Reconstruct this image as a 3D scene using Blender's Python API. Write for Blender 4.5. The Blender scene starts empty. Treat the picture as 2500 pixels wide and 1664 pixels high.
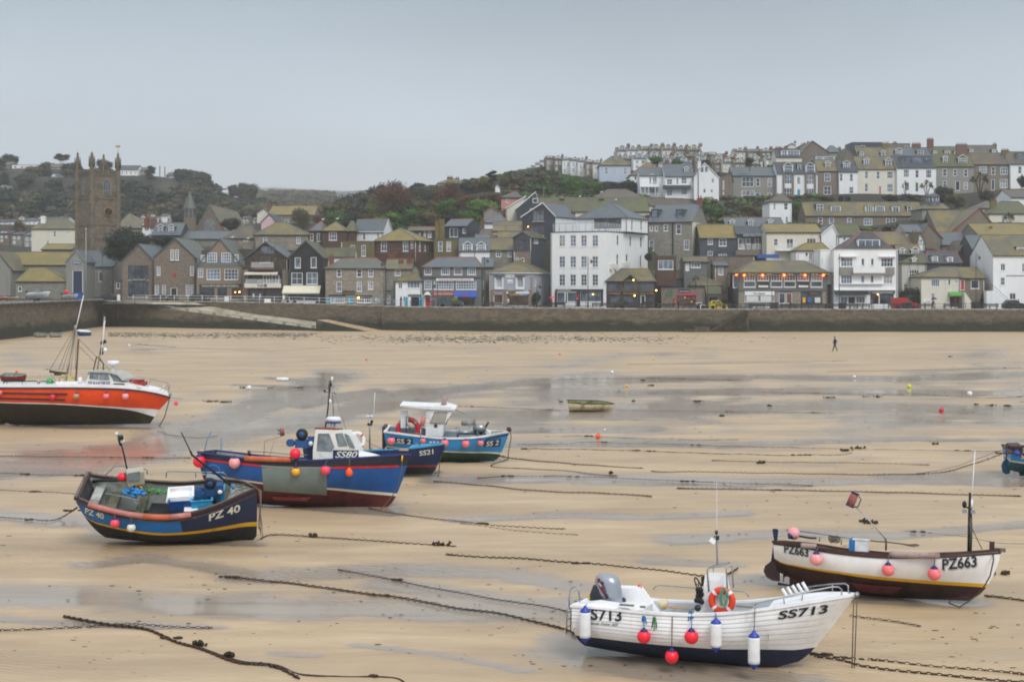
import bpy,bmesh,math,random
from mathutils import Vector as Ve,Matrix,noise as mnoise
R=random.Random(7)
MT=Matrix.Translation;MR=Matrix.Rotation;RR=random.Random;rad=math.radians;cos=math.cos;sin=math.sin;NM=bpy.data.meshes.new
def FP(me,mb):me.from_pydata(mb.v,[],mb.f)
PI=math.pi
F=3472.2;CX=1250.0;HY=691.0;CH=8.3
SC=bpy.context.scene
COL=SC.collection
cam=bpy.data.cameras.new('camera');cam.lens=50;cam.sensor_width=36;cam.shift_y=-141/2500
cam.clip_start=0.5;cam.clip_end=30000
camo=bpy.data.objects.new('camera',cam);COL.objects.link(camo)
camo.location=(0,0,CH);camo.rotation_euler=(PI/2,0,0);SC.camera=camo
SUN_EL,SUN_ROT=rad(48),rad(200)
world=bpy.data.worlds.new('World');SC.world=world;world.use_nodes=True
SKY=dict(strength=0.15,mix=0.93,exposure=0.53,sun=1.3)
def build_world():
 nt=world.node_tree;nt.nodes.clear();N=nt.nodes.new;L=nt.links.new
 sky=N('ShaderNodeTexSky');sky.sky_type='NISHITA';sky.sun_disc=False
 sky.sun_elevation=SUN_EL;sky.sun_rotation=SUN_ROT;sky.air_density=1.5;sky.dust_density=4
 tc=N('ShaderNodeTexCoord');sep=N('ShaderNodeSeparateXYZ');L(tc.outputs['Generated'],sep.inputs[0])
 ramp=N('ShaderNodeValToRGB');L(sep.outputs['Z'],ramp.inputs[0])
 e=ramp.color_ramp.elements
 e[0].position=0.0;e[0].color=(2.8,3.15,3.5,1);e[1].position=1.0;e[1].color=(4.1,4.35,4.65,1)
 for ps,c in((.09,(2.6,2.98,3.38,1)),(.2,(1.4,1.72,2.06,1)),(.45,(3.1,3.4,3.75,1))):m=e.new(ps);m.color=c
 mp=N('ShaderNodeMapping');mp.inputs['Scale'].default_value=(1.2,1.2,4.2);L(tc.outputs['Generated'],mp.inputs[0])
 n1=N('ShaderNodeTexNoise');n1.inputs['Scale'].default_value=1.5;n1.inputs['Detail'].default_value=5;n1.inputs['Roughness'].default_value=.48
 n1.inputs['Distortion'].default_value=.3
 L(mp.outputs[0],n1.inputs['Vector'])
 mr=N('ShaderNodeMapRange');mr.inputs[1].default_value=.3;mr.inputs[2].default_value=.7;mr.inputs[3].default_value=.8;mr.inputs[4].default_value=1.2
 L(n1.outputs['Fac'],mr.inputs[0])
 vm=N('ShaderNodeVectorMath');vm.operation='SCALE';L(ramp.outputs[0],vm.inputs[0]);L(mr.outputs[0],vm.inputs['Scale'])
 mx=N('ShaderNodeMix');mx.data_type='RGBA';mx.inputs[0].default_value=SKY['mix']
 L(sky.outputs[0],mx.inputs[6]);L(vm.outputs[0],mx.inputs[7])
 bg=N('ShaderNodeBackground');bg.inputs[1].default_value=SKY['strength'];L(mx.outputs[2],bg.inputs[0])
 out=N('ShaderNodeOutputWorld');L(bg.outputs[0],out.inputs[0])
build_world()
sl=bpy.data.lights.new('sun','SUN');sl.energy=SKY['sun'];sl.angle=rad(25);sl.color=(1,.965,.92)
so=bpy.data.objects.new('sun',sl);COL.objects.link(so);so.rotation_euler=(PI/2-SUN_EL,0,rad(25))
vs=SC.view_settings;vs.view_transform='Standard';vs.look='None';vs.exposure=SKY['exposure'];vs.gamma=1;vs.use_curve_mapping=False
cy=SC.cycles;cy.max_bounces=6;cy.diffuse_bounces=2;cy.glossy_bounces=3;cy.transmission_bounces=4;cy.volume_bounces=1;cy.transparent_max_bounces=8
cy.caustics_reflective=False;cy.caustics_refractive=False;cy.use_denoising=True;cy.sample_clamp_indirect=5;cy.filter_width=1.9
T=[0.0,0.0,1.0]
VIEWS=dict(full=(0,0,2500/2356),a=(0,340,640/2182),b=(560,440,500/2178),c=(940,440,500/2178),d=(1300,440,500/2178),e=(1700,440,400/1742),f=(2050,440,450/1960),g=(1200,320,650/2356),h=(1800,320,700/2356),i=(0,740,480/2214),j=(160,1020,520/2356),k=(440,920,600/2356),l=(900,960,380/2356),m=(1360,1280,760/2356),n=(1820,1090,680/2356),o=(0,1240,1000/2356),p=(1000,780,1500/2356),px=(0,0,1))
def view(k):T[:]=VIEWS[k]
def S(x,y):return T[0]+x*T[2],T[1]+y*T[2]
def at(x,y,D):
 X,Y=S(x,y);return Ve(((X-CX)/F*D,D,CH-(Y-HY)/F*D))
def gnd(x,y,z=0.0):
 X,Y=S(x,y);D=(CH-z)*F/max(Y-HY,1);return Ve(((X-CX)/F*D,D,z))
def tag(o,lb=None,cat=None,group=None,kind=None):
 if lb:o['label']=lb
 if cat:o['category']=cat
 if group:o['group']=group
 if kind:o['kind']=kind
 return o
def empty(name,loc=(0,0,0),rz=0,lb=None,cat=None,group=None):
 o=bpy.data.objects.new(name,None);COL.objects.link(o);o.empty_display_size=.3
 o.location=loc;o.rotation_euler=(0,0,rz)
 return tag(o,lb,cat,group)
def kids(o):return[c for c in KIDS.get(o.name,[])]
KIDS={}
def link(o,parent=None):
 COL.objects.link(o)
 if parent is not None:
  o.parent=parent;KIDS.setdefault(parent.name,[]).append(o)
 return o
class MB:
 def __init__(s):s.v=[];s.f=[];s.m=[];s.sm=[]
 def add(s,vs,fs,m=0,smooth=False):
  o=len(s.v);s.v+=[tuple(p)for p in vs]
  s.f+=[tuple(i+o for i in f)for f in fs];s.m+=[m]*len(fs);s.sm+=[smooth]*len(fs)
  return s
 def qd(s,a,b,c,d,m=0):return s.add([a,b,c,d],[(0,1,2,3)],m)
 def poly(s,pts,m=0):return s.add(pts,[tuple(range(len(pts)))],m)
 def box(s,x0,x1,y0,y1,z0,z1,m=0,M=None):
  vs=[Ve((x,y,z))for x in(x0,x1)for y in(y0,y1)for z in(z0,z1)]
  if M is not None:vs=[M@v for v in vs]
  return s.add(vs,[(0,1,3,2),(4,6,7,5),(0,4,5,1),(2,3,7,6),(0,2,6,4),(1,5,7,3)],m)
 def cbox(s,c,sx,sy,sz,m=0,rz=0,rx=0,ry=0):
  M=MT(Ve(c))@MR(rz,4,'Z')@MR(ry,4,'Y')@MR(rx,4,'X')
  return s.box(-sx/2,sx/2,-sy/2,sy/2,-sz/2,sz/2,m,M)
 def pm(s,pts,d,m=0,caps=True):
  n=len(pts);d=Ve(d);a=[Ve(p)for p in pts];b=[p+d for p in a]
  fs=[(i,(i+1)%n,n+(i+1)%n,n+i)for i in range(n)]
  if caps:fs+=[tuple(range(n-1,-1,-1)),tuple(range(n,2*n))]
  return s.add(a+b,fs,m)
 def tb(s,path,r,n=6,m=0,cap=True,smooth=True):
  P=[Ve(p)for p in path];k=len(P)
  rr=r if hasattr(r,'__len__')else[r]*k
  vs=[];up=Ve((0,0,1));prev=None
  for i in range(k):
   d=(P[min(i+1,k-1)]-P[max(i-1,0)])
   d=d.normalized()if d.length>1e-9 else Ve((0,0,1))
   if prev is None:
    a=d.cross(up)if abs(d.z)<.95 else d.cross(Ve((1,0,0)))
   else:
    a=prev-d*prev.dot(d)
   a=a.normalized()if a.length>1e-9 else Ve((1,0,0));prev=a;b=d.cross(a)
   for j in range(n):
    t=2*PI*j/n;vs.append(P[i]+(a*cos(t)+b*sin(t))*rr[i])
  fs=[(i*n+j,i*n+(j+1)%n,(i+1)*n+(j+1)%n,(i+1)*n+j)for i in range(k-1)for j in range(n)]
  if cap:fs+=[tuple(range(n-1,-1,-1)),tuple((k-1)*n+j for j in range(n))]
  return s.add(vs,fs,m,smooth)
 def lh(s,prof,n=12,m=0,M=None,smooth=True):
  vs=[]
  for r,z in prof:
   for j in range(n):
    t=2*PI*j/n;v=Ve((r*cos(t),r*sin(t),z));vs.append(M@v if M is not None else v)
  k=len(prof)
  fs=[(i*n+j,i*n+(j+1)%n,(i+1)*n+(j+1)%n,(i+1)*n+j)for i in range(k-1)for j in range(n)]
  if prof[0][0]>1e-4:fs.append(tuple(range(n-1,-1,-1)))
  if prof[-1][0]>1e-4:fs.append(tuple((k-1)*n+j for j in range(n)))
  return s.add(vs,fs,m,smooth)
 def ball(s,c,r,n=12,m=0,sq=(1,1,1)):
  k=max(5,n//2)
  M=MT(Ve(c))@Matrix.Diagonal((sq[0],sq[1],sq[2],1))
  return s.lh([(max(r*sin(PI*i/k),1e-5),-r*cos(PI*i/k))for i in range(k+1)],n,m,M)
 def bd(s,name,mats,parent=None,o=None,smooth=None,loc=None):
  me=NM(name)
  vs=s.v if o is None else[(p[0]-o[0],p[1]-o[1],p[2]-o[2])for p in s.v]
  me.from_pydata(vs,[],s.f)
  for m in(mats if isinstance(mats,(list,tuple))else[mats]):me.materials.append(m)
  me.polygons.foreach_set('material_index',s.m)
  me.polygons.foreach_set('use_smooth',s.sm if smooth is None else[smooth]*len(s.f))
  me.update()
  ob=bpy.data.objects.new(name,me)
  if loc is not None:ob.location=loc
  return link(ob,parent)
def mo(name,me,parent=None,loc=(0,0,0),rz=0):
 ob=bpy.data.objects.new(name,me);ob.location=loc;ob.rotation_euler=(0,0,rz);return link(ob,parent)
def text_mb(body,size=1.0,bold=0.0,shear=0.0,spacing=1.0,sub=0.0,xs=1.0):
 cu=bpy.data.curves.new('t','FONT');cu.body=body;cu.size=size;cu.offset=bold;cu.shear=shear;cu.space_character=spacing
 cu.resolution_u=3;cu.fill_mode='FRONT'
 ob=bpy.data.objects.new('t',cu);COL.objects.link(ob)
 me=ob.to_mesh();bm=bmesh.new();bm.from_mesh(me);ob.to_mesh_clear()
 COL.objects.unlink(ob);bpy.data.objects.remove(ob);bpy.data.curves.remove(cu)
 bmesh.ops.remove_doubles(bm,verts=bm.verts,dist=size*1e-4)
 if sub>0:
  for _ in range(3):
   es=[e for e in bm.edges if e.calc_length()>sub]
   if not es:break
   bmesh.ops.subdivide_edges(bm,edges=es,cuts=1);bmesh.ops.triangulate(bm,faces=bm.faces)
 bm.verts.ensure_lookup_table();bm.verts.index_update()
 V=[(v.co.x*xs,v.co.y)for v in bm.verts];Fc=[tuple(v.index for v in f.verts)for f in bm.faces];bm.free()
 return V,Fc,max([p[0]for p in V]or[0])
MATS={}
def lin(c):
 if isinstance(c,str):
  c=c.lstrip('#');c=[int(c[i:i+2],16)/255 for i in(0,2,4)]
  c=[x/12.92 if x<=.04045 else((x+.055)/1.055)**2.4 for x in c]
 return(c[0],c[1],c[2],1)
class NT:
 def __init__(s,name):
  s.m=bpy.data.materials.new(name);s.m.use_nodes=True;s.nt=s.m.node_tree;s.nt.nodes.clear()
  s.out=s.N('ShaderNodeOutputMaterial');s.b=s.N('ShaderNodeBsdfPrincipled');s.L(s.b.outputs[0],s.out.inputs[0])
 def N(s,t,**k):
  n=s.nt.nodes.new(t)
  for a,v in k.items():setattr(n,a,v)
  return n
 def L(s,a,b):s.nt.links.new(a,b)
 def co(s,pos=True,scale=(1,1,1),rot=(0,0,0)):
  src=s.N('ShaderNodeNewGeometry').outputs['Position']if pos else s.N('ShaderNodeTexCoord').outputs['Object']
  mp=s.N('ShaderNodeMapping');mp.inputs['Scale'].default_value=scale;mp.inputs['Rotation'].default_value=rot
  s.L(src,mp.inputs[0]);return mp.outputs[0]
 def noise(s,co,sc,det=4,rough=.55,dist=0):
  n=s.N('ShaderNodeTexNoise');n.inputs['Scale'].default_value=sc;n.inputs['Detail'].default_value=det
  n.inputs['Roughness'].default_value=rough;n.inputs['Distortion'].default_value=dist;s.L(co,n.inputs['Vector']);return n.outputs['Fac']
 def rng(s,v,a,b,c=0,d=1):
  n=s.N('ShaderNodeMapRange');n.inputs[1].default_value=a;n.inputs[2].default_value=b;n.inputs[3].default_value=c;n.inputs[4].default_value=d
  s.L(v,n.inputs[0]);return n.outputs[0]
 def mix(s,f,a,b,mode='MIX'):
  n=s.N('ShaderNodeMix');n.data_type='RGBA';n.blend_type=mode
  for sock,v in((n.inputs[0],f),(n.inputs[6],a),(n.inputs[7],b)):
   if hasattr(v,'is_output')or hasattr(v,'links'):s.L(v,sock)
   else:sock.default_value=v
  return n.outputs[2]
 def math(s,op,a,b=0.0):
  n=s.N('ShaderNodeMath');n.operation=op
  for sock,v in((n.inputs[0],a),(n.inputs[1],b)):
   if hasattr(v,'links'):s.L(v,sock)
   else:sock.default_value=v
  return n.outputs[0]
 def bump(s,h,st=.3,d=.05):
  n=s.N('ShaderNodeBump');n.inputs['Strength'].default_value=st;n.inputs['Distance'].default_value=d
  s.L(h,n.inputs['Height']);s.L(n.outputs[0],s.b.inputs['Normal'])
 def done(s,col,rough=.7,metal=0,spec=None):
  if hasattr(col,'links'):s.L(col,s.b.inputs['Base Color'])
  else:s.b.inputs['Base Color'].default_value=col
  if hasattr(rough,'links'):s.L(rough,s.b.inputs['Roughness'])
  else:s.b.inputs['Roughness'].default_value=rough
  s.b.inputs['Metallic'].default_value=metal
  if spec is not None:s.b.inputs['Specular IOR Level'].default_value=spec
  return s.m
def mat(name,c,rough=.6,metal=0,var=.12,sc=4.0,c2=None,amt=.5,dsc=1.3,bump=0,bsc=40,pos=False,spec=None,stretch=(1,1,1)):
 if name in MATS:return MATS[name]
 n=NT(name);co=n.co(pos,stretch);base=lin(c)
 f=n.noise(co,sc,5)
 col=n.mix(n.rng(f,.3,.7),tuple(x*(1-var)for x in base[:3])+(1,),tuple(min(1,x*(1+var))for x in base[:3])+(1,))
 if c2 is not None:
  g=n.noise(co,dsc,6,.65,.4);col=n.mix(n.rng(g,.62-amt*.3,.78-amt*.25),col,lin(c2))
 if bump:n.bump(n.noise(co,bsc,3),bump,.01)
 MATS[name]=n.done(col,rough,metal,spec);return MATS[name]
def StM(name,c1,c2,mortar='#6d675e',sc=2.6,pos=True,moss=None,mz=(0,1),st=(1,1,1.7),bmp=.5):
 if name in MATS:return MATS[name]
 n=NT(name);co=n.co(pos,st)
 v=n.N('ShaderNodeTexVoronoi');v.inputs['Scale'].default_value=sc;v.inputs['Randomness'].default_value=.85;n.L(co,v.inputs['Vector'])
 v2=n.N('ShaderNodeTexVoronoi',feature='DISTANCE_TO_EDGE');v2.inputs['Scale'].default_value=sc;v2.inputs['Randomness'].default_value=.85;n.L(co,v2.inputs['Vector'])
 sep=n.N('ShaderNodeSeparateColor');n.L(v.outputs['Color'],sep.inputs[0])
 col=n.mix(sep.outputs[0],lin(c1),lin(c2));col=n.mix(n.rng(n.noise(n.co(pos),.35,4),.35,.7),col,n.mix(.5,col,lin(mortar)))
 col=n.mix(n.rng(v2.outputs['Distance'],.02,.09,.75,0),col,lin(mortar))
 if moss:
  col=n.mix(n.rng(n.noise(n.co(pos),.5,6,.65),.5,.68),col,lin(moss))
 n.bump(v2.outputs['Distance'],bmp,.06)
 MATS[name]=n.done(col,.88);return MATS[name]
def RnM(name,c,stain='#8f8b80',amt=.35,moss=None):
 if name in MATS:return MATS[name]
 n=NT(name);base=lin(c)
 st=n.noise(n.co(True,(1.1,1.1,.16)),1.0,6,.6);f=n.rng(st,.5,.82,0,amt)
 col=n.mix(f,base,lin(stain))
 col=n.mix(n.rng(n.noise(n.co(),.25,3),.3,.75,0,.25),col,n.mix(.35,col,lin(stain)))
 if moss:col=n.mix(n.rng(n.noise(n.co(),.6,6,.7),.52,.7),col,lin(moss))
 n.bump(n.noise(n.co(),9,4),.12,.02)
 MATS[name]=n.done(col,.8);return MATS[name]
def SlM(name,c,lichen='#8a7a2e',amt=.5,c2='#5d6358',pos=True,rough=.5):
 if name in MATS:return MATS[name]
 n=NT(name);base=lin(c);co=n.co(pos)
 br=n.N('ShaderNodeTexBrick');br.inputs['Scale'].default_value=1;br.inputs['Brick Width'].default_value=.34;br.inputs['Row Height'].default_value=.19
 br.inputs['Mortar Size'].default_value=.012;br.inputs['Color1'].default_value=(.2,.2,.2,1);br.inputs['Color2'].default_value=(.9,.9,.9,1);br.inputs['Mortar'].default_value=(0,0,0,1)
 cc=n.N('ShaderNodeSeparateXYZ');n.L(co,cc.inputs[0]);cb=n.N('ShaderNodeCombineXYZ')
 n.L(n.math('ADD',cc.outputs[0],n.math('MULTIPLY',cc.outputs[1],.8)),cb.inputs[0]);n.L(cc.outputs[2],cb.inputs[1]);n.L(cb.outputs[0],br.inputs['Vector'])
 col=n.mix(n.rng(br.outputs['Color'],0,1),tuple(x*.72 for x in base[:3])+(1,),tuple(min(1,x*1.28)for x in base[:3])+(1,))
 col=n.mix(n.rng(n.noise(co,.45,5,.6),.35,.7,0,.6),col,lin(c2))
 g=n.noise(n.co(pos,(1,1,.7)),.33,7,.68,.6);lf=n.rng(g,.62-amt*.34,.78-amt*.3)
 sp=n.rng(n.noise(co,2.6,4,.7),.3,.6,.45,1)
 lc=n.mix(n.noise(co,.8,4),lin(lichen),tuple(x*.55 for x in lin(lichen)[:3])+(1,))
 col=n.mix(n.math('MULTIPLY',lf,sp),col,lc)
 n.bump(br.outputs['Fac'],.25,.03)
 MATS[name]=n.done(col,rough);return MATS[name]
def LfM(name,c1,c2,rough=.6):
 if name in MATS:return MATS[name]
 n=NT(name);g=n.N('ShaderNodeNewGeometry')
 col=n.mix(g.outputs['Random Per Island'],lin(c1),lin(c2))
 f=n.noise(n.co(True),.22,3);col=n.mix(n.rng(f,.3,.7,0,.55),col,tuple(x*.55 for x in lin(c1)[:3])+(1,))
 MATS[name]=n.done(col,rough,spec=.2);return MATS[name]
def GlM(name,c='#1c222a',rough=.08,c2=None):
 if name in MATS:return MATS[name]
 n=NT(name);f=n.noise(n.co(True),.55,3,.6)
 col=n.mix(n.rng(f,.35,.65),lin(c),lin(c2 or '#525d69'));MATS[name]=n.done(col,rough,spec=.6);return MATS[name]
GDK=GlM('dark_glass');GBL=GlM('sky_glass','#3a4757',.1,'#7d8da0');G_WARM=GlM('warm_glass','#2a1d14',.15,'#6b4a30')
MFR=mat('white_frame_paint','#f0f1f1',.5,var=.05);M_SILL=mat('sill_paint','#d5d6d2',.6);MDK=mat('dark_frame_paint','#23262a',.5)
MIR=mat('black_iron','#15171a',.5);MST=mat('galvanised_steel','#9aa0a3',.35,.7,c2='#6e6a60',amt=.3);MWT=mat('white_paint','#e6e8e9',.45,c2='#b7b2a6',amt=.15)
MTR=mat('terracotta','#96564a',.8,sc=1,var=.25,pos=True);M_BRICK=StM('red_brick','#74463a','#5c3a32','#7d6a60',6);MLD=mat('lead_grey','#4d535b',.5)
M_POT=mat('clay_pot','#a35a41',.8,var=.3,pos=True,sc=.7)
def ip(x,pts):
 if x<=pts[0][0]:return pts[0][1]
 for(a,b),(c,d)in zip(pts,pts[1:]):
  if x<=c:return b+(d-b)*(x-a)/(c-a)
 return pts[-1][1]
def zp(x):return ip(x,[(-60,4.95),(-40,4.75),(-18,4.15),(10,3.95),(30,3.75)])
TERR=[(-900,[(256,4.6),(300,6),(400,14),(550,32),(640,58),(700,66),(1000,75),(1500,60),(6000,40)]),(0,[(256,4.6),(300,6),(400,13),(550,30),(640,54),(700,63),(800,66),(1500,60),(6000,40)]),(260,[(256,4.6),(300,5.5),(450,12),(560,27),(660,50),(720,61),(900,62),(1500,60),(6000,40)]),(430,[(256,4.4),(300,5.5),(450,12),(560,22),(660,44),(720,55),(900,52),(1500,55),(6000,40)]),(600,[(256,4.3),(300,6),(400,10),(500,14),(620,30),(720,40),(900,40),(1500,90),(2500,60),(6000,40)]),(720,[(256,4.2),(300,7),(400,11),(500,15),(620,20),(800,38),(1200,72),(1500,92),(2500,60),(6000,40)]),(840,[(256,4.0),(290,6.5),(330,12),(380,20),(440,26),(600,30),(900,50),(1500,95),(6000,40)]),(1000,[(256,3.8),(280,5.5),(320,13),(360,20),(420,30),(470,35),(600,35),(1500,60),(6000,40)]),(1250,[(256,3.7),(280,5.5),(320,14),(360,21),(420,31),(480,36),(600,38),(1500,60),(6000,40)]),(1500,[(256,3.6),(280,6),(320,15),(360,24),(420,34),(520,49),(600,52),(1500,60),(6000,40)]),(1750,[(256,3.6),(280,6),(310,13),(340,20),(380,28.5),(440,36),(520,50),(600,52),(1500,60),(6000,40)]),(2100,[(256,3.6),(280,6),(310,12),(335,18),(360,24.5),(380,29),(440,38),(480,45),(600,50),(1500,60),(6000,40)]),(3500,[(256,3.6),(280,6),(310,12),(335,18),(360,24.5),(380,29),(440,38),(480,45),(600,50),(1500,60),(6000,40)])]
def terr(X,D):
 if X<=TERR[0][0]:return ip(D,TERR[0][1])
 for(a,p),(b,q)in zip(TERR,TERR[1:]):
  if X<=b:
   t=(X-a)/(b-a);return ip(D,p)*(1-t)+ip(D,q)*t
 return ip(D,TERR[-1][1])
def terr_at(x,y):return terr(CX+x/y*F,y)
def sandz(x,y):return max(0,min(1,(y-222)/40))*.35*(1 if x<-20 else max(0,1-(x+20)/20))
view('full')
def _pl(pts,w):return([S(*p)for p in pts],w*1.12)
STREAMS=[_pl([(760,868),(660,905),(560,950),(470,990),(430,1010)],22),_pl([(960,905),(760,960),(600,985),(470,1010),(330,1025)],24),_pl([(860,900),(700,930)],12),_pl([(420,1010),(300,1040),(150,1062),(0,1080)],36),_pl([(620,870),(720,876)],5),_pl([(540,884),(700,890)],4),_pl([(0,1185),(120,1195),(240,1200)],14),_pl([(1000,1105),(1300,1102),(1700,1110),(2356,1105),(2600,1100)],14),_pl([(1050,1195),(1300,1185),(1500,1190),(1700,1180)],9),_pl([(1560,1240),(1800,1225),(2060,1232),(2356,1205)],12),_pl([(200,1298),(330,1285),(480,1302),(600,1330)],13),_pl([(560,1325),(760,1318),(900,1312),(1150,1318),(1330,1350)],16),_pl([(0,1370),(250,1382),(600,1395),(1000,1400),(1300,1395),(1400,1410)],34),_pl([(900,1340),(1080,1370),(1300,1395)],18),_pl([(0,1420),(120,1432),(500,1440)],10),_pl([(820,1482),(1000,1500),(1200,1540)],7),_pl([(640,1502),(720,1506)],6),_pl([(570,1520),(640,1532)],6),_pl([(1330,1500),(1500,1540),(1750,1580),(1880,1585)],26),_pl([(1320,1470),(1400,1500)],20),_pl([(1700,1330),(1900,1330)],18),_pl([(240,1215),(420,1240)],9),_pl([(640,1160),(900,1178)],8),_pl([(1000,1085),(880,1098)],6),_pl([(60,968),(330,976)],8),_pl([(1750,866),(2050,872),(2356,860),(2700,860)],9),_pl([(950,905),(1200,880),(1500,872),(1700,868)],12),_pl([(1000,950),(1400,955),(1900,930),(2356,945)],18),_pl([(900,985),(1200,990),(1500,985)],10),_pl([(1300,905),(1700,900),(2356,905)],12),_pl([(1000,1030),(1250,1018),(1700,1022),(2000,1010),(2356,1012)],9),_pl([(2040,1100),(2356,1100)],16),_pl([(1500,1290),(1700,1300)],8),_pl([(230,1228),(400,1244),(590,1250)],7),_pl([(620,1160),(760,1168),(905,1168)],6),_pl([(40,974),(200,980),(350,980)],7),_pl([(900,1092),(1000,1094)],5),_pl([(1060,1060),(1150,1060)],4),_pl([(1330,1500),(1600,1545),(1850,1560)],16),_pl([(1900,1375),(2100,1385),(2240,1385)],10)]
def seg_d(X,Y,pts,w):
 best=9.0
 for(ax,ay),(bx,by)in zip(pts,pts[1:]):
  if X<min(ax,bx)-w*9 or X>max(ax,bx)+w*9:continue
  dx,dy=bx-ax,by-ay;k=6.0
  t=max(0,min(1,((X-ax)*dx+(Y-ay)*dy*k)/(dx*dx+dy*dy*k+1e-9)))
  d=math.hypot((X-ax-t*dx)/4.5,Y-ay-t*dy)/w
  if d<best:best=d
 return best
def wetness(X,Y):
 n=mnoise.noise(Ve((X*.004,Y*.02,0)))*.55+mnoise.noise(Ve((X*.013,Y*.07,3)))*.3
 w=0
 for pts,hw in STREAMS:
  ys=[p[1]for p in pts]
  if Y<min(ys)-hw*2.2 or Y>max(ys)+hw*2.2:continue
  d=seg_d(X,Y,pts,hw)
  w=max(w,1.25-d+n*.8)
 mid=1-abs((Y-990)/150);side=max(0,min(1,(X-850-max(0,Y-950)*1.2)/250))
 if mid>0:w=max(w,mid*side*.62+n*1.15-.06)
 return max(0,min(1,w))
def build_sand():
 xs=[-2600,-1500,-800,-300]+[i*10 for i in range(-8,259)]+[2900,3400,4200,5400]
 ys=[];y=796.0
 while y<1720:ys.append(y);y+=2.2+(y-796)*.0042
 ys+=[1900,2300,3200,5000]
 vs=[];wt=[];red=[]
 for Y in ys:
  D=CH*F/(Y-HY)
  for X in xs:
   x=(X-CX)/F*D;n=mnoise.noise(Ve((x*.12,D*.12,0)))*.05+mnoise.noise(Ve((x*.5,D*.35,5)))*.012
   w=wetness(X,Y)if 700<Y<1700 and-100<X<2700 else.3
   r=0
   if X<700:r=max(0,1-abs(Y-1100-(X-250)*-.03)/42)*max(0,min(1,(480-X)/200))if Y<1200 else 0
   vs.append((x,D,sandz(x,D)+n*(1-w)*.6-.03*w*(1 if D>20 else 0)));wt.append(w);red.append(r)
 nx=len(xs);fs=[(j*nx+i,(j+1)*nx+i,(j+1)*nx+i+1,j*nx+i+1)for j in range(len(ys)-1)for i in range(nx-1)]
 me=NM('sand');me.from_pydata(vs,[],fs)
 for nm,d in(('wet',wt),('weed',red)):
  at_=me.attributes.new(nm,'FLOAT','POINT');at_.data.foreach_set('value',d)
 me.polygons.foreach_set('use_smooth',[True]*len(fs))
 n=NT('wet_sand');P=n.co();a=n.N('ShaderNodeAttribute',attribute_name='wet').outputs['Fac'];rd=n.N('ShaderNodeAttribute',attribute_name='weed').outputs['Fac']
 f1=n.noise(n.co(True,(.08,.3,1)),1.0,7,.66,.5);f2=n.noise(n.co(True,(.5,1.6,1)),1.0,6,.65)
 e=n.math('ADD',a,n.rng(f2,.25,.75,-.22,.22));film=n.rng(e,.3,.8)
 thin=n.rng(n.math('ADD',a,n.rng(f1,.3,.7,-.3,.3)),.1,.6)
 dry=n.mix(n.rng(f1,.35,.65),lin('#ceb794'),lin('#ac9576'));f3=n.noise(n.co(True,(.035,.4,1)),1.0,7,.7,.3);dry=n.mix(n.rng(f3,.48,.66,0,.5),dry,lin('#9d8f7c'));dry=n.mix(n.rng(f2,.35,.7,0,.5),dry,lin('#a88d6e'))
 sp=n.noise(n.co(True,(3,9,1)),1.0,5,.7);dry=n.mix(n.rng(sp,.62,.74,0,.45),dry,lin('#6f5d48'))
 damp=n.mix(thin,dry,n.mix(.5,dry,lin('#9b8f82')))
 col=n.mix(film,damp,n.mix(.42,damp,lin('#969088')));col=n.mix(n.math('MULTIPLY',rd,n.rng(f2,.35,.8,0,.5)),col,lin('#8a5240'))  # sky sheen of the water film is also mixed in as grey base colour
 st=n.noise(n.co(True,(.05,.9,1)),1.0,8,.72,.4);col=n.mix(n.math('MULTIPLY',n.rng(st,.54,.64,0,.38),n.rng(thin,0,1,.25,1)),col,lin('#6f6558'))
 wv=n.N('ShaderNodeTexWave',wave_type='BANDS',bands_direction='DIAGONAL');wv.inputs['Scale'].default_value=1.3;wv.inputs['Distortion'].default_value=7
 wv.inputs['Detail'].default_value=3;wv.inputs['Detail Scale'].default_value=1.6;n.L(n.co(True,(1.0,2.2,1)),wv.inputs['Vector'])
 rip=n.math('MULTIPLY',wv.outputs['Fac'],n.rng(n.noise(n.co(True,(.05,.09,1)),1.0,3),.46,.6))
 h=n.math('ADD',n.math('MULTIPLY',rip,n.rng(film,0,1,1,.3)),n.math('MULTIPLY',n.noise(n.co(True,(2,2,2)),2.2,5,.7),n.rng(film,0,1,.45,.02)))
 n.bump(h,.55,.035)
 col=n.mix(n.math('MULTIPLY',rip,n.rng(thin,0,1,.15,.5)),col,n.mix(.5,col,lin('#6e6254')))
 n.b.inputs['IOR'].default_value=1.33
 rough=n.math('ADD',n.rng(thin,0,1,.46,.3),n.rng(film,0,1,0,-.19));m=n.done(col,rough)
 me.materials.append(m);o=mo('sand',me);tag(o,kind='structure');return o
build_sand()
view('px')
def stl(x,y,z):
 sw=8e-6;sz=sw*z
 for i in range(int(x//40)-1,int(x//40)+2):
  for j in range(int(y//40)-1,int(y//40)+2):
   for px,py,pz in HG.get((i,j),()):
    w=1/((px-x)**2+(py-y)**2+6)**2
    sw+=w;sz+=w*pz
 return sz/sw
HG={}
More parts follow.
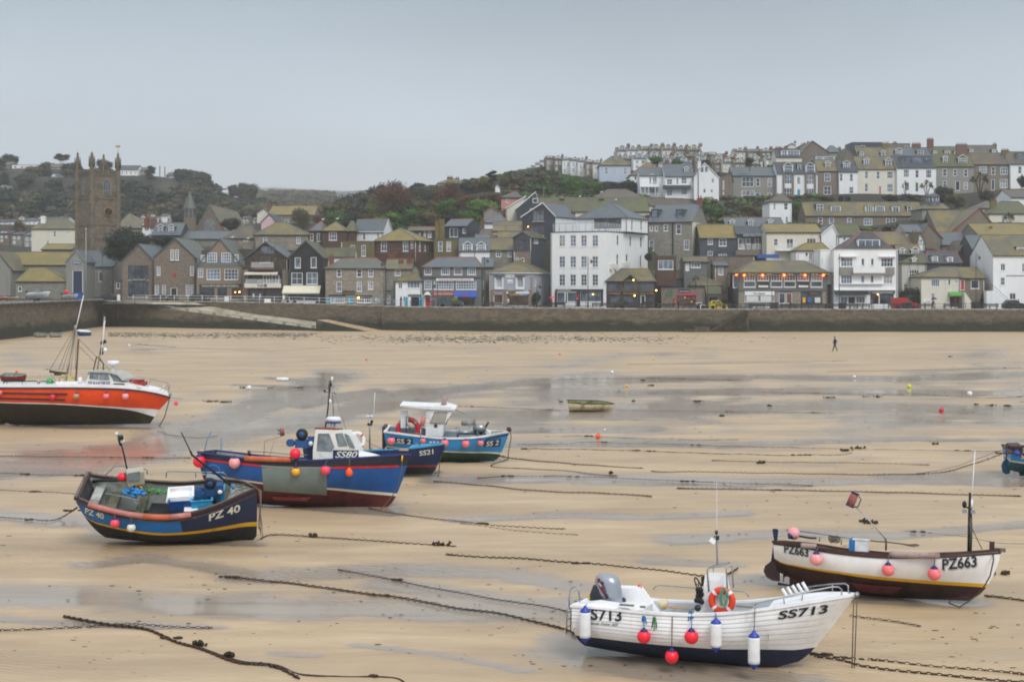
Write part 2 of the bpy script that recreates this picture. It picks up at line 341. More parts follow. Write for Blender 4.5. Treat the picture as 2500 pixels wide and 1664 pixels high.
def build_terrain():
 for h in HB:
  if h[7]<275:continue
  for k in range(6):HG.setdefault((int(h[k].x//40),int(h[k].y//40)),[]).append((h[k].x,h[k].y,h[6]-.1))
 xs=list(range(-900,3500,22));ds=[];d=256.0
 while d<1700:ds.append(d);d*=1.016
 ds+=[2000,2600,3400,4500,6000]
 vs=[]
 for D in ds:
  for X in xs:
   x=(X-CX)/F*D;z=terr(X,D)
   if D>275:z=stl(x,D,z)+mnoise.noise(Ve((x*.03,D*.03,1)))*min(1.5,(D-275)*.03)
   vs.append((x,D,z))
 nx=len(xs);fs=[(j*nx+i,j*nx+i+1,(j+1)*nx+i+1,(j+1)*nx+i)for j in range(len(ds)-1)for i in range(nx-1)]
 me=NM('hillside');me.from_pydata(vs,[],fs);me.polygons.foreach_set('use_smooth',[True]*len(fs))
 n=NT('hill_scrub');f=n.noise(n.co(),.08,6,.65);g=n.noise(n.co(),.5,5,.7)
 col=n.mix(n.rng(f,.35,.65),lin('#262c22'),lin('#3c3a2a'));col=n.mix(n.rng(g,.4,.7),col,lin('#23281d'));col=n.mix(n.rng(n.noise(n.co(),.02,3),.55,.62,0,.6),col,lin('#54553c'))
 n.bump(g,.8,.5);me.materials.append(n.done(col,.95));tag(mo('hillside',me),kind='structure')
def far_hills():
 n=NT('far_moor');f=n.noise(n.co(),.006,5,.6);m=n.done(n.mix(n.rng(f,.4,.6),lin('#414b42'),lin('#57584e')),.95)
 for D,line in((3600,[(-800,500),(300,480),(560,470),(620,460),(660,457),(720,460),(800,465),(900,468),(1100,480),(1600,510),(3400,520)]),(1900,[(-800,520),(500,500),(640,486),(700,481),(760,478),(800,474),(860,466),(930,462),(1000,470),(1300,500),(3400,540)])):
  mb=MB();xs=list(range(-800,3400,30));k=len(xs);vs=[]
  for X in xs:
   Y=ip(X,line)+mnoise.noise(Ve((X*.012,D,0)))*2.2;zt=CH+(HY-Y)/F*D;x=(X-CX)/F*D
   for q in range(6):vs.append((x*(1+(q-5)*.03),D*(1+(q-5)*.045),zt*(1-((5-q)/5)**1.5)))
   vs.append((x*1.3,D*1.3,0))
  mb.add(vs,[(i*7+q,(i+1)*7+q,(i+1)*7+q+1,i*7+q+1)for i in range(k-1)for q in range(6)],0,True)
  tag(mb.bd('hills',m),kind='structure')
far_hills()
M_ROAD=mat('road_tarmac','#5a5b5b',.75,var=.15,sc=.8,c2='#77756f',pos=True)
M_SLIP=mat('slipway_concrete','#aca48f',.85,var=.2,sc=.5,c2='#7d7a5c',amt=.4,dsc=.25,pos=True,stretch=(1,.4,1))
M_COPE=mat('coping_granite','#a3a098',.85,var=.2,sc=1,c2='#5c5a50',pos=True)
def quay_stone_mat():
 n=NT('quay_stone');g=n.N('ShaderNodeNewGeometry');sep=n.N('ShaderNodeSeparateXYZ');n.L(g.outputs['Position'],sep.inputs[0])
 col=n.mix(g.outputs['Random Per Island'],lin('#5c5346'),lin('#82745f'))
 big=n.noise(n.co(True,(.12,.12,.3)),1,5,.6);col=n.mix(n.rng(big,.35,.65),col,n.mix(.5,col,lin('#56544a')))
 fine=n.noise(n.co(),3.5,5,.7);col=n.mix(n.rng(fine,.35,.7,0,.5),col,lin('#4a453b'))
 edge=n.noise(n.co(True,(.25,.25,.8)),1.2,6,.65);z=n.math('ADD',sep.outputs[2],n.rng(edge,.2,.8,-1.1,1.1))
 col=n.mix(n.rng(z,1.3,2.4,1,0),col,n.mix(n.rng(fine,.3,.6),lin('#1f2217'),lin('#2f3622')))
 col=n.mix(n.rng(z,.0,.8,.55,0),col,lin('#3a3a2c'));n.bump(fine,.5,.05);return n.done(col,.85)
M_QUAY=quay_stone_mat();M_MORTAR=mat('wet_mortar','#3a362f',.9,pos=True,sc=1)
def course_wall(mb,a,b,zb,zt,rr,bh=(.3,.42),bw=(.45,1.1),m=0):
 A=Ve(a);B=Ve(b);Lg=(B-A).length;d=(B-A)/Lg;nrm=Ve((d.y,-d.x));z=-0.3
 while z<6:
  h=rr.uniform(*bh);t=-rr.random()*.5
  while t<Lg:
   w=rr.uniform(*bw);t0,t1=max(t,0),min(t+w-.03,Lg);t+=w
   if t1-t0<.12:continue
   u=(t0+t1)/2/Lg;lo,hi=zb(u),zt(u)
   z0,z1=max(z,lo-.3),min(z+h-.03,hi)
   if z1-z0<.1:continue
   p=.05+rr.random()*.07;P=[A+d*t0,A+d*t1];j=[rr.uniform(-.012,.012)for _ in range(4)]
   fr=[Ve((q.x,q.y,0))+Ve((nrm.x,nrm.y,0))*p for q in P];bk=[Ve((q.x,q.y,0))-Ve((nrm.x,nrm.y,0))*.02 for q in P]
   vs=[fr[0]+Ve((0,0,z0+j[0])),fr[1]+Ve((0,0,z0+j[1])),fr[1]+Ve((0,0,z1+j[2])),fr[0]+Ve((0,0,z1+j[3])),bk[0]+Ve((0,0,z0)),bk[1]+Ve((0,0,z0)),bk[1]+Ve((0,0,z1)),bk[0]+Ve((0,0,z1))]
   mb.add(vs,[(0,1,2,3),(3,2,6,7),(0,3,7,4),(1,5,6,2),(0,4,5,1)],m)
  z+=h
def qw(name,pts,ztop,zbot,lb,cope=True,thick=1.0,bh=(.3,.42),bw=(.45,1.1),seed=1):
 rr=RR(seed);o=Ve((pts[0][0],pts[0][1],0));root=empty(name,o,0,lb,'harbour wall')
 core=MB();st=MB();cum=[0]
 for p,q in zip(pts,pts[1:]):cum.append(cum[-1]+math.dist(p,q))
 k=0
 for i,(p,q)in enumerate(zip(pts,pts[1:])):
  d=Ve((q[0]-p[0],q[1]-p[1],0)).normalized();nb=Ve((-d.y,d.x,0))*thick
  zt=lambda u:ztop(p[0]+(q[0]-p[0])*u,p[1]+(q[1]-p[1])*u);zb=lambda u:zbot(p[0]+(q[0]-p[0])*u,p[1]+(q[1]-p[1])*u)
  n=max(1,int(math.dist(p,q)/4));prev=None
  for j in range(n):
   u0,u1=j/n,(j+1)/n;a=Ve((p[0]+(q[0]-p[0])*u0,p[1]+(q[1]-p[1])*u0,0));b=Ve((p[0]+(q[0]-p[0])*u1,p[1]+(q[1]-p[1])*u1,0))
   V=[a+Ve((0,0,-1.2)),b+Ve((0,0,-1.2)),b+Ve((0,0,zt(u1)-.02)),a+Ve((0,0,zt(u0)-.02))]
   V+=[v+nb for v in V];core.add(V,[(0,1,2,3),(3,2,6,7),(4,7,6,5),(0,3,7,4),(1,5,6,2)])
  course_wall(st,p,q,zb,zt,rr,bh,bw)
  if cope:
   L_=math.dist(p,q);t=0
   while t<L_:
    w=min(rr.uniform(1.3,1.9),L_-t);a=Ve((p[0],p[1],0))+d*t;b=a+d*(w-.03);t+=w
    if w<.2:break
    z0=zt(t/L_ if t<L_ else 1)+.002;mb=MB();out=Ve((d.y,-d.x,0))*.16
    mb.pm([a+out+Ve((0,0,z0-.02)),b+out+Ve((0,0,z0-.02)),b+nb*.5+Ve((0,0,z0-.02)),a+nb*.5+Ve((0,0,z0-.02))],(0,0,.2+rr.uniform(-.015,.015)))
    mb.bd('coping_stone',M_COPE,root,o)
 core.bd('wall_core',M_MORTAR,root,o);tag(st.bd('stonework',M_QUAY,root,o),kind='stuff');return root
PA,PB=(-75.5,262.0),(-30.0,240.5)
wtop=lambda x,y:zp(x)
qw('quay_wall',[(-22.5,246),(-18,244),(34.5,243.5),(90,243),(170,243)],wtop,lambda x,y:0,'long stone quay wall below the promenade railing, brown courses over a dark weedy foot',seed=2)
qw('retaining_wall',[(-75.4,262.3),(-68,262),(-45,252.5),(-22.6,247)],wtop,lambda x,y:0,'low stone retaining wall rising behind the slipway',seed=3)
qw('pier_wall',[(-74.5,150),(-75.4,262)],lambda x,y:5.25,lambda x,y:0,'dark weed-stained pier wall at the left edge under the parked boats',bh=(.45,.6),bw=(.6,1.4),seed=4)
def ramp_top(u):return 4.85*(1-u)**1.02+.12*u
def slw():
 o=Ve((PA[0],PA[1],0));root=empty('slipway',o,0,'sloping concrete slipway running down from the promenade to the sand','slipway')
 A=Ve((PA[0]+3,PA[1]-.8,0));B=Ve((PB[0]+.5,PB[1],0));C_=Ve((-57,257.4,0));D_=Ve((-23.5,246.9,0))
 mb=MB();N_=24;vs=[]
 for i in range(N_+1):
  u=i/N_;a=A.lerp(B,u);c=C_.lerp(D_,u);z=ramp_top(u)
  for w in(0,.33,.66,1):p=a.lerp(c,w);vs.append((p.x,p.y,z))
 mb.add(vs,[(i*4+j,(i+1)*4+j,(i+1)*4+j+1,i*4+j+1)for i in range(N_)for j in range(3)]);mb.poly([(A.x-3,262,4.86),(A.x,A.y,4.86),(C_.x,C_.y,4.86),(-68,262,4.86)]);mb.bd('ramp_surface',M_SLIP,root,o)
 face=MB();rr=RR(9);L_=(B-A).length
 course_wall(face,(A.x,A.y),(B.x,B.y),lambda u:0,lambda u:ramp_top(u)-.03,rr,(.35,.5),(.5,1.2));tag(face.bd('stonework',M_QUAY,root,o),kind='stuff')
 core=MB()
 for i in range(N_):
  u0,u1=i/N_,(i+1)/N_;a,b=A.lerp(B,u0),A.lerp(B,u1)
  core.qd(a+Ve((0,0,-1)),b+Ve((0,0,-1)),b+Ve((0,0,ramp_top(u1)-.01)),a+Ve((0,0,ramp_top(u0)-.01)))
 core.bd('wall_core',M_MORTAR,root,o)
 nseg=15
 for i in range(nseg):
  u0=.02+i*.94/nseg;u1=u0+.94/nseg*.93;a,b=A.lerp(B,u0),A.lerp(B,u1);up=Ve((0,0,.52));k=MB();th=Ve((0,0,.16));bk=Ve((.1,.3,0))
  za,zb_=ramp_top(u0),ramp_top(u1);a=a+Ve((0,0,za));b=b+Ve((0,0,zb_))
  k.pm([a+up*.72,b+up*.72,b+up*.72+bk,a+up*.72+bk],th)
  for e in(a,b-(b-a)*.06):k.pm([e,e+(b-a)*.06,e+(b-a)*.06+bk,e+bk],up*.72)
  k.bd('kerb_beam',M_COPE,root,o)
slw()
def promenade():
 mb=MB();xs=[-400,-200,-120,-90,-74.5,-68,-60,-52,-45,-38,-30,-22.6,-18,-10,0,10,20,30,60,100,170,300]
 front=[(-400,150),(-74.9,150),(-74.9,261.5),(-68,262.4),(-45,253),(-22.6,247.4),(-18,244.8),(34.5,244.3),(90,243.8),(300,243.8)]
 def fy(x):
  if x<-74.5:return 150
  return ip(x,[(-74.5,262.2),(-68,262.4),(-45,253),(-22.6,247.4),(-18,244.8),(34.5,244.3),(90,243.8)])
 for x0,x1 in zip(xs,xs[1:]):
  y0,y1=(150,150)if x1<=-74.5 else(fy(x0),fy(x1))
  ys=[0,.25,.5,1]
  for a,b in zip(ys,ys[1:]):
   q=lambda x,y,t:Ve((x,y+(290-y)*t,(zp(x)if x>-74.5 or y+(290-y)*t>262 else 5.25)))
   mb.qd(q(x0,y0,a),q(x1,y1,a),q(x1,y1,b),q(x0,y0,b))
 tag(mb.bd('promenade',M_ROAD),kind='structure')
promenade()
def quay_steps():
 view('e');top=at(440,1385,242.2);o=Ve((34,242,0));root=empty('quay_steps',o,0,'weedy stone steps descending the quay wall to the sand','steps')
 n=20;x1=40.3;x0=33.6;zt=zp(38)
 m=StM('weedy_steps','#4d4a38','#6b5f4c','#35352a',1.2,moss='#343c22')
 for i in range(n):
  z=zt*(1-i/n);x=x1-(x1-x0)*i/n-.2;mb=MB();mb.box(x-.42,x+.1,241.6,243.44,-.3,z-.06);mb.bd('step',m,root,o)
 mb=MB();mb.box(29.2,33.5,241.0,243.4,-.2,.42);mb.bd('landing',m,root,o);mb=MB();mb.box(31.0,33.5,241.2,243.4,.42,.85);mb.bd('landing',m,root,o)
 mb=MB();mb.tb([(31.5,241.1,.85),(31.5,241.1,1.9),(33.6,241.1,1.9),(33.6,241.1,.8)],.03,5);mb.bd('handrail',MIR,root,o)
quay_steps()
def small_ramp():
 view('px');a,b=at(772,779,241.2),at(905,811,239.5);c,d=at(800,772,243.4),at(946,810,243.2);o=Ve((a.x,a.y,0));rt=empty('small_slipway',o,0,'short sandy stone ramp against the quay wall beside the foot of the slipway','ramp');mb=MB();a.z=c.z=2.1;b.z=d.z=.05
 mb.qd(a,b,d,c);mb.bd('ramp_surface',mat('sandy_ramp','#a58f6c',.9,pos=True,sc=.8,c2='#7c6f56'),rt,o);mb=MB();course_wall(mb,(a.x,a.y),(b.x,b.y),lambda u:0,lambda u:2.05*(1-u),RR(5));tag(mb.bd('stonework',M_QUAY,rt,o),kind='stuff')
 mb=MB();z=Ve((0,0,1));mb.add([a*1,b*1,c*1,d*1,a-z*3,b-z*1.5,c-z*3,d-z*1.5],[(0,1,5,4),(0,4,6,2),(2,6,7,3)]);mb.bd('ramp_core',M_MORTAR,rt,o)
small_ramp()
def si(x,pts):
 if x<=pts[0][0]:return pts[0][1]
 if x>=pts[-1][0]:return pts[-1][1]
 for i in range(len(pts)-1):
  if x<=pts[i+1][0]:
   a,b=pts[i],pts[i+1];pm=pts[max(i-1,0)];pn=pts[min(i+2,len(pts)-1)]
   h=b[0]-a[0];t=(x-a[0])/h
   m0=(b[1]-pm[1])/(b[0]-pm[0])*h;m1=(pn[1]-a[1])/(pn[0]-a[0])*h
   return(2*t**3-3*t*t+1)*a[1]+(t**3-2*t*t+t)*m0+(-2*t**3+3*t*t)*b[1]+(t**3-t*t)*m1
BEAM=[(0,.80),(.2,.94),(.42,1),(.62,.95),(.76,.80),(.87,.54),(.95,.24),(1,.012)]
class Boat:
 def __init__(s,name,lb,vw,origin,yaw,roll,beam,sheer,stem,rake=0.15,zk=((0,.25),(.3,.05),(1,0)),wl=None,pmid=3.2,pstern=2.6,pbow=1.25,bprof=BEAM,gz=0.0,cat='boat',group=None,pitch=0.0):
  view(vw);s.vw=vw;s.beam=beam/2;s.bprof=bprof
  s.M=MT(Ve(origin)-Ve((0,0,.07)))@MR(rad(yaw),4,'Z')@MR(rad(-pitch),4,'Y')@MR(rad(roll),4,'X')
  s.I=s.M.inverted();s.root=empty(name,(0,0,0),0,lb,cat,group);s.root.matrix_world=s.M;s.r=s.root
  s.rake=rake;s.p=(pstern,pmid,pbow)
  st=[s.P(x,y,0)for x,y in stem];s.stem=sorted([(p.z,p.x)for p in st])
  a=s.P(*sheer[0],-s.beam*bprof[0][1]);b=s.P(*sheer[-1],0);s.x0,s.x1=a.x,b.x;s.ztop=b.z;s.zfoot=s.stem[0][0]
  pts=[(0,a.z)]
  for x,y in sheer[1:-1]:
   t=.5
   for _ in range(14):
    p=s.P(x,y,-s.b(t));t=.5*t+.5*max(0,min(1,(p.x-s.x0)/(s.x1-s.x0)))
   pts.append((t,s.P(x,y,-s.b(t)).z))
  pts.append((1,b.z));s.sheer=pts;s.zkp=[(t,z if t<1 else s.zfoot)for t,z in zk]
  s.wl={}
 def b(s,t):return s.beam*si(t,s.bprof)
 def zg(s,t):return si(t,s.sheer)
 def zk(s,t):return si(t,s.zkp)
 def pw(s,t):
  a,m,c=s.p;return ip(t,[(0,a),(.4,m),(.75,(m+c)/2),(1,c)])
 def P(s,x,y,yl):
  X,Y=S(x,y);o=s.I@Ve((0,0,CH));d=s.I.to_3x3()@Ve(((X-CX)/F,1,-(Y-HY)/F));k=(yl-o.y)/d.y;return o+d*k
 def surf(s,t,q,side=-1,off=0.0):
  zk,zg=s.zk(t),s.zg(t);z=zk+(zg-zk)*q;z1=s.zk(1)+(s.zg(1)-s.zk(1))*q
  xb=ip(z1,s.stem);xs=s.x0+s.rake*(1-q)*(zg-zk)
  f=1-max(0,1-q)**s.pw(t);y=s.b(t)*f*(1 if q<=1 else 1)
  return Ve((xs+(xb-xs)*t,side*(y+off),z))
 def tq(s,p):
  t=max(0,min(1,(p.x-s.x0)/(s.x1-s.x0)));q=.5
  for _ in range(6):
   zk,zg=s.zk(t),s.zg(t);q=max(0,min(1.05,(p.z-zk)/max(zg-zk,.05)))
   z1=s.zk(1)+(s.zg(1)-s.zk(1))*q;xb=ip(z1,s.stem);xs=s.x0+s.rake*(1-q)*(zg-zk);t=max(0,min(1,(p.x-xs)/(xb-xs)))
  return t,q
 def hit(s,x,y,off=0.012):
  yl=-s.beam*.9
  for _ in range(16):
   p=s.P(x,y,yl);t,q=s.tq(p);yn=-s.b(t)*(1-max(0,1-q)**s.pw(t))-off;yl=.45*yl+.55*yn
  return s.P(x,y,yl)
 def qline(s,pts):
  out=[]
  for x,y in pts:out.append(s.tq(s.hit(x,y,0)))
  return sorted(out)
 def hull(s,mats,bands,nt=30,name='hull',inner=None,floorq=.45,open_t=(0.0,1.0),gun=None,gw=.09,gh=.05,sheerdrop=0,transom=None,lap=0.0):
  ts=[i/nt for i in range(nt+1)];ts=[t if t<.8 else.8+(t-.8)for t in ts];mb=MB()
  def Q(b,t):return si(t,b)if hasattr(b,'__len__')else b
  rows=[(lambda t:0.0,None)];prev=lambda t:0.0
  for top,n,m in bands:
   for k in range(1,n+1):
    rows.append(((lambda t,a=prev,tp=top,f=k/n:a(t)+(Q(tp,t)-a(t))*f),m))
   prev=(lambda t,tp=top:Q(tp,t))
  for side in(-1,1):
   vs=[]
   for t in ts:
    for fn,m in rows:vs.append(s.surf(t,max(0,min(1,fn(t))),side))
   nr=len(rows);fs=[];ms=[]
   for i in range(nt):
    for j in range(nr-1):
     f=(i*nr+j,(i+1)*nr+j,(i+1)*nr+j+1,i*nr+j+1)
     fs.append(f if side<0 else f[::-1]);mm=rows[j+1][1];ms.append(mm((ts[i]+ts[i+1])/2)if callable(mm)else mm)
   o=len(mb.v);mb.v+=[tuple(v)for v in vs];mb.f+=[tuple(k+o for k in f)for f in fs];mb.m+=ms;mb.sm+=[True]*len(fs)
  nr=len(rows)
  for j in range(nr-1):
   mm=rows[j+1][1];mm=mm(0)if callable(mm)else mm
   a,b_=[s.surf(0,max(0,min(1,rows[k][0](0))),-1)for k in(j,j+1)];c,d=[s.surf(0,max(0,min(1,rows[k][0](0))),1)for k in(j,j+1)]
   mb.qd(a,b_,d,c,transom if transom is not None and j>nr/2 else mm)
  mb.bd(name,mats,s.root)
  if inner is not None:
   ib=MB();q0=floorq;T2=[open_t[0]+(open_t[1]-open_t[0])*i/20 for i in range(21)]
   for side in(-1,1):
    vs=[]
    for t in T2:
     for q in(q0,(q0+1)/2,.995):
      p=s.surf(min(t,.985),q,side,-.07);p.y=side*max(0.0,side*p.y);vs.append(p+Ve((.05 if t==0 else 0,0,0)))
    ib.add(vs,[(i*3+j,i*3+j+1,(i+1)*3+j+1,(i+1)*3+j)for i in range(20)for j in range(2)],0,True)
   ib.bd('inner_hull',inner[0],s.root)
   fb=MB()
   for i in range(20):
    a,b_=[s.surf(min(T2[k],.985),q0,-1,-.06)for k in(i,i+1)];c,d=[s.surf(min(T2[k],.985),q0,1,-.06)for k in(i,i+1)]
    fb.qd(a,b_,d,c)
   a,b_,c,d=s.surf(open_t[0],q0,-1,-.07),s.surf(open_t[0],.99,-1,-.07),s.surf(open_t[0],.99,1,-.07),s.surf(open_t[0],q0,1,-.07)
   e=Ve((.06,0,0));fb.qd(a+e,b_+e,c+e,d+e);fb.bd('cockpit_floor',inner[1],s.root)
  if gun is not None:s.cap(gun,gw,gh)
 def cap(s,m,gw=.09,gh=.05,t0=0,t1=1,name='gunwale',both=True,out=.03,dz=0.0):
  g=MB();n=32
  for side in((-1,1)if both else(-1,)):
   vs=[]
   for i in range(n+1):
    t=t0+(t1-t0)*i/n;p=s.surf(t,1,side);o=Ve((0,side*out,0));w=min(gw,s.b(t)+out)
    q=Ve((p.x,p.y,p.z+dz));vs+=[q+o,q+o+Ve((0,0,gh)),q+o+Ve((0,-side*w,gh)),q+o+Ve((0,-side*w,0))]
   fs=[(i*4+j,(i+1)*4+j,(i+1)*4+(j+1)%4,i*4+(j+1)%4)for i in range(n)for j in range(4)]+[(0,1,2,3),(n*4+3,n*4+2,n*4+1,n*4)]
   g.add(vs,[f if side<0 else f[::-1]for f in fs])
  if t0==0 and both:
   a,b_=s.surf(0,1,-1),s.surf(0,1,1);g.box(a.x-.03,a.x+gw,a.y-out,b_.y+out,a.z+dz+.001,a.z+gh+dz+.002)
  return g.bd(name,m,s.root)
 def strip(s,pts,w,m,name='rubbing_strake',off=.02,both=True,n=26,q=None):
  line=s.qline(pts)if pts else q;t0,t1=line[0][0],line[-1][0]
  for side in((-1,1)if both else(-1,)):
   vs=[];g=MB()
   for i in range(n+1):
    t=t0+(t1-t0)*i/n;qq=si(t,line);h=s.zg(t)-s.zk(t);dq=w/2/h
    a,b_=s.surf(t,min(1,qq+dq),side,0),s.surf(t,qq-dq,side,0);o=Ve((0,side*off,0));i_=Ve((0,-side*.01,0))
    vs+=[a+i_,a+o,b_+o,b_+i_]
   fs=[(k*4+j,(k+1)*4+j,(k+1)*4+j+1,k*4+j+1)for k in range(n)for j in range(3)]+[(0,1,2,3),(n*4+3,n*4+2,n*4+1,n*4)]
   g.add(vs,[f[::-1]if side<0 else f for f in fs],0,False);g.bd(name,m,s.root)
 def text(s,body,a,b,h,m,bold=.02,off=.014,name='registration_number',shear=0,plane=None,up=None,spacing=1.0):
  V,Fc,w=text_mb(body,1.0,bold,shear,spacing,.12);ax,ay=a;bx,by=b;ch=.7
  ux,uy=up if up else(0,-1);mb=MB();vs=[]
  for u,v in V:
   k=u/w;x=ax+(bx-ax)*k+ux*v/ch*h;y=ay+(by-ay)*k+uy*v/ch*h
   vs.append(s.hit(x,y,off)if plane is None else s.P(x,y,plane))
  mb.add(vs,Fc);return mb.bd(name,m,s.root)
 def patch(s,pts,m,name,off=.01,n=8):
  a,b_,c,d=[Ve(p)for p in pts];vs=[];mb=MB()
  for i in range(n+1):
   for j in range(n+1):
    p=a.lerp(b_,i/n).lerp(d.lerp(c,i/n),j/n);vs.append(s.hit(p.x,p.y,off))
  mb.add(vs,[(i*(n+1)+j,i*(n+1)+j+1,(i+1)*(n+1)+j+1,(i+1)*(n+1)+j)for i in range(n)for j in range(n)],0,True);return mb.bd(name,m,s.root)
 def rod(s,pts,r,m,name,n=5,add=None):
  mb=add or MB();mb.tb([s.P(*p)for p in pts],r,n)
  return mb if add else mb.bd(name,m,s.root)
 def W(s,x,y,yl):return s.M@s.P(x,y,yl)
 def side_y(s,x,y,extra=0):return s.hit(x,y,extra).y
MRP=mat('grey_rope','#6f675a',.9,var=.3,sc=30,pos=True);M_ROPEB=mat('blue_rope','#2c78b8',.8);M_ROPEG=mat('green_rope','#3f8f5c',.8);M_ROPEY=mat('yellow_rope','#c9a02a',.8)
MCH=mat('rusty_chain','#3d2c22',.85,var=.35,sc=9,pos=True);M_WEED=mat('dry_seaweed','#2f2519',.8,var=.4,sc=6,pos=True,c2='#54501f',amt=.4)
def buoy_mat(name,c,c2=None):return mat(name,c,.35,var=.06,sc=2,c2=c2,amt=.25,dsc=4)
M_PINK=buoy_mat('fluorescent_pink','#ff4a5e','#e0707a');MRD=buoy_mat('fluorescent_red','#f5203a','#cf3a44');M_PALE=buoy_mat('faded_pink','#f0a0a4','#e8c8c4');MSL=buoy_mat('salmon_pink','#f4747c','#f0a8a4')
MOR=buoy_mat('fluorescent_orange','#ff5a1e','#e08050');MNP=mat('navy_plastic','#1d2466',.4);MYB=buoy_mat('yellow_buoy','#f2b322');M_GREENB=buoy_mat('green_buoy','#2f9a5a');M_CREAMB=buoy_mat('off_white_buoy','#d8dccb','#b8bfa0')
M_REDDK=buoy_mat('dull_red','#d5253c');M_BLUEP=mat('royal_blue_plastic','#1f3fa8',.4);MWP=mat('white_plastic','#e9ebee',.4,c2='#cfc9ba',amt=.2)
def hang_y(B,x,y,top=None):
 h=B.hit(x,y,0);t=max(0,min(1,(h.x-B.x0)/(B.x1-B.x0)));g=B.surf(t,1);a=h.y
 wy=(B.M@g);drop=max(0,g.z-h.z);roll=math.asin(max(-1,min(1,B.M[2][1])));return min(a,g.y-drop*math.tan(roll)*.8)
def BF(B,x,y,rpx,m,lb,top=None,yl=None,group=None,capm=None,capdir=(0,0,1),rope=MRP,pear=0.0):
 if yl is None:yl=hang_y(B,x,y,top)
 q=B.P(x,y,yl);r=rpx*T[2]/F*(B.M@q).y;yl2=yl-r*.95;c=B.W(x,y,yl2)
 root=empty('fender',c,0,lb,'fender',group);z=Ve(capdir).normalized();rot=z.to_track_quat('Z','Y').to_matrix().to_4x4();mb=MB()
 prof=[(max(1e-4,r*sin(PI*i/14)*(1-.18*pear*(i/14))),-r*cos(PI*i/14)*(1+(.25*pear if i>7 else 0)))for i in range(15)]
 mb.lh(prof,20,0,rot);mb.bd('ball',m,root);cp=MB()
 cp.lh([(r*.62,r*.785),(r*.40,r*1.02),(r*.2,r*1.2),(r*.12,r*1.32),(1e-4,r*1.34)],12,0,rot);cp.bd('cap',capm or MNP,root)
 if top is not None:
  tq=B.hit(top[0],top[1],.02)if len(top)==2 else B.P(*top);tw=B.M@tq-c;tp=MB();s0=z*r*1.3
  tp.tb([s0,(s0+tw)/2+Ve((.0,-.01,-.02)),tw],.012,5);tp.bd('line',rope,root)
 return root
def tube_fender(B,x,y0,y1,wpx,lb,top,group=None,rope=MRP):
 yl=hang_y(B,x,y0,top);q=B.M@B.P(x,y0,yl);sc=T[2]/F*q.y;r=wpx/2*sc;yl-=r;a,b=B.W(x,y0,yl),B.W(x,y1,yl);h=a.z-b.z
 root=empty('fender',b,0,lb,'fender',group);mb=MB();mb.lh([(r*.98,h*.17),(r,h*.25),(r,h*.78),(r*.98,h*.84)],18);mb.bd('body',MWP,root)
 for nm,pr in(('end_cap',[(1e-4,0),(r*.2,h*.015),(r*.3,h*.05),(r*.9,h*.15),(r*.99,h*.172)]),('end_cap',[(r*.99,h*.838),(r*.85,h*.88),(r*.35,h*.95),(r*.2,h),(1e-4,h)])):
  c=MB();c.lh(pr,18);c.bd(nm,M_BLUEP,root)
 tp=MB();tw=B.M@(B.hit(top[0],top[1],.02)if len(top)==2 else B.P(*top))-b;tp.tb([(0,0,h*.98),tw],.012,5);tp.bd('line',rope,root);return root
def LBy(c,R_,r,rot,lb,m1,m2=MWT):
 root=empty('lifebuoy',c,0,lb,'lifebuoy');root.rotation_euler=rot;mb=MB();n=32;k=8;vs=[]
 for i in range(n):
  a=2*PI*i/n
  for j in range(k):
   b=2*PI*j/k;vs.append(((R_+r*cos(b))*cos(a),r*sin(b)*.8,(R_+r*cos(b))*sin(a)))
 fs=[(i*k+j,i*k+(j+1)%k,((i+1)%n)*k+(j+1)%k,((i+1)%n)*k+j)for i in range(n)for j in range(k)];mb.add(vs,fs,0,True);mb.bd('ring',m1,root)
 for q in range(4):
  a0=PI/4+q*PI/2;g=MB();vs=[]
  for i in range(4):
   a=a0+(i-1.5)*.085
   for j in range(k):
    b=2*PI*j/k;rr=r*1.05;vs.append(((R_+rr*cos(b))*cos(a),rr*sin(b)*.8,(R_+rr*cos(b))*sin(a)))
  g.add(vs,[(i*k+j,i*k+(j+1)%k,(i+1)*k+(j+1)%k,(i+1)*k+j)for i in range(3)for j in range(k)],0,True);g.bd('reflective_band',m2,root)
 return root
def HP(name,c,c2='#8c8678',amt=.18,r=.32):
 if name in MATS:return MATS[name]
 n=NT(name);co=n.co(False);b=lin(c);f=n.noise(co,1.6,5,.6)
 col=n.mix(n.rng(f,.3,.7),tuple(x*.9 for x in b[:3])+(1,),tuple(min(1,x*1.1+.004)for x in b[:3])+(1,))
 g=n.noise(co,2.2,6,.68,.4);col=n.mix(n.rng(g,.62-amt*.3,.8-amt*.2),col,lin(c2))
 st=n.noise(n.co(False,(5,5,.45)),1.0,5,.7);col=n.mix(n.rng(st,.6,.85,0,.38),col,lin('#5a4632'))
 sc=n.noise(n.co(False,(1.2,1.2,9)),3.0,4,.75);col=n.mix(n.rng(sc,.66,.74,0,.3),col,lin('#9a948a'))
 n.bump(f,.05,.01);MATS[name]=n.done(col,n.rng(g,.3,.7,r,min(1,r+.25)));return MATS[name]
HWH=HP('white_gelcoat','#eeeff1','#c9c2b2',.12);H_NAVY=HP('navy_antifouling','#0a1c44','#2a3040',.2,.5)
H_ORANGE=HP('orange_hull_paint','#ea4a08','#c23c10',.15);H_WEEDY=HP('weedy_antifouling','#2c2513','#46401c',.5,.8)
HBL=HP('blue_hull_paint','#0f5096','#1c4f7c',.2);H_LBLUE=HP('light_blue_hull_paint','#0a6ab0','#1c5c90',.2);HDN=HP('dark_navy_hull_paint','#06204a','#102a50',.2)
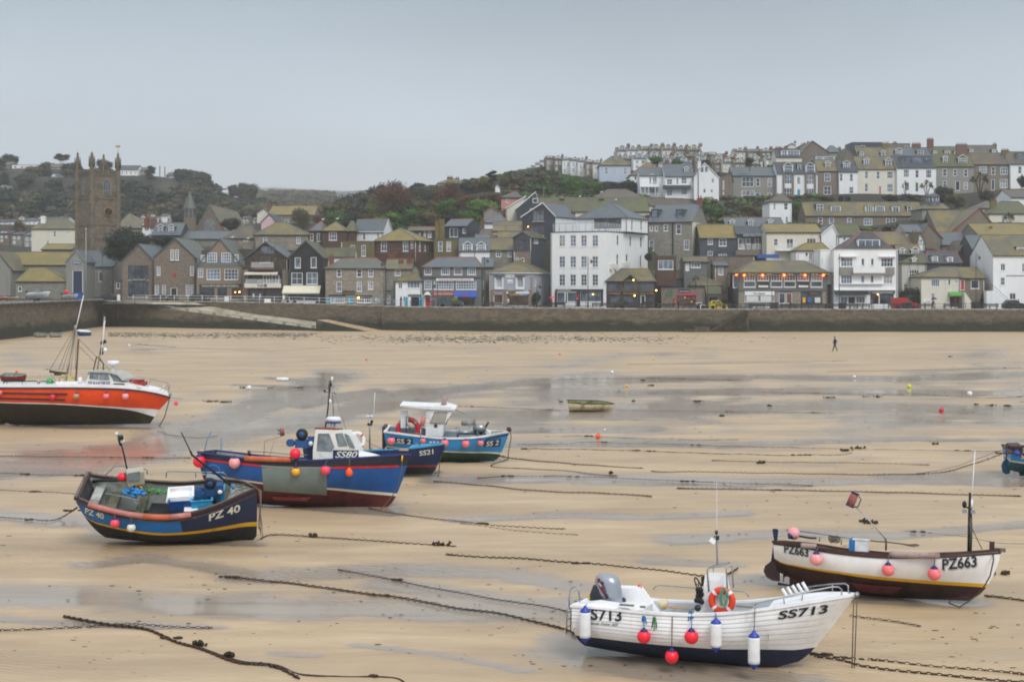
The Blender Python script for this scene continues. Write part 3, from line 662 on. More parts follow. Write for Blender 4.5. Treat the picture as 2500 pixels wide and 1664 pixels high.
H_BLACK=HP('black_bottom_paint','#14171a','#2c3320',.4,.6);H_YEL=HP('yellow_line_paint','#e0ac12','#a08020',.25);H_RED=HP('red_bottom_paint','#5e1c1e','#3a1618',.4,.6)
H_REDL=HP('red_line_paint','#c01424');H_GREY=HP('grey_side_plate','#71807f','#8e8a6a',.35,.5);HCY=HP('cyan_hull_paint','#2184c4','#4a90b0',.2);H_TEAL=HP('teal_deck_paint','#2b8fc0','#7ab0c0',.25,.4)
H_GREENB=HP('green_bottom_paint','#14453f','#22381c',.55,.6);HCR=HP('cream_paint','#ddd9c4','#a8a184',.3);HWD=HP('varnished_rubbing_wood','#42231c','#241713',.5,.45);HGI=HP('grey_inner_paint','#8d948f','#5d6152',.45,.6)
H_PIPE=HP('faded_orange_pipe','#c25f38','#d88c68',.35,.5);H_PIPEP=HP('faded_pink_pipe','#b9726a','#cf9d92',.4,.5);HPW=HP('faded_white_pipe','#a59390','#7d5f58',.4,.5);HDK=HP('dark_deck_mat','#26282c','#35373a',.3,.8)
H_LET=mat('white_lettering','#dcdccf',.5);H_LETB=mat('black_lettering','#1b2030',.5);H_LETG=mat('grey_letter_shadow','#a9aeb4',.5);MGC=mat('clear_cabin_glass','#7c8890',.06,c2='#4c555c',amt=.6,dsc=1.5,spec=.8)
MCL=bpy.data.materials.new('perspex');MCL.use_nodes=True;_b=MCL.node_tree.nodes['Principled BSDF'];_b.inputs['Alpha'].default_value=.22;_b.inputs['Roughness'].default_value=.05;_b.inputs['Base Color'].default_value=(.8,.83,.85,1)
MRB=mat('black_rubber','#16181b',.7,var=.3,sc=8);MBP=HP('blue_machine_paint','#1d4f86','#2a3a50',.3,.45);M_SEATB=mat('sea_blue_plastic','#1d73b0',.45,c2='#2b4f70',amt=.25,dsc=3)
def outboard(B,c,s,m=MST):
 pass
def boat_atlantic():
 view('m');o=gnd(1350,1052);B=Boat('fishing_boat','white clinker-look open boat with a silver outboard, SS713 on its bow, nearest to the camera','m',o,-20,-5,2.2,[(112,622),(330,640),(650,672),(1000,690),(1300,680),(1600,645),(1900,598),(2100,565),(2262,535)],[(2262,540),(2180,640),(2090,760),(2000,870),(1920,965),(1840,1030),(1700,1068)],rake=.05,zk=((0,.16),(.3,.06),(.7,-.02),(.9,-.02),(1,0)),pmid=3.6,pstern=3.4,pbow=1.3,bprof=[(0,.86),(.2,.96),(.42,1),(.62,.97),(.76,.87),(.87,.66),(.95,.36),(1,.02)])
 wl=B.qline([(160,838),(250,848),(500,878),(900,918),(1250,940),(1600,942),(1915,935)]);wl=[(0,wl[0][1])]+wl[1:-1]+[(1,wl[-1][1])]
 n=8
 B.hull([H_NAVY,HWH],[(wl,7,0)],name='hull')
 for k in range(n):
  f0,f1=k/n,(k+1)/n;mb=MB();nt=34
  for side in(-1,1):
   vs=[]
   for i in range(nt+1):
    t=i/nt;w=si(t,wl)
    q0,q1=w+(1-w)*f0,w+(1-w)*f1;lo=s_=.022*min(1,(1-t)*12)
    vs+=[B.surf(t,q0,side,-.006),B.surf(t,q0,side,lo),B.surf(t,(q0+q1)/2,side,lo*.7),B.surf(t,min(q1,1),side,.001)]
   fs=[(i*4+j,(i+1)*4+j,(i+1)*4+j+1,i*4+j+1)for i in range(nt)for j in range(3)]
   mb.add(vs,[f if side<0 else f[::-1]for f in fs],0,False)
  w=si(0,wl);q0,q1=w+(1-w)*f0,w+(1-w)*f1;mb.qd(B.surf(0,q0,-1,.02),B.surf(0,q1,-1,.01),B.surf(0,q1,1,.01),B.surf(0,q0,1,.02));mb.bd('strake',HWH,B.r)
 g_in=HP('pale_grey_liner','#a5adb6','#8b8a80',.3,.5);fl=HP('cockpit_liner','#c8c8c4','#9a917c',.4,.6)
 nt=20;ib=MB();T2=[.02+.70*i/nt for i in range(nt+1)];q0=.56
 for side in(-1,1):
  vs=[]
  for t in T2:vs+=[B.surf(t,q0,side,-.2),B.surf(t,.96,side,-.2),B.surf(t,1.0,side,-.18)]
  ib.add(vs,[(i*3+j,i*3+j+1,(i+1)*3+j+1,(i+1)*3+j)for i in range(nt)for j in range(2)],0,True)
 ib.bd('inner_hull',g_in,B.r);fb=MB()
 for i in range(nt):fb.qd(B.surf(T2[i],q0,-1,-.19),B.surf(T2[i+1],q0,-1,-.19),B.surf(T2[i+1],q0,1,-.19),B.surf(T2[i],q0,1,-.19))
 fb.bd('cockpit_floor',fl,B.r)
 B.cap(HWH,.2,.05,name='gunwale',out=.045);fd=MB()
 vs=[]
 for i in range(13):
  t=.72+.27*i/12
  for j in range(-3,4):p=B.surf(t,1,-1);vs.append((p.x,(abs(p.y))*j/3.05,p.z+.052+.07*(1-(j/3)**2)*min(1,(1-t)*8)))
 fd.add(vs,[(i*7+j,(i+1)*7+j,(i+1)*7+j+1,i*7+j+1)for i in range(12)for j in range(6)],0,True)
 p=B.surf(.72,1,-1);fd.qd((p.x,p.y+.15,B.surf(.72,q0,-1).z),(p.x,-p.y-.15,B.surf(.72,q0,-1).z),(p.x,-p.y-.15,p.z+.06),(p.x,p.y+.15,p.z+.06));fd.bd('foredeck',HWH,B.r)
 z0=B.surf(.1,1,-1).z;x0=B.x0;sw=MB();yb=B.b(.05)-.05
 sw.pm([(x0+.02,-yb,z0-.45),(x0+.02,-yb,z0+.03),(x0+.5,-yb,z0+.12),(x0+1.3,-yb,z0+.06),(x0+1.75,-yb,z0-.45)],(0,yb-.38,0))
 sw.pm([(x0+.02,.38,z0-.45),(x0+.02,.38,z0+.03),(x0+.45,.38,z0+.3),(x0+1.1,.38,z0+.32),(x0+1.75,.38,z0-.45)],(0,yb-.38,0))
 sw.box(x0+.75,x0+1.5,-.38,.38,z0-.45,z0+.02);sw.bd('engine_well',HWH,B.r)
 for q in((500,572,.3),):
  c=B.P(*q);r_=MB();r_.ball(c,.07,10);r_.bd('speaker',MNP,B.r)
 c=B.P(1110,640,-.28);xa,xb=B.P(1100,520,-.25).x,B.P(1255,520,-.25).x;zt=B.P(1180,378,-.1).z;zb=B.surf(.5,q0,-1).z;cs=MB()
 xm=B.P(1040,600,-.25).x;zm=B.P(1100,500,-.25).z
 cs.pm([(xm,-.3,zb),(xm+.02,-.3,zm-.08),(xa+.02,-.3,zm),(xa+.06,-.3,zt),(xb-.04,-.3,zt),(xb+.05,-.3,zm),(xb+.14,-.3,zb)],(0,.62,0));cs.bd('console',HWH,B.r)
 dk=MB();dk.box(xa-.04,xa+.015,-.22,.24,zm+.1,zt-.05);dk.bd('instrument_panel',MRB,B.r)
 ws=MB();f=[B.P(1150,505,-.32),B.P(1136,345,-.3),B.P(1150,325,-.3),B.P(1262,306,-.3),B.P(1280,330,-.3),B.P(1290,505,-.32)];ws.tb(f,.016,6);ws.tb([Ve((p.x,-p.y+.02,p.z))for p in f],.016,6);ws.tb([f[2],Ve((f[2].x,.32,f[2].z))],.016,6);ws.tb([f[3],Ve((f[3].x,.32,f[3].z))],.016,6)
 ws.bd('windscreen_frame',MST,B.r);pn=MB();pn.poly([Ve((p.x,p.y+.01,p.z))for p in f]);pn.bd('windscreen',MCL,B.r)
 wh=MB();wc=B.P(1072,465,0);Mx=MT(wc)@MR(rad(65),4,'Y');ring=[Mx@Ve((.2*cos(a*PI/10),.2*sin(a*PI/10),0))for a in range(21)]
 wh.tb(ring,.016,6);[wh.tb([wc,ring[k]],.01,4)for k in(0,7,13)];wh.bd('steering_wheel',MRB,B.r)
 ml=B.rod([(1213,305,.1),(1209,180,.1),(1205,62,.1)],.022,MST,'mast');w=MB();w.tb([B.P(1209,90,.12),B.P(1209,-18,.12),B.P(1209,-330,.12)],[.008,.006,.003],4);w.bd('aerial',MWP,B.r)
 lt=MB();lt.cbox(B.P(1177,122,.05),.13,.1,.1,0,.3,0,.6);lt.bd('deck_light',MWP,B.r);lt=MB();lt.cbox(B.P(1214,100,.05),.07,.07,.09);lt.tb([B.P(1206,45,.1),B.P(1206,70,.1)],.035,8);lt.tb([B.P(1185,92,.1),B.P(1228,85,.1)],.012,5);lt.bd('navigation_light',MDK,B.r)
 B.rod([(95,640,-.5),(90,560,-.5),(100,490,-.5),(125,466,-.5),(150,475,-.5),(166,520,-.5),(175,600,-.5)],.015,MST,'stern_rail')
 zf=.82
 B.rod([(728,492,zf),(742,468,zf),(775,458,zf),(1000,474,zf),(1240,495,zf),(1400,503,zf),(1430,515,zf),(1452,545,zf)],.014,MST,'side_rail')
 for sgn,pts in((-1,[(1495,612,-.98),(1520,592,-.96),(1700,552,-.85),(1900,505,-.6),(2080,470,-.38),(2130,470,-.3),(2155,490,-.28),(2152,545,-.27)]),(1,[(1880,475,.62),(1960,462,.5),(2080,448,.35),(2180,444,.2),(2203,460,.15),(2206,515,.15)])):B.rod(pts,.017,MST,'bow_rail')
 for x0_,y0_,x1_,y1_,l_ in((1720,598,1712,545,-.84),(1850,585,1860,520,-.66),(2085,505,2084,450,.34)):B.rod([(x0_,y0_,l_),(x1_,y1_,l_)],.014,MST,'bow_rail')
 for k in range(5):
  x=1704+k*38;y=482-k*12;B.rod([(x,y,-.15+k*.02),(x+42,y+68,-.15+k*.02)],.035,MWP,'rod_holder',8)
 B.rod([(1715,545,-.15),(1905,498,-.05)],.02,MWP,'rod_rack')
 om=MB();oc=B.P(392,470,0);mo=mat('silver_cowl','#9da3ae',.25,.35,var=.03)
 def ell(cx,prof,m,mbx,ysc=.72):
  for j,(z,r,dx)in enumerate(prof):pass
  vs=[];n_=16
  for z,r,dx in prof:
   for k in range(n_):a=2*PI*k/n_;vs.append((cx.x+dx+r*cos(a),cx.y+r*ysc*sin(a),cx.z+z))
  k_=len(prof);mbx.add(vs,[(i*n_+j,i*n_+(j+1)%n_,(i+1)*n_+(j+1)%n_,(i+1)*n_+j)for i in range(k_-1)for j in range(n_)]+[tuple((k_-1)*n_+j for j in range(n_)),tuple(range(n_))[::-1]],m,True)
 ell(oc,[(-.42,.24,.06),(-.3,.27,.05),(-.1,.31,.0),(.1,.3,-.03),(.22,.26,-.05),(.28,.16,-.06),(.3,.02,-.06)],0,om)
 om.bd('engine_cowl',mo,B.r);bk=MB();ell(oc+Ve((-.17,0,-.04)),[(-.44,.26,-.03),(-.2,.27,-.02),(.05,.22,.02),(.17,.1,.1)],0,bk,.76);bk.tb([oc+Ve((-.2,0,-.4)),oc+Ve((-.3,0,-1.0))],[.12,.09],8);bk.bd('engine_leg',MDK,B.r)
 st=MB();vs=[];cols=[]
 for i in range(9):
  v=i/8;xx=302+72*v**1.6;yy=408+150*v
  vs+=[B.P(xx,yy,-.222),B.P(xx+24-12*v,yy-4,-.228)]
 st.add(vs,[(i*2,i*2+1,i*2+3,i*2+2)for i in range(8)]);st.bd('cowl_stripe',mat('wine_stripe','#7a1230',.4),B.r)
 B.text('MARINER',(328,430),(372,562),22,MDK,plane=-.233,name='cowl_lettering',up=(1,-.1));B.text('60',(312,445),(330,470),14,MWT,plane=-.236,name='cowl_number',up=(.6,-.8))
 br=MB();tc=B.P(112,660,-.6);br.box(tc.x-.08,tc.x+.1,-.2,-.15,tc.z-.4,tc.z+.2);br.box(tc.x-.08,tc.x+.1,.15,.2,tc.z-.4,tc.z+.2);br.box(tc.x-.1,tc.x-.04,-.2,.2,tc.z-.12,tc.z+.1)
 for k in range(4):br.tb([(tc.x-.13,-.55+.0,tc.z-.35+k*.16),(tc.x-.13,-.25,tc.z-.35+k*.16)],.012,5)
 br.tb([(tc.x-.13,-.55,tc.z-.5),(tc.x-.13,-.55,tc.z+.3)],.014,5);br.tb([(tc.x-.13,-.25,tc.z-.5),(tc.x-.13,-.25,tc.z+.3)],.014,5);br.bd('transom_bracket',MST,B.r)
 B.text('SS713',(196,712),(488,728),84,H_LETB,.022,.036);B.text('Atlantic Fisher 600',(222,748),(462,766),19,H_LETB,.008,.036,name='script_lettering',shear=.35)
 B.text('SS713',(1668,716),(2052,664),60,H_LETB,.025,.036,shear=.12)
 for a,b_,w in(((470,622),(572,634),.01),((625,638),(658,641),.01),((1352,652),(1475,642),.01)):
  p,q=B.hit(*a,.05),B.hit(*b_,.05);m_=MB();m_.box(p.x,q.x,p.y-.005,p.y+.12,max(p.z,q.z)+.03,max(p.z,q.z)+.062);m_.bd('tread_strip',mat('brown_grey_tread','#7d7468',.8),B.r)
 view('m');c=B.W(1248,575,-.42);lb=LBy(c,.225,.075,(rad(-8),0,rad(-20)),'orange lifebuoy with silver bands propped against the white console',mat('lifebuoy_orange','#e8401c',.5))
 gc=MB()
 for k in range(7):
  rr=.1+.012*(k%4);cc=B.P(1258+(k%3)*6,545+(k%2)*8,-.55-k*.008);gc.tb([cc+Ve((rr*.6*cos(a*PI/8),0,rr*1.6*sin(a*PI/8)))for a in range(17)],.009,4)
 g=gc.bd('rope_coil',mat('pale_green_rope','#6fa88a',.8));g.matrix_world=B.M;tag(g,'pale green rope coil hung over the orange lifebuoy','rope')
 bl=MB();rr=RR(3)
 for k in range(26):
  p=B.P(1075+rr.uniform(-22,26),535+rr.uniform(-50,50),-.4+rr.uniform(-.05,.1));bl.ball(p,rr.uniform(.035,.06),7)
 g=bl.bd('mop',MRB);g.matrix_world=B.M;tag(g,'shaggy black mop head leaning on the side of the console','mop');bb=MB();bb.ball(B.P(1064,630,-.5),.075,12);g=bb.bd('float',MDK);g.matrix_world=B.M;tag(g,'small black float lying at the foot of the console','float')
 jm=MB();c=B.P(800,605,.25);jm.lh([(.0001,-.09),(.1,-.08),(.12,.02),(.07,.1),(.05,.14)],12,0,MT(c)@MR(.9,4,'Y'));g=jm.bd('bailer_jug',mat('bone_plastic','#d9cba6',.5));g.matrix_world=B.M;tag(g,'bone-coloured plastic jug lying on the white boat\'s deck boards','jug')
 pb=MB()
 for k in range(4):c=B.P(920,628,.15+k*.13);pb.box(c.x-.35,c.x+.35,c.y-.055,c.y+.055,c.z-.02,c.z+.01)
 g=pb.bd('bottom_boards',mat('bare_pine','#b58e62',.7,var=.3));g.matrix_world=B.M;tag(g,'bare wooden boards lying loose in the white boat','boards')
 an=MB();a0=B.P(1975,545,-.05);rr=RR(5)
 an.tb([B.P(1985+i*18,545+sin(i*1.7)*8-i*1.3,-.05+.02*sin(i))for i in range(14)],.02,5);[an.ball(B.P(2000+rr.uniform(-25,25),540+rr.uniform(-8,12),-.05),.035,6)for _ in range(10)]
 g=an.bd('anchor_chain',MCH);g.matrix_world=B.M;tag(g,'rusty anchor chain heaped on the white boat\'s foredeck','chain')
 tube_fender(B,212,606,900,84,'long white tube fender at the stern beside the S713 lettering',(225,600,-1.0),'white tube fenders of the nearest boat',rope=M_ROPEY)
 tube_fender(B,1203,696,966,86,'long white tube fender hanging amidships below the lifebuoy',(1200,668),'white tube fenders of the nearest boat')
 tube_fender(B,1490,793,1098,90,'long white tube fender hanging lowest, forward of amidships',(1498,630),'white tube fenders of the nearest boat')
 BF(B,657,846,52,MRD,'fluorescent red ball fender on blue cord, nearest the outboard',(658,690),None,'red ball fenders of the nearest boat',rope=M_ROPEB)
 BF(B,868,997,52,MRD,'fluorescent red ball fender hanging lowest, almost on the wet sand',(872,695),None,'red ball fenders of the nearest boat')
 BF(B,1017,848,54,MRD,'fluorescent red ball fender on blue cord just aft of the middle tube fender',(1018,660),None,'red ball fenders of the nearest boat',rope=M_ROPEB)
 kn=MB();rr=RR(8)
 for cx,cy,yl,m_,nm,lb in((655,700,None,M_ROPEB,'knotted_cord','blue cord knotted on the gunwale above the rear red fender'),(1010,655,None,M_ROPEB,'knotted_cord','blue cord knotted on the gunwale above the middle red fender'),(735,705,None,M_ROPEG,'knotted_cord','green cord dangling from the gunwale between two red fenders'),(622,465,.75,MOR,'knotted_cord','orange cord bunched on the far gunwale by the outboard'),(245,550,-.75,M_ROPEY,'knotted_cord','yellow cord bunched on the near stern corner of the white boat')):
  kn=MB()
  for k in range(7):
   def q(dx,dy):return B.hit(cx+dx,cy+dy,.03)if yl is None else B.P(cx+dx,cy+dy,yl)
   sx=rr.uniform(-22,22);kn.tb([q(0,-8),q(sx*.5,rr.uniform(-12,14)),q(sx,(rr.uniform(10,70)if yl is None else rr.uniform(-14,22))*(1.5 if m_ is M_ROPEG else 1))],.011,4)
  g=kn.bd(nm,m_);g.matrix_world=B.M;tag(g,lb,'cord')
 for yl,x,xb_ in((-.08,2245,2232),(.06,2270,2250)):
  a=B.W(x,555,yl);b_=gnd(xb_,1085);r_=MB();r_.tb([a-b_,(a-b_)*.5,(0,0,.02)],.014,5);g=r_.bd('mooring_rope',MRP,loc=b_);tag(g,'taut dark rope dropping from the white boat\'s bow roller to the sand, %s of two'%('left' if yl<0 else 'right'),'rope')
 ch=MB()
 for x in(2268,2215):p=B.P(x,528,0);ch.tb([p+Ve((0,-.1,0)),p+Ve((0,.1,0))],.05,10)
 ch.bd('bow_roller',MST,B.r);return B
boat_atlantic()
def gear(B,mb,name,m,lb,cat):
 g=mb.bd(name,m);g.matrix_world=B.M;return tag(g,lb,cat)
def winch(B,c,s=1.0,name='pot_hauler'):
 w=MB();w.lh([(.0001,-.06),(.13,-.06),(.2,-.03),(.2,.03),(.13,.06),(.0001,.06)],18,0,MT(c+Ve((-.1,-.1,.28))*s)@MR(PI/2,4,'X')@Matrix.Scale(s,4));h=w.bd('hauler_wheel',MRB,B.r)
 w=MB();w.lh([(.0001,-.075),(.1,-.07),(.1,.07),(.0001,.075)],12,0,MT(c+Ve((-.1,-.1,.28))*s)@MR(PI/2,4,'X')@Matrix.Scale(s,4));w.bd('wheel_hub',MBP,h)
 w=MB();w.lh([(.0001,-.1),(.03,-.12),(.13,-.12),(.13,-.08),(.07,-.05),(.07,.05),(.13,.08),(.13,.12),(.0001,.12)],16,0,MT(c+Ve((-.48,-.12,.0))*s)@MR(PI/2,4,'X')@Matrix.Scale(s,4));w.bd('hauler_drum',MBP,B.root,smooth=False)
 w=MB();cc=c;w.cbox(c+Ve((-.05,0,-.02))*s,.55*s,.22*s,.3*s);w.cbox(c+Ve((.2,0,.05))*s,.2*s,.3*s,.34*s);w.lh([(.12,0),(.12,.3)],12,0,MT(c+Ve((-.35,.05,0))*s)@MR(PI/2,4,'Y'));w.bd('hauler_body',MBP,B.r)
 w=MB();w.ball(c+Ve((.22,-.12,-.02))*s,.09*s,10);w.bd('hauler_cap',MWP,B.r)
def boat_pz663():
 view('n');o=gnd(1150,1262);B=Boat('fishing_boat','white wooden fishing boat PZ663 with a dark rail, yellow line and brown bottom','n',o,-23,-9,2.3,[(236,806),(480,832),(700,872),(1000,905),(1220,918),(1650,912),(1900,896),(2080,880),(2168,872)],[(2168,872),(2140,985),(2100,1080),(2045,1180),(1985,1245),(1930,1280),(1870,1302)],rake=.0,zk=((0,.5),(.08,.34),(.22,.16),(.45,.04),(1,0)),pmid=2.9,pstern=1.9,pbow=1.3,bprof=[(0,.52),(.1,.72),(.25,.9),(.42,1),(.62,.95),(.76,.80),(.87,.54),(.95,.24),(1,.012)])
 w1=B.qline([(240,945),(285,975),(430,1012),(800,1075),(1200,1128),(1700,1168),(2048,1190)]);w2=B.qline([(240,940),(285,968),(430,1000),(800,1056),(1200,1103),(1700,1140),(2060,1160)])
 fx=lambda w:[(0,w[0][1])]+w[1:-1]+[(1,w[-1][1])]
 brown=HP('brown_antifouling','#381b18','#191512',.45,.7);B.hull([brown,H_YEL,HWH],[(fx(w1),8,0),(fx(w2),1,1),(1.0,7,2)],inner=(HGI,HDK),floorq=.6)
 B.cap(HWD,.12,.07,dz=-.03,out=.04);B.strip(None,.045,HWD,q=[(0,.945),(1,.945)])
 sk=MB();a=[B.P(x,y,-.04)for x,y in((372,1020),(372,1172),(700,1215),(1300,1272),(1900,1298),(1900,1240),(900,1130))];sk.pm(a,(0,.08,0));sk.bd('keel',brown,B.r)
 bk=MB();pts=[B.hit(x,y,.0)for x,y in((870,1140),(1330,1185),(1250,1235),(1000,1215))];bk.pm(pts,(0,-.12,-.03));bk.bd('bilge_keel',H_RED,B.r)
 rd=MB();a=[B.P(x,y,-.03)for x,y in((243,930),(205,975),(165,1005),(152,1050),(175,1100),(225,1130),(288,1138),(290,985),(262,940))];rd.pm(a,(0,.06,0));rd.bd('rudder',HP('brown_rudder','#3a1e22','#1c1a2c',.4),B.r)
 rd=MB();a=[B.P(x,y,-.04)for x,y in((226,700),(238,692),(262,692),(274,704),(266,780),(240,960),(215,975),(240,780))];rd.pm(a,(0,.08,0));rd.bd('rudder_head',H_NAVY,B.r)
 pr=MB();c=B.P(325,1090,0)
 for k in range(3):
  a=k*2.09;d=Ve((.02,cos(a),sin(a)));e=Ve((.06,-sin(a),cos(a)));pr.poly([c+e*.04,c+d*.14+e*.1,c+d*.2,c+d*.14-e*.06,c-e*.03])
 pr.tb([c,B.P(372,1085,0)],.03,6);pr.ball(c,.04,8);pr.bd('propeller',mat('bronze','#6a4a35',.4,.6),B.r);sf=MB();sf.pm([B.P(x,y,-.03)for x,y in((275,1145),(372,1165),(372,1178),(270,1168))],(0,.06,0));sf.bd('heel_shoe',brown,B.r)
 B.rod([(450,712,.85),(640,735,.88),(820,762,.95),(1042,788,.98)],.018,MST,'side_rail')
 for x,y0,y1,l in((632,734,800,.88),(815,762,828,.95),(1036,788,870,.98)):B.rod([(x,y0,l),(x-6,y1,l)],.016,MST,'rail_post')
 B.text('PZ663',(330,898),(536,936),66,H_LETG,.02,.008,'letter_shadow');B.text('PZ663',(322,890),(530,928),66,H_LETB,.022,.016)
 B.text('PZ663',(1668,1048),(1964,1020),86,H_LETG,.02,.008,'letter_shadow');B.text('PZ663',(1660,1038),(1956,1010),88,H_LETB,.022,.016)
 for x0,y0,x1,y1,r in((470,834,598,842,22),(1222,908,1642,922,26)):
  y_l=B.hit((x0+x1)/2,y0,.08).y;g=MB();s=T[2]/F*38;a,b_=B.P(x0,y0,y_l),B.P(x1,y1,y_l);n=8;g.tb([a.lerp(b_,i/n)+Ve((0,(.06 if x1>900 else 0)*-(1-(2*i/n-1)**2)+.02,0))for i in range(n+1)],r*s,12);g.bd('pipe_guard',HPW,B.r)
 mx=-.1;B.rod([(1886,880,mx),(1890,700,mx),(1893,560,mx),(1900,400,mx),(1896,388,mx)],.035,MIR,'mast',6)
 B.rod([(1906,880,0),(1912,700,0),(1906,500,0)],.03,mat('grey_timber','#5d564e',.8),'mast_brace',6);rr=RR(4)
 lr=MB();[lr.tb([B.P(1893+rr.uniform(-14,14),560+k*14,-.1-rr.random()*.05),B.P(1900+rr.uniform(-22,22),640+k*14,-.12),B.P(1896+rr.uniform(-12,26),740+k*12,-.1)],.009,4)for k in range(7)];lr.bd('tied_ropes',MRP,B.r)
 B.rod([(1900,650,0),(1950,760,0),(2002,866,0)],.012,MRP,'stay');B.rod([(1910,470,0),(1924,300,0),(1941,35,0)],.012,MWP,'aerial');wb=MB();wb.tb([B.P(1907,520,0),B.P(1911,445,0)],.045,8);wb.bd('aerial_base',MWP,B.r)
 lp=MB();lp.ball(B.P(1852,488,-.1),.075,10,sq=(.8,1,1.3));lp.tb([B.P(1866,508,-.1),B.P(1892,520,-.1)],.02,5);lp.bd('spotlight',MRB,B.r)
 for x,y in((1852,546),(1925,550)):lp=MB();lp.cbox(B.P(x,y,-.1),.11,.1,.09);lp.bd('deck_light',MST,B.r)
 B.rod([(1185,780,.5),(1080,660,.5),(1000,575,.5),(925,500,.5)],.014,MST,'outrigger_pole');B.rod([(1188,876,.5),(1190,800,.5),(1182,770,.5)],.028,mat('grey_timber','#5d564e',.8),'pole_post',6)
 pt=MB();c=B.P(905,445,.5);Mx=MT(c)@MR(rad(22),4,'Y');pt.lh([(.11,-.2),(.115,0),(.1,.19)],12,0,Mx);pt.bd('lamp_can',mat('rusty_red_can','#8e4a44',.6,c2='#b9786c',amt=.5),B.r)
 pt=MB();pt.lh([(.12,.17),(.12,.21),(.0001,.215)],12,0,Mx);pt.lh([(.0001,-.215),(.12,-.21),(.12,-.17)],12,0,Mx);pt.tb([Mx@Ve((.12,0,.15)),Mx@Ve((.21,0,.1)),Mx@Ve((.21,0,-.12)),Mx@Ve((.12,0,-.17))],.016,5);pt.bd('lamp_cage',MNP,B.r)
 sa=MB();p=B.P(2085,850,0);sa.cbox(p,.12,.14,.3);sa.bd('samson_post',HWD,B.r);rl=MB();a=B.P(2110,872,0);b_=B.P(2200,872,0);rl.cbox((a+b_)/2,(b_-a).length,.16,.1);rl.bd('bow_fitting',mat('weathered_timber','#6f675c',.85),B.r)
 B.rod([(600,772,.3),(545,770,.3),(440,752,.3)],.03,MIR,'tiller')
 bx=MB();c=B.P(978,835,.1);bx.cbox(c,.38,.3,.3);bx.cbox(c+Ve((0,0,.16)),.42,.34,.04);gear(B,bx,'box',MWP,'white plastic box standing in PZ663 behind the rail','box')
 bx=MB();c=B.P(906,830,.05);bx.cbox(c,.16,.22,.3);bx.tb([c+Ve((-.05,0,.15)),c+Ve((0,0,.2)),c+Ve((.05,0,.15))],.02,5);gear(B,bx,'jerrycan',M_SEATB,'blue jerrycan beside the white box in PZ663','can')
 cl=MB()
 for k in range(9):
  x=716+k*9;y0=765+(k%3)*4;cl.tb([B.P(x+14*cos(a*PI/8),y0+(12 if a<8 else 34+(k%2)*8)*sin(a*PI/8)*(-1 if a<8 else-1)+(0),.92-.01*k)for a in range(17)],.012,4)
 gear(B,cl,'rope_coil',MRP,'grey rope coils tied over the far rail of PZ663','rope')
 rp=MB();rp.tb([B.P(x,y,.55)for x,y in((1040,790),(1120,800),(1180,802),(1290,815),(1380,828),(1450,824),(1470,832),(1420,840),(1330,822))],.02,5);gear(B,rp,'rope',MRP,'frayed rope lying along the far gunwale of PZ663','rope')
 BF(B,408,732,52,M_PALE,'pale pink ball fender sitting up on the stern deck of PZ663',None,-.1,'pink fenders of PZ663',capdir=(-.75,-.45,-.5))
 BF(B,598,948,55,M_PALE,'pale pink ball fender beside the rear PZ663 number',(618,845),None,'pink fenders of PZ663')
 BF(B,1206,1040,53,MSL,'pink ball fender amidships at the aft end of the long pipe guard',(1212,905),None,'pink fenders of PZ663')
 BF(B,1597,1074,56,MSL,'pink ball fender just left of the forward PZ663 number',(1600,900),None,'pink fenders of PZ663')
 br=MB();br.tb([B.P(x,y,yl)for x,y,yl in((2095,880,-.1),(2098,960,-.42),(2070,1090,-.45),(2020,1180,-.42),(1960,1250,-.4),(1880,1310,-.5),(1810,1355,-.7),(1720,1320,-.6),(1730,1300,-.55))],.02,5);gear(B,br,'bow_rope',mat('weedy_rope','#3d3b26',.9),'weedy rope falling from the stem of PZ663 to the sand','rope');return B
boat_pz663()
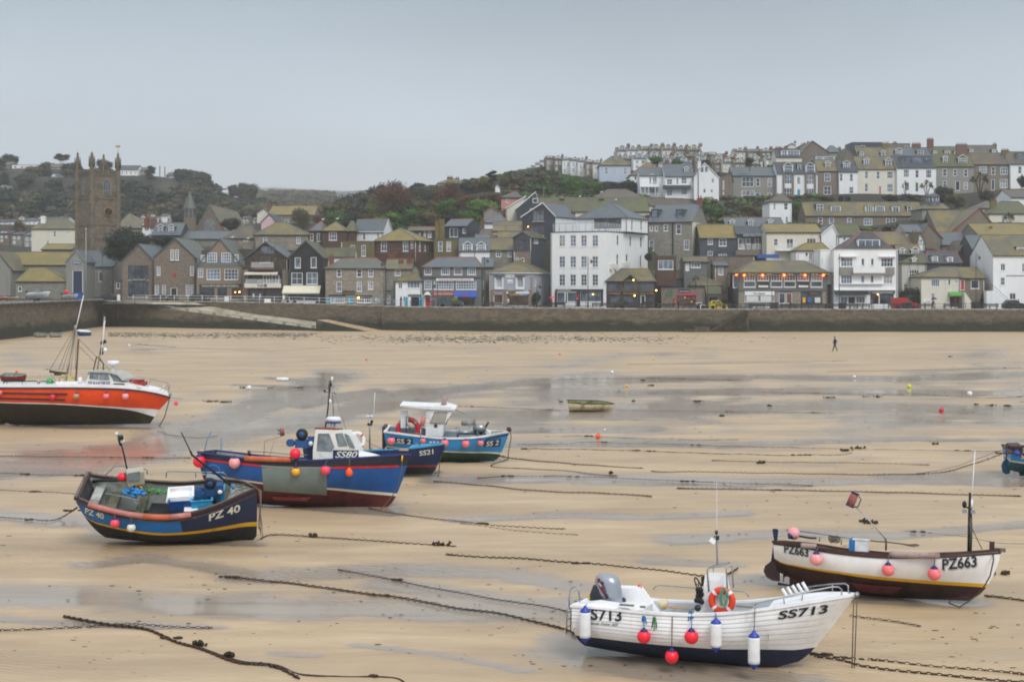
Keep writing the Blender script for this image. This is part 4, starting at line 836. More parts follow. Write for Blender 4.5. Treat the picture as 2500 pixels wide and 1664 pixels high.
def boat_pz40():
 view('j');o=gnd(1400,1352);B=Boat('fishing_boat','open blue and navy fishing boat PZ 40 heeled towards the camera, gear in its well','j',o,4,19,2.35,[(105,900),(250,958),(500,1030),(850,1092),(1150,1104),(1400,1068),(1700,975),(1950,862),(2112,790)],[(2112,790),(2118,950),(2118,1150),(2114,1300),(2080,1345),(2040,1362)],rake=.35,zk=((0,.22),(.2,.1),(.5,.03),(1,0)),pmid=3.2,pstern=2.2,pbow=1.25,bprof=[(0,.74),(.15,.88),(.35,1),(.6,.98),(.76,.84),(.87,.58),(.95,.27),(1,.015)])
 w2=B.qline([(200,1070),(280,1130),(450,1180),(600,1213),(850,1255),(1050,1272),(1300,1262),(1600,1225),(1850,1180),(2112,1148)]);w1=B.qline([(205,1085),(300,1150),(450,1198),(600,1233),(850,1278),(1050,1296),(1300,1288),(1600,1256),(1850,1218),(2112,1196)])
 fx=lambda w:[(0,w[0][1])]+w[1:-1]+[(1,w[-1][1])]
 B.hull([H_BLACK,H_YEL,H_LBLUE,HDN],[(fx(w1),8,0),(fx(w2),1,1),(1.0,8,lambda t:2 if t<.575 else 3)],inner=(HGI,mat('wet_floor','#2c2e2e',.6,c2='#4d4f44',amt=.3,dsc=2)),floorq=.42,nt=36)
 B.cap(HWD,.13,.07,out=.03);B.cap(HP('bleached_rail','#6d6459','#3d332c',.4,.7),.06,.02,name='rail_capping',out=-.03,dz=.07);B.strip(None,.06,mat('brown_strake','#4b3a33',.6,c2='#7a6a5c',amt=.4),q=[(0,.93),(1,.93)])
 def pipe(pts,r,m):
  g=MB();P_=[]
  for x,y in pts:P_.append(B.hit(x,y,.05))
  g.tb([(p.x,-B.b(max(0,min(1,(p.x-B.x0)/(B.x1-B.x0))))-.02,B.zg(max(0,min(1,(p.x-B.x0)/(B.x1-B.x0))))+.035)for p in P_],r,10);g.bd('pipe_guard',m,B.r)
 pipe([(250,945),(400,985),(550,1015),(700,1040),(856,1058)],.085,H_PIPEP);pipe([(860,1060),(1000,1070),(1150,1070)],.085,H_PIPE);pipe([(1154,1070),(1270,1060),(1385,1045)],.085,H_PIPEP)
 B.text('PZ 40',(212,1050),(424,1118),62,H_LET,.02);B.text('PZ 40',(1580,1140),(1932,1030),78,H_LET,.022)
 cs=MB();c=B.P(770,645,.1);cs.cbox(c,.52,.38,.42,0,.35);cs.bd('instrument_box',HP('buff_box','#a9a892','#7b7c60',.3),B.r);sc=MB();sc.cbox(B.P(758,645,-.13),.36,.03,.28,0,.32);sc.bd('screen_door',MGC,B.r);ps=MB();a=B.P(760,720,.1);ps.tb([a,a+Ve((0,0,-.55))],.05,8);ps.bd('box_stand',MDK,B.r)
 B.rod([(685,590,.5),(650,420,.5),(612,270,.5)],.026,MRB,'mast',6);lp=MB();lp.tb([B.P(612,300,.5),B.P(590,215,.5)],.05,7);lp.cbox(B.P(608,215,.45),.16,.14,.12,0,.4);lp.bd('lamp_bracket',MDK,B.r)
 for x,y,r in((566,175,.065),(628,254,.075),(580,205,.04)):lp=MB();lp.ball(B.P(x,y,.5),r,10);lp.bd('mast_lamp',MWP,B.r)
 B.rod([(412,660,.95),(548,526,1.0),(720,540,1.02),(880,562,1.05),(902,580,1.05),(905,622,1.05)],.017,MST,'stern_rail')
 B.rod([(1112,655,1.08),(1116,600,1.08),(1150,588,1.08),(1450,596,1.08),(1740,602,1.0),(1772,625,1.0),(1784,665,1.0)],.017,MST,'side_rail');B.rod([(1440,592,1.08),(1440,655,1.08)],.014,MST,'side_rail')
 B.rod([(445,965,-.9),(425,870,-.75),(440,830,-.75),(800,900,-.8),(835,1035,-.98)],.016,MST,'near_rail');B.rod([(735,885,-.8),(825,1000,-.95)],.012,MST,'near_rail')
 cv=MB();a,b_,c_,d_=B.surf(.34,.6,-1,-.16),B.surf(.6,.6,-1,-.16),B.surf(.6,.6,1,-.3),B.surf(.34,.6,1,-.3);cv.pm([a,b_,c_,d_],(0,0,.04));cv.pm([a-Ve((0,0,.3)),a,b_,b_-Ve((0,0,.3))],(0,.03,0));cv.bd('engine_cover',HDK,B.r)
 th=MB();a=B.surf(.13,.72,-1,-.05);th.box(a.x-.1,a.x+.22,a.y,-a.y,a.z,a.z+.05);a=B.surf(.3,.7,-1,-.05);th.box(a.x-.12,a.x+.14,a.y,-a.y,a.z-.03,a.z+.02);th.bd('thwart',HP('olive_thwart','#62634b','#3a3b30',.4,.7),B.r)
 th=MB();a=B.surf(.03,.8,-1,-.05);th.box(a.x,a.x+.3,a.y,-a.y,a.z,a.z+.04);th.bd('stern_bench',mat('white_bench','#b9bab4',.6,c2='#5d5f58',amt=.5),B.r)
 tr=MB();a=B.P(300,700,.8);tr.tb([a,B.P(450,690,.6),B.P(590,685,.45)],.05,6);tr.bd('tiller',MRB,B.r)
 fd=MB();vs=[]
 for i in range(8):
  t=.84+.15*i/7
  for j in(-2,-1,0,1,2):p=B.surf(t,.97,-1,-.05);vs.append((p.x,p.y*-j/2,p.z))
 fd.add(vs,[(i*5+j,i*5+j+1,(i+1)*5+j+1,(i+1)*5+j)for i in range(7)for j in range(4)]);fd.bd('foredeck',HGI,B.r)
 winch(B,B.P(1640,790,-.25),.95)
 bk=MB();c=B.P(1640,720,.1);bk.cbox(c,.55,.3,.45,0,0,0,.25);bk.bd('winch_plate',MST,B.r);bk=MB();bk.tb([B.P(1600,860,-.2),B.P(1660,950,-.2)],.06,8);bk.bd('winch_leg',MDK,B.r)
 hp=MB();hp.tb([B.P(*q)for q in((1560,690,.1),(1545,590,.1),(1580,530,.1),(1630,515,.1),(1690,540,.1),(1720,620,.1),(1735,690,.1))],.016,6);hp.bd('hauler_hoop',M_ROPEB,B.r)
 pl=MB();pl.tb([B.P(1280,155,.4),B.P(1380,365,.2)],.02,6);pl.tb([B.P(1380,365,.2),B.P(1400,410,.15),B.P(1840,750,-.2)],.038,7);gear(B,pl,'pole',MRB,'long black pole leaning up out of PZ 40 over its bow rail','pole');pe=MB();pe.tb([B.P(1828,742,-.2),B.P(1868,780,-.22)],.05,8);gear(B,pe,'pole_grip',M_ROPEB,'bright blue grip end of the black pole','grip')
 def tray(c,rz,m,s,name,lab,cat,h=.12,rx=0,ry=0):
  mb=MB();L_,W_=s;t=.02;Mx=MT(c)@MR(rz,4,'Z')@MR(ry,4,'Y')@MR(rx,4,'X')
  mb.box(-L_/2,L_/2,-W_/2,W_/2,0,t,0,Mx)
  for a in((-L_/2-.02,-L_/2+t,-W_/2,W_/2),(L_/2-t,L_/2+.02,-W_/2,W_/2),(-L_/2,L_/2,-W_/2-.02,-W_/2+t),(-L_/2,L_/2,W_/2-t,W_/2+.02)):mb.box(*a,t,h,0,Mx)
  for a in((-L_/2-.045,L_/2+.045,-W_/2-.045,-W_/2-.0),(-L_/2-.045,L_/2+.045,W_/2+.0,W_/2+.045),(-L_/2-.045,-L_/2,-W_/2,W_/2),(L_/2,L_/2+.045,-W_/2,W_/2)):mb.box(*a,h-.015,h+.01,0,Mx)
  return gear(B,mb,name,m,lab,cat)
 DB=mat('deep_blue_plastic','#154a8e',.45,c2='#2b4f70',amt=.2);LB=mat('light_blue_plastic','#2f9fd0',.45,c2='#6aa8c0',amt=.3)
 tray(B.P(1290,985,-.3),.1,DB,(.72,.48),'fish_bin','deep blue fish bin under the white trays in PZ 40','bin',.34);tray(B.P(1510,985,-.32),.15,LB,(.62,.48),'fish_bin','light blue fish bin of grey netting, right of the white trays','bin',.36)
 tray(B.P(1680,905,.12),.1,LB,(.42,.4),'fish_bin','light blue bin standing behind the hauler in PZ 40','bin',.42);nt=MB();rr=RR(4);c=B.P(1490,925,-.3);[nt.ball(c+Ve((rr.uniform(-.22,.22),rr.uniform(-.15,.15),-.04+rr.uniform(-.03,.03))),.07,6)for _ in range(16)];gear(B,nt,'netting',mat('grey_net','#7d8a90',.9),'grey netting heaped in the light blue bin','net')
 c=B.P(1265,895,-.18)
 for k in range(5):tray(c+Ve((.01*k,.015*k,.035*k)),.05+.02*k,MWP,(.72,.42),'fish_tray',['white fish tray lowest of the stack on the deep blue bin','white fish tray second from the bottom of the stack on the blue bin','white fish tray in the middle of the stack on the blue bin','white fish tray second from the top of the stack on the blue bin','white fish tray topmost of the stack on the deep blue bin'][k],'tray',.1,rx=.25)['group']='stacked white fish trays'
 ld=MB();c=B.P(1388,1005,-.62);ld.cbox(c,.42,.22,.02,0,.1,.2);ld.cbox(c+Ve((0,.03,.03)),.12,.04,.02);gear(B,ld,'tray_lid',MWP,'white tray lid with a handle slot lying in the near side of PZ 40','lid')
 cl=MB();rr=RR(6);c=B.P(760,830,-.2)
 for _ in range(16):cl.ball(c+Ve((rr.uniform(-.3,.3),rr.uniform(-.15,.15),rr.uniform(-.08,.1))),rr.uniform(.05,.1),6,sq=(1.3,1,.8))
 gear(B,cl,'oilskins',mat('blue_oilskin','#1f7fc4',.5,var=.3),'crumpled bright blue oilskins aft in PZ 40','oilskins');yl=MB();yl.lh([(.1,-.03),(.13,0),(.1,.03),(.06,.03),(.06,-.03)],12,0,MT(B.P(808,772,0))@MR(.9,4,'X'));gear(B,yl,'hose_reel',MYB,'small yellow hose reel beside the blue oilskins','reel')
 gn=MB();c=B.P(1060,815,.35)
 for _ in range(30):gn.ball(c+Ve((rr.uniform(-.42,.42),rr.uniform(-.12,.12),rr.uniform(-.05,.06))),rr.uniform(.04,.07),5,sq=(1.6,1,.5))
 gear(B,gn,'green_net',mat('green_net','#4f9050',.9,var=.4,sc=20),'green netting bundled against the far side of PZ 40','net')
 tg=MB()
 for _ in range(26):p=B.P(1960+rr.uniform(-170,60),770+rr.uniform(-40,90),.1+rr.uniform(-.2,.2));q=p+Ve((rr.uniform(-.3,.3),rr.uniform(-.15,.15),rr.uniform(-.03,.06)));tg.tb([p,(p+q)/2+Ve((0,0,.05)),q],.014,4)
 gear(B,tg,'tangled_rope',MRP,'tangle of ropes lying on the foredeck of PZ 40','rope');tg=MB()
 for _ in range(22):p=B.P(900+rr.uniform(-120,80),800+rr.uniform(-50,60),.1+rr.uniform(-.2,.2));q=p+Ve((rr.uniform(-.2,.2),rr.uniform(-.15,.15),rr.uniform(-.05,.06)));tg.tb([p,(p+q)/2+Ve((0,0,.05)),q],.016,4)
 gear(B,tg,'tangled_rope',mat('salmon_and_green_rope','#7d6a50',.9,c2='#3f6a50',amt=.8),'short rope ends heaped by the engine cover of PZ 40','rope')
 BF(B,628,652,52,MRD,'bright red ball fender wedged beside the buff instrument box',None,.35,capdir=(.8,0,.5));BF(B,546,1162,50,M_PINK,'hot pink ball fender on the near side of PZ 40',(545,1045),None);BF(B,727,1212,48,M_CREAMB,'cream ball fender next to the hot pink one on PZ 40',(725,1045),None)
 pm=MB();pm.pm([B.P(x,y,.0)for x,y in((455,1240),(535,1252),(530,1308),(508,1308),(490,1262),(470,1262),(460,1305),(448,1300))],(0,.06,0));pm.bd('propeller_cage',MWP,B.r)
 rs=MB()
 for k in range(4):rs.tb([B.P(2100,750+k*8,-.1),B.P(2140+9*k,800,-.25),B.P(2152+5*k,900,-.3),B.P(2145+4*k,1050,-.3),B.P(2130+12*k,1200,-.3),B.P(2165-3*k,1260+10*k,-.3)],.013,4)
 gear(B,rs,'bow_ropes',MRP,'loose ropes hanging from the stemhead of PZ 40','rope');return B
boat_pz40()
def whw(B,wi,m,fr,yl):
 for pts in wi:
  g=MB();P_=[B.P(x,y,yl(x)if callable(yl)else yl)for x,y in pts];g.pm([p+Ve((0,-.012,0))for p in P_],(0,.01,0));w=g.bd('window',m,B.r);f=MB();f.tb([p+Ve((0,-.015,0))for p in P_+[P_[0],P_[1]]],.018,4);f.bd('frame',fr,w)
def boat_ss80():
 view('k');o=gnd(1400,1232);B=Boat('fishing_boat','long blue fishing boat SS80 with a white wheelhouse and a grey plate amidships','k',o,-4,-5,2.9,[(168,728),(400,757),(620,786),(900,806),(1250,806),(1500,792),(1800,775),(2050,757),(2206,748)],[(2206,748),(2180,830),(2140,960),(2095,1080),(2065,1150),(2030,1205),(1985,1245)],rake=.15,zk=((0,.35),(.25,.12),(.5,.03),(1,0)),pmid=3.2,pstern=2.3,pbow=1.3)
 w1=B.qline([(180,935),(600,998),(780,1025),(1405,1078),(1800,1118),(2058,1140)]);w2=B.qline([(180,922),(600,984),(780,1008),(1405,1060),(1800,1092),(2070,1115)]);w3=B.qline([(172,778),(400,812),(770,850),(1100,862),(1460,868),(1800,862),(2165,848)])
 fx=lambda w:[(0,w[0][1])]+w[1:-1]+[(1,w[-1][1])]
 dk=HP('dark_bulwark_paint','#1a1e2c','#2b3046',.35);B.hull([H_RED,HCR,HBL,dk],[(fx(w1),7,0),(fx(w2),1,1),(fx(w3),6,2),(1.0,2,3)],inner=(HGI,HDK),floorq=.7,nt=34)
 B.cap(HP('blue_gunwale','#1b2f74','#3a4670',.3),.1,.06,out=.04,t0=0);B.strip([(240,792),(400,812),(600,832),(770,850)],.07,H_REDL);B.strip([(775,851),(1000,864),(1250,868),(1455,868)],.06,HP('grey_strake','#8d8782'),n=12);B.strip([(1465,868),(1700,864),(1900,860),(2095,855)],.08,H_REDL)
 B.patch([(780,868),(1405,876),(1405,1132),(800,1090)],H_GREY,'side_plate',.018);bk=MB();pts=[B.hit(x,y,0)for x,y in((885,1142),(1255,1150),(1215,1182),(905,1170))];bk.pm(pts,(0,-.1,-.02));bk.bd('bilge_keel',HP('red_keel','#9a3c3e'),B.r)
 g=MB();g.tb([(p.x,p.y,p.z+.04)for p in[B.hit(x,790+(x-620)*.03,.03)for x in(620,700,800,900,1000,1064)]],.095,12);g.bd('pipe_guard',H_PIPE,B.r)
 y0,y1=-1.0,.6;wh=MB();prof=[(1270,790),(1272,700),(1285,600),(1298,500),(1480,508),(1560,510),(1620,560),(1680,690),(1700,790)];a=[B.P(x,y,y0)for x,y in prof]
 ins=[Ve((p.x,y0+.0+0,p.z))for p in a];bk_=[Ve((p.x,y1-0,p.z))for p in a];n=len(a)
 wh.add(ins+bk_,[tuple(range(n)),tuple(range(2*n-1,n-1,-1))]+[(i,n+i,n+(i+1)%n,(i+1)%n)for i in range(n)]);wh.bd('wheelhouse',HP('wheelhouse_white','#e2e3de','#b8b39c',.25),B.r)
 rf=MB();a_,b_=B.P(1290,500,y0),B.P(1485,508,y0);rf.pm([a_,b_,b_+Ve((.03,0,.05)),a_+Ve((0,0,.07))],(0,y1-y0-.1,0));rf.bd('roof_pad',HP('red_roof','#8b3a35'),B.r)
 yl=lambda x:y0-.01
 whw(B,[[(1326,545),(1428,545),(1472,670),(1450,706),(1312,700)],[(1492,545),(1558,540),(1600,655),(1520,660)]],MGC,MST,yl)
 whw(B,[[(1580,545),(1618,560),(1672,680),(1625,670)]],MGC,MST,lambda x:y0-.01)
 fc=MB();vs=[]
 for i in range(9):
  t=i/8;x=1655+285*t;yt=700+62*t**1.7;p=B.P(x,yt,-.3);wd=.95*(1-.75*t**1.6);zb=B.P(x,785-18*t,-.6).z
  for j in range(7):an=PI*j/6;vs.append((p.x,-.15-wd*cos(an),zb-.15+(p.z-zb+.15)*sin(an)**.6))
 fc.add(vs,[(i*7+j,(i+1)*7+j,(i+1)*7+j+1,i*7+j+1)for i in range(8)for j in range(6)],0,True);fc.bd('whaleback',HP('wheelhouse_white','#e2e3de'),B.r)
 dkm=MB();vs=[]
 for i in range(10):
  t=.6+.39*i/9
  for j in(-2,-1,0,1,2):p=B.surf(t,.98,-1,-.04);vs.append((p.x,p.y*-j/2,p.z-.02))
 dkm.add(vs,[(i*5+j,i*5+j+1,(i+1)*5+j+1,(i+1)*5+j)for i in range(9)for j in range(4)]);dkm.bd('foredeck',HBL,B.r)
 bd=MB();P_=[B.P(x,y,y0+.0)for x,y in((1468,776),(1712,776),(1712,702),(1468,698))];bd.pm([p+Ve((0,-.05,0))for p in P_],(0,.04,0));bd.bd('number_board',HDN,B.r);B.text('SS80',(1480,770),(1700,770),58,H_LET,.015,plane=y0-.06,shear=.35)
 B.rod([(1390,492,0),(1405,400,0),(1420,260,0),(1428,150,0),(1436,35,0)],.03,MDK,'mast',6);ax=MB();ax.tb([B.P(1382,140,0),B.P(1440,148,0),B.P(1500,160,0)],.012,4);ax.ball(B.P(1384,132,0),.05,6);ax.tb([B.P(1460,170,0),B.P(1472,400,0)],.014,4);ax.tb([B.P(1440,60,0),B.P(1436,90,.1)],.06,5);ax.cbox(B.P(1432,100,.05),.08,.08,.25);ax.tb([B.P(1440,30,0),B.P(1590,505,0)],.006,4);ax.bd('mast_fittings',MDK,B.r)
 wl_=MB();wl_.ball(B.P(1438,232,0),.055,8,sq=(1,1,1.6));wl_.ball(B.P(1456,15,0),.05,8,sq=(1,1,1.6));wl_.bd('mast_lamp',MWP,B.r)
 rd=MB();c=B.P(1470,408,0);rd.lh([(.0001,.12),(.22,.11),(.29,.05),(.29,-.06)],20,0,MT(c));h=rd.bd('radar_dome',MWP,B.r);rd=MB();rd.lh([(.292,-.06),(.26,-.14),(.0001,-.15)],20,0,MT(c));rd.bd('radar_base',HBL,h);ps=MB()
 for dx,dy in((-.12,-.1),(.12,-.1),(0,.12)):ps.tb([c+Ve((dx*.5,dy*.5,-.14)),c+Ve((dx,dy,-.48))],.014,5)
 ps.bd('radar_stand',MST,B.r)
 view('k');winch(B,B.P(1200,630,-.5),1.1);wp=MB();wp.cbox(B.P(1250,720,-.4),.2,.2,.7);wp.bd('winch_post',HDN,B.r)
 B.rod([(650,712,.9),(850,718,.95),(1050,738,1.1),(1280,750,1.2)],.02,MST,'side_rail');tb=MB();a=B.P(662,730,.9);tb.tb([B.P(655,705,.9),B.P(672,760,.9)],.055,8);tb.bd('bulwark_post',HDN,B.r)
 B.rod([(800,765,.9),(810,612,.9),(950,575,.9),(985,560,.9)],.012,MST,'outrigger');B.rod([(850,765,.9),(930,540,.9)],.008,MST,'outrigger_stay')
 cn=MB();c=B.P(978,524,.9);cn.lh([(.085,-.15),(.09,.14)],12,0,MT(c)@MR(-.12,4,'Y'));cn.bd('lamp_can',mat('rusty_red_can','#8e4a44',.6),B.r);cn=MB();cn.tb([B.P(930,500,.9),B.P(958,520,.9)],.02,5);cn.tb([B.P(935,535,.9),B.P(960,548,.9)],.02,5);cn.bd('lamp_bracket',MDK,B.r)
 for pts in(((232,705,.3),(255,610,.3),(298,518,.3)),((390,735,.6),(393,660,.6),(394,578,.6))):B.rod(pts,.014,M_ROPEB,'whip_rod')
 sd=MB();rr=RR(2);[sd.tb([B.P(215+rr.uniform(0,120),712+rr.uniform(-4,14),rr.uniform(-.6,.4))for _ in range(4)],.02,4)for _ in range(7)];gear(B,sd,'stern_ropes',mat('weedy_rope','#3d3b26',.9),'dark ropes piled on the stern deck of SS80','rope');yp=MB();yp.ball(B.P(208,706,-.4),.07,8,sq=(1.4,1,.5));gear(B,yp,'yellow_cloth',MYB,'small yellow cloth on the stern corner of SS80','cloth')
 rsp=MB();c=B.P(1690,612,.5);mr=MT(c)
 LBy(B.W(1690,612,.5),.3,.07,(0,0,.5),'white and red lifebuoy hung ahead of the SS80 wheelhouse windows',MWT,M_REDDK)
 BF(B,182,808,60,MRD,'big red ball fender at the stern corner of SS80',(185,735),None,capm=MNP);BF(B,520,820,54,M_PALE,'big pale pink ball fender on the stern quarter of SS80',None,None);BF(B,1102,733,53,MRD,'big red ball float hanging under the SS80 pot hauler',None,-1.35,capdir=(.2,0,-1))
 BF(B,1108,905,41,MYB,'mustard yellow ball fender against the grey plate',(1112,800),None);BF(B,1392,890,47,M_PINK,'bright pink ball fender at the forward edge of the grey plate',(1410,795),None);BF(B,1620,915,38,MOR,'small pear-shaped orange fender forward on SS80',(1624,785),None,capm=MYB,pear=1.0)
 lp=MB();lp.tb([B.P(x,y,yl_)for x,y,yl_ in((2127,770,-.25),(2122,900,-.5),(2085,1040,-.42),(2040,1130,-.4),(1960,1230,-.4),(1900,1285,-.6),(1820,1298,-.9),(1850,1262,-.6),(1930,1275,-.6))],.018,5);gear(B,lp,'bow_rope',mat('olive_rope','#5a5c38',.9),'olive rope with yellow whipping falling from the bow of SS80','rope');yw=MB();yw.tb([B.P(2129,752,-.3),B.P(2125,805,-.33)],.03,6);gear(B,yw,'rope_whipping',MYB,'yellow whipping on the bow rope of SS80','rope')
 return B
boat_ss80()
def boat_ss21():
 view('l');o=gnd(300,1235);B=Boat('fishing_boat','navy fishing boat SS21 with a turquoise foredeck, half hidden behind SS80','l',o,-6,-6,2.3,[(-1000,800),(-600,840),(-250,880),(0,872),(300,858),(600,842),(850,815),(1162,772)],[(1162,772),(1120,900),(1045,1080),(1005,1165),(950,1222)],rake=.1,pmid=3.2,pstern=2.6,pbow=1.25)
 w1=B.qline([(-800,1080),(0,1120),(575,1118),(1035,1112)]);w2=B.qline([(-800,1050),(0,1086),(575,1086),(1050,1080)]);fx=lambda w:[(0,w[0][1])]+w[1:-1]+[(1,w[-1][1])]
 B.hull([H_BLACK,HP('maroon_line','#7a2430'),HDN],[(fx(w1),6,0),(fx(w2),1,1),(1.0,6,2)],inner=(H_TEAL,HDK),floorq=.75,open_t=(0,.76));B.cap(H_TEAL,.12,.06,out=.03)
 fd=MB();vs=[]
 for i in range(10):
  t=.76+.23*i/9
  for j in(-2,-1,0,1,2):p=B.surf(t,1,-1,-.06);vs.append((p.x,p.y*-j/2,p.z+.06+.12*(1-abs(j)/2)*min(1,(1-t)*6)))
 fd.add(vs,[(i*5+j,i*5+j+1,(i+1)*5+j+1,(i+1)*5+j)for i in range(9)for j in range(4)]);fd.bd('foredeck',H_TEAL,B.r)
 B.text('SS21',(765,942),(978,912),72,H_LET,.015);B.rod([(18,860,.2),(16,600,.2),(18,290,.2)],.035,MST,'mast',6);B.rod([(75,350,.2),(85,150,.2),(95,-10,.2)],.014,MWP,'aerial')
 cr=MB();cr.cbox(B.P(14,340,.2),.3,.1,.06);cr.tb([B.P(20,348,.2),B.P(78,350,.2)],.02,5);cr.bd('mast_bracket',MWP,B.r)
 for x,y in((48,425),(36,465),(0,466)):g=MB();g.ball(B.P(x,y,.2),.07,8);g.bd('deck_light',MRB,B.r)
 B.rod([(-160,800,.5),(-150,700,.5),(-100,660,.5),(60,770,.5),(225,850,-.3)],.016,MST,'bow_rail');B.rod([(60,770,.5),(40,860,.5)],.014,MST,'bow_rail')
 wb=MB();c=B.P(990,752,0);[wb.ball(c+Ve((d,0,.0)),.09,8)for d in(-.15,0,.16)];wb.bd('windlass',MST,B.r);cb=MB();cb.cbox(B.P(722,770,0),.06,.3,.16);cb.bd('mooring_post',MST,B.r)
 tp=MB();p,q=B.hit(460,855,.02),B.hit(605,848,.02);tp.box(p.x,q.x,p.y-.03,p.y+.1,p.z-.03,q.z+.05);tp.bd('rail_pad',HPW,B.r)
 rp=MB();rp.tb([B.P(x,y,-.1)for x,y in((1150,780),(1140,880),(1090,960),(1075,1080),(1062,1220),(1030,1300),(1000,1365))],.018,5);gear(B,rp,'bow_rope',mat('weedy_rope','#3d3b26',.9),'weedy rope hanging from the bow of SS21','rope');sp=B.rod([(790,480,-.6),(788,640,-.6),(770,800,-.6)],.02,MST,'outrigger')
 cn=MB();cn.lh([(.1,-.2),(.12,.2)],12,0,MT(B.P(820,425,-.6))@MR(.2,4,'Y'));cn.bd('lamp_can',H_PIPEP,B.r)
boat_ss21()
def boat_ss2():
 view('l');o=gnd(1450,1025);B=Boat('fishing_boat','light blue fishing boat SS 2 with a tall white cuddy and a white roof board','l',o,-2,3,2.2,[(236,592),(500,625),(860,668),(1150,690),(1400,690),(1700,668),(1900,630),(2128,588)],[(2128,588),(2090,700),(2010,900),(1965,975),(1895,1024)],rake=.08,zk=((0,.3),(.3,.08),(.6,0),(1,0)),pmid=3.2,pstern=2.2,pbow=1.3)
 w1=B.qline([(250,812),(700,860),(1140,886),(1600,902),(2000,920)]);w2=B.qline([(250,795),(700,845),(1140,870),(1600,882),(2012,895)]);fx=lambda w:[(0,w[0][1])]+w[1:-1]+[(1,w[-1][1])]
 B.hull([H_GREENB,HCR,HCY],[(fx(w1),7,0),(fx(w2),1,1),(1.0,7,2)],inner=(HP('pale_blue_liner','#8fa6b4'),HDK),floorq=.55);B.cap(MWT,.1,.08,out=.05,t1=.84);B.cap(HCR,.1,.07,t0=.8,out=.02,dz=.0,name='bow_rail_capping');B.strip(None,.07,HDN,q=[(.82,.9),(1,.93)])
 for a,b_,c_,d_ in(((402,662),(668,684),(664,778),(405,738)),((1760,714),(2006,684),(1985,800),(1738,806))):B.patch([a,b_,c_,d_],HDN,'number_plate',.012)
 B.text('SS 2',(415,748),(640,768),68,H_LET,.015,.035,shear=.1);B.text('SS 2',(1772,800),(1972,775),70,H_LET,.015,.035,shear=.2)
 sp=MB();sp.pm([B.P(x,y,-.5)for x,y in((204,508),(250,512),(250,560),(240,840),(205,850))],(0,1.0,0));sp.bd('transom_board',HWD,B.r);cu=MB();y0,y1=-.55,.6
 a=[B.P(x,y,y0)for x,y in((862,640),(875,240),(1260,245),(1258,300),(1140,480),(1120,650))];cu.pm(a,(0,y1-y0,0));cu.bd('cuddy',MWT,B.r);rf=MB();a=[B.P(x,y,y0-.1)for x,y in((470,178),(940,200),(1200,205),(1310,240),(1280,256),(1115,250),(860,235),(475,192))];rf.pm(a,(0,y1-y0+.2,0));rf.bd('cuddy_roof',MWT,B.r)
 whw(B,[[(1000,285),(1190,288),(1145,455),(932,445)]],HP('beige_window','#a8a496','#b8b0a0',.3,.1),MST,y0-.005);pl=MB();P_=[B.P(x,y,y0-.015)for x,y in((990,465),(1038,465),(1038,515),(990,515))];pl.pm(P_,(0,.012,0));pl.bd('side_vent',HWD,B.r)
 fp=MB();fp.pm([B.P(x,y,y0+.05)for x,y in((1225,300),(1245,300),(1175,470),(1158,470))],(0,1,0));fp.bd('front_window',MGC,B.r)
 B.rod([(1310,245,0),(1560,350,0),(1612,385,0),(1612,640,0)],.02,MST,'bow_frame');B.rod([(1560,350,0),(1608,460,0)],.015,MST,'bow_frame')
 ml=MB();ml.cbox(B.P(1200,190,0),.3,.3,.12);ml.tb([B.P(1190,190,0),B.P(1180,120,0)],.05,6);ml.ball(B.P(940,188,0),.07,8);ml.ball(B.P(980,195,0),.05,8);ml.bd('roof_fittings',MWT,B.r);cn=MB();cn.lh([(.12,-.22),(.14,.22)],12,0,MT(B.P(1150,112,0))@MR(.25,4,'Y'));cn.bd('lamp_can',HPW,B.r)
 wc=MB();c=B.P(1500,590,.1);wc.lh([(.12,-.5),(.28,-.5),(.28,-.44),(.1,-.4),(.1,.4),(.28,.44),(.28,.5),(.1,.5)],14,0,MT(c)@MR(PI/2,4,'Y'));[wc.tb([c+Ve((-.3,.2*cos(k),.3+.06*k)),c+Ve((.35,.2*cos(k),.3+.06*k))],.02,4)for k in range(5)];wc.bd('net_hauler',MST,B.r)
 ob=MB();ob.ball(B.P(1680,530,0),.3,12,sq=(1.1,.7,.8));h=ob.bd('spare_outboard',MST);h.matrix_world=B.M;tag(h,'grey-cowled outboard motor stowed in the bow of SS 2','outboard');lg=MB();lg.tb([B.P(1690,560,0),B.P(1730,600,0)],.16,8);lg.tb([B.P(1740,560,0),B.P(1815,432,0)],.05,6);g=lg.bd('tiller_handle',MRB,h)
 bd=MB();bd.pm([B.P(x,y,.2)for x,y in((1740,560),(1765,535),(1850,610),(1800,640))],(0,.4,0));bd.bd('bow_board',MWT,B.r)
 B.rod([(345,520,.9),(420,495,.95),(820,520,1.0),(865,545,1.0)],.035,HP('cream_rail','#d5cfb8'),'far_rail',6);B.rod([(430,500,0),(540,605,0)],.02,MST,'stay');B.rod([(568,610,-.3),(570,345,-.3),(620,348,-.3),(618,440,-.3)],.025,MST,'flag_frame');fl=MB();fl.cbox(B.P(542,392,-.25),.35,.04,.8);fl.bd('dan_board',MWT,B.r)
 B.rod([(575,460,-.3),(745,595,-.3)],.018,MST,'stay');B.rod([(565,600,-.3),(860,612,-.3)],.018,MST,'deck_rail')
 LBy(B.W(598,545,-.1),.85*.55,.12,(0,0,0),'big red lifebuoy standing aft of the white cuddy',M_REDDK,HPW)
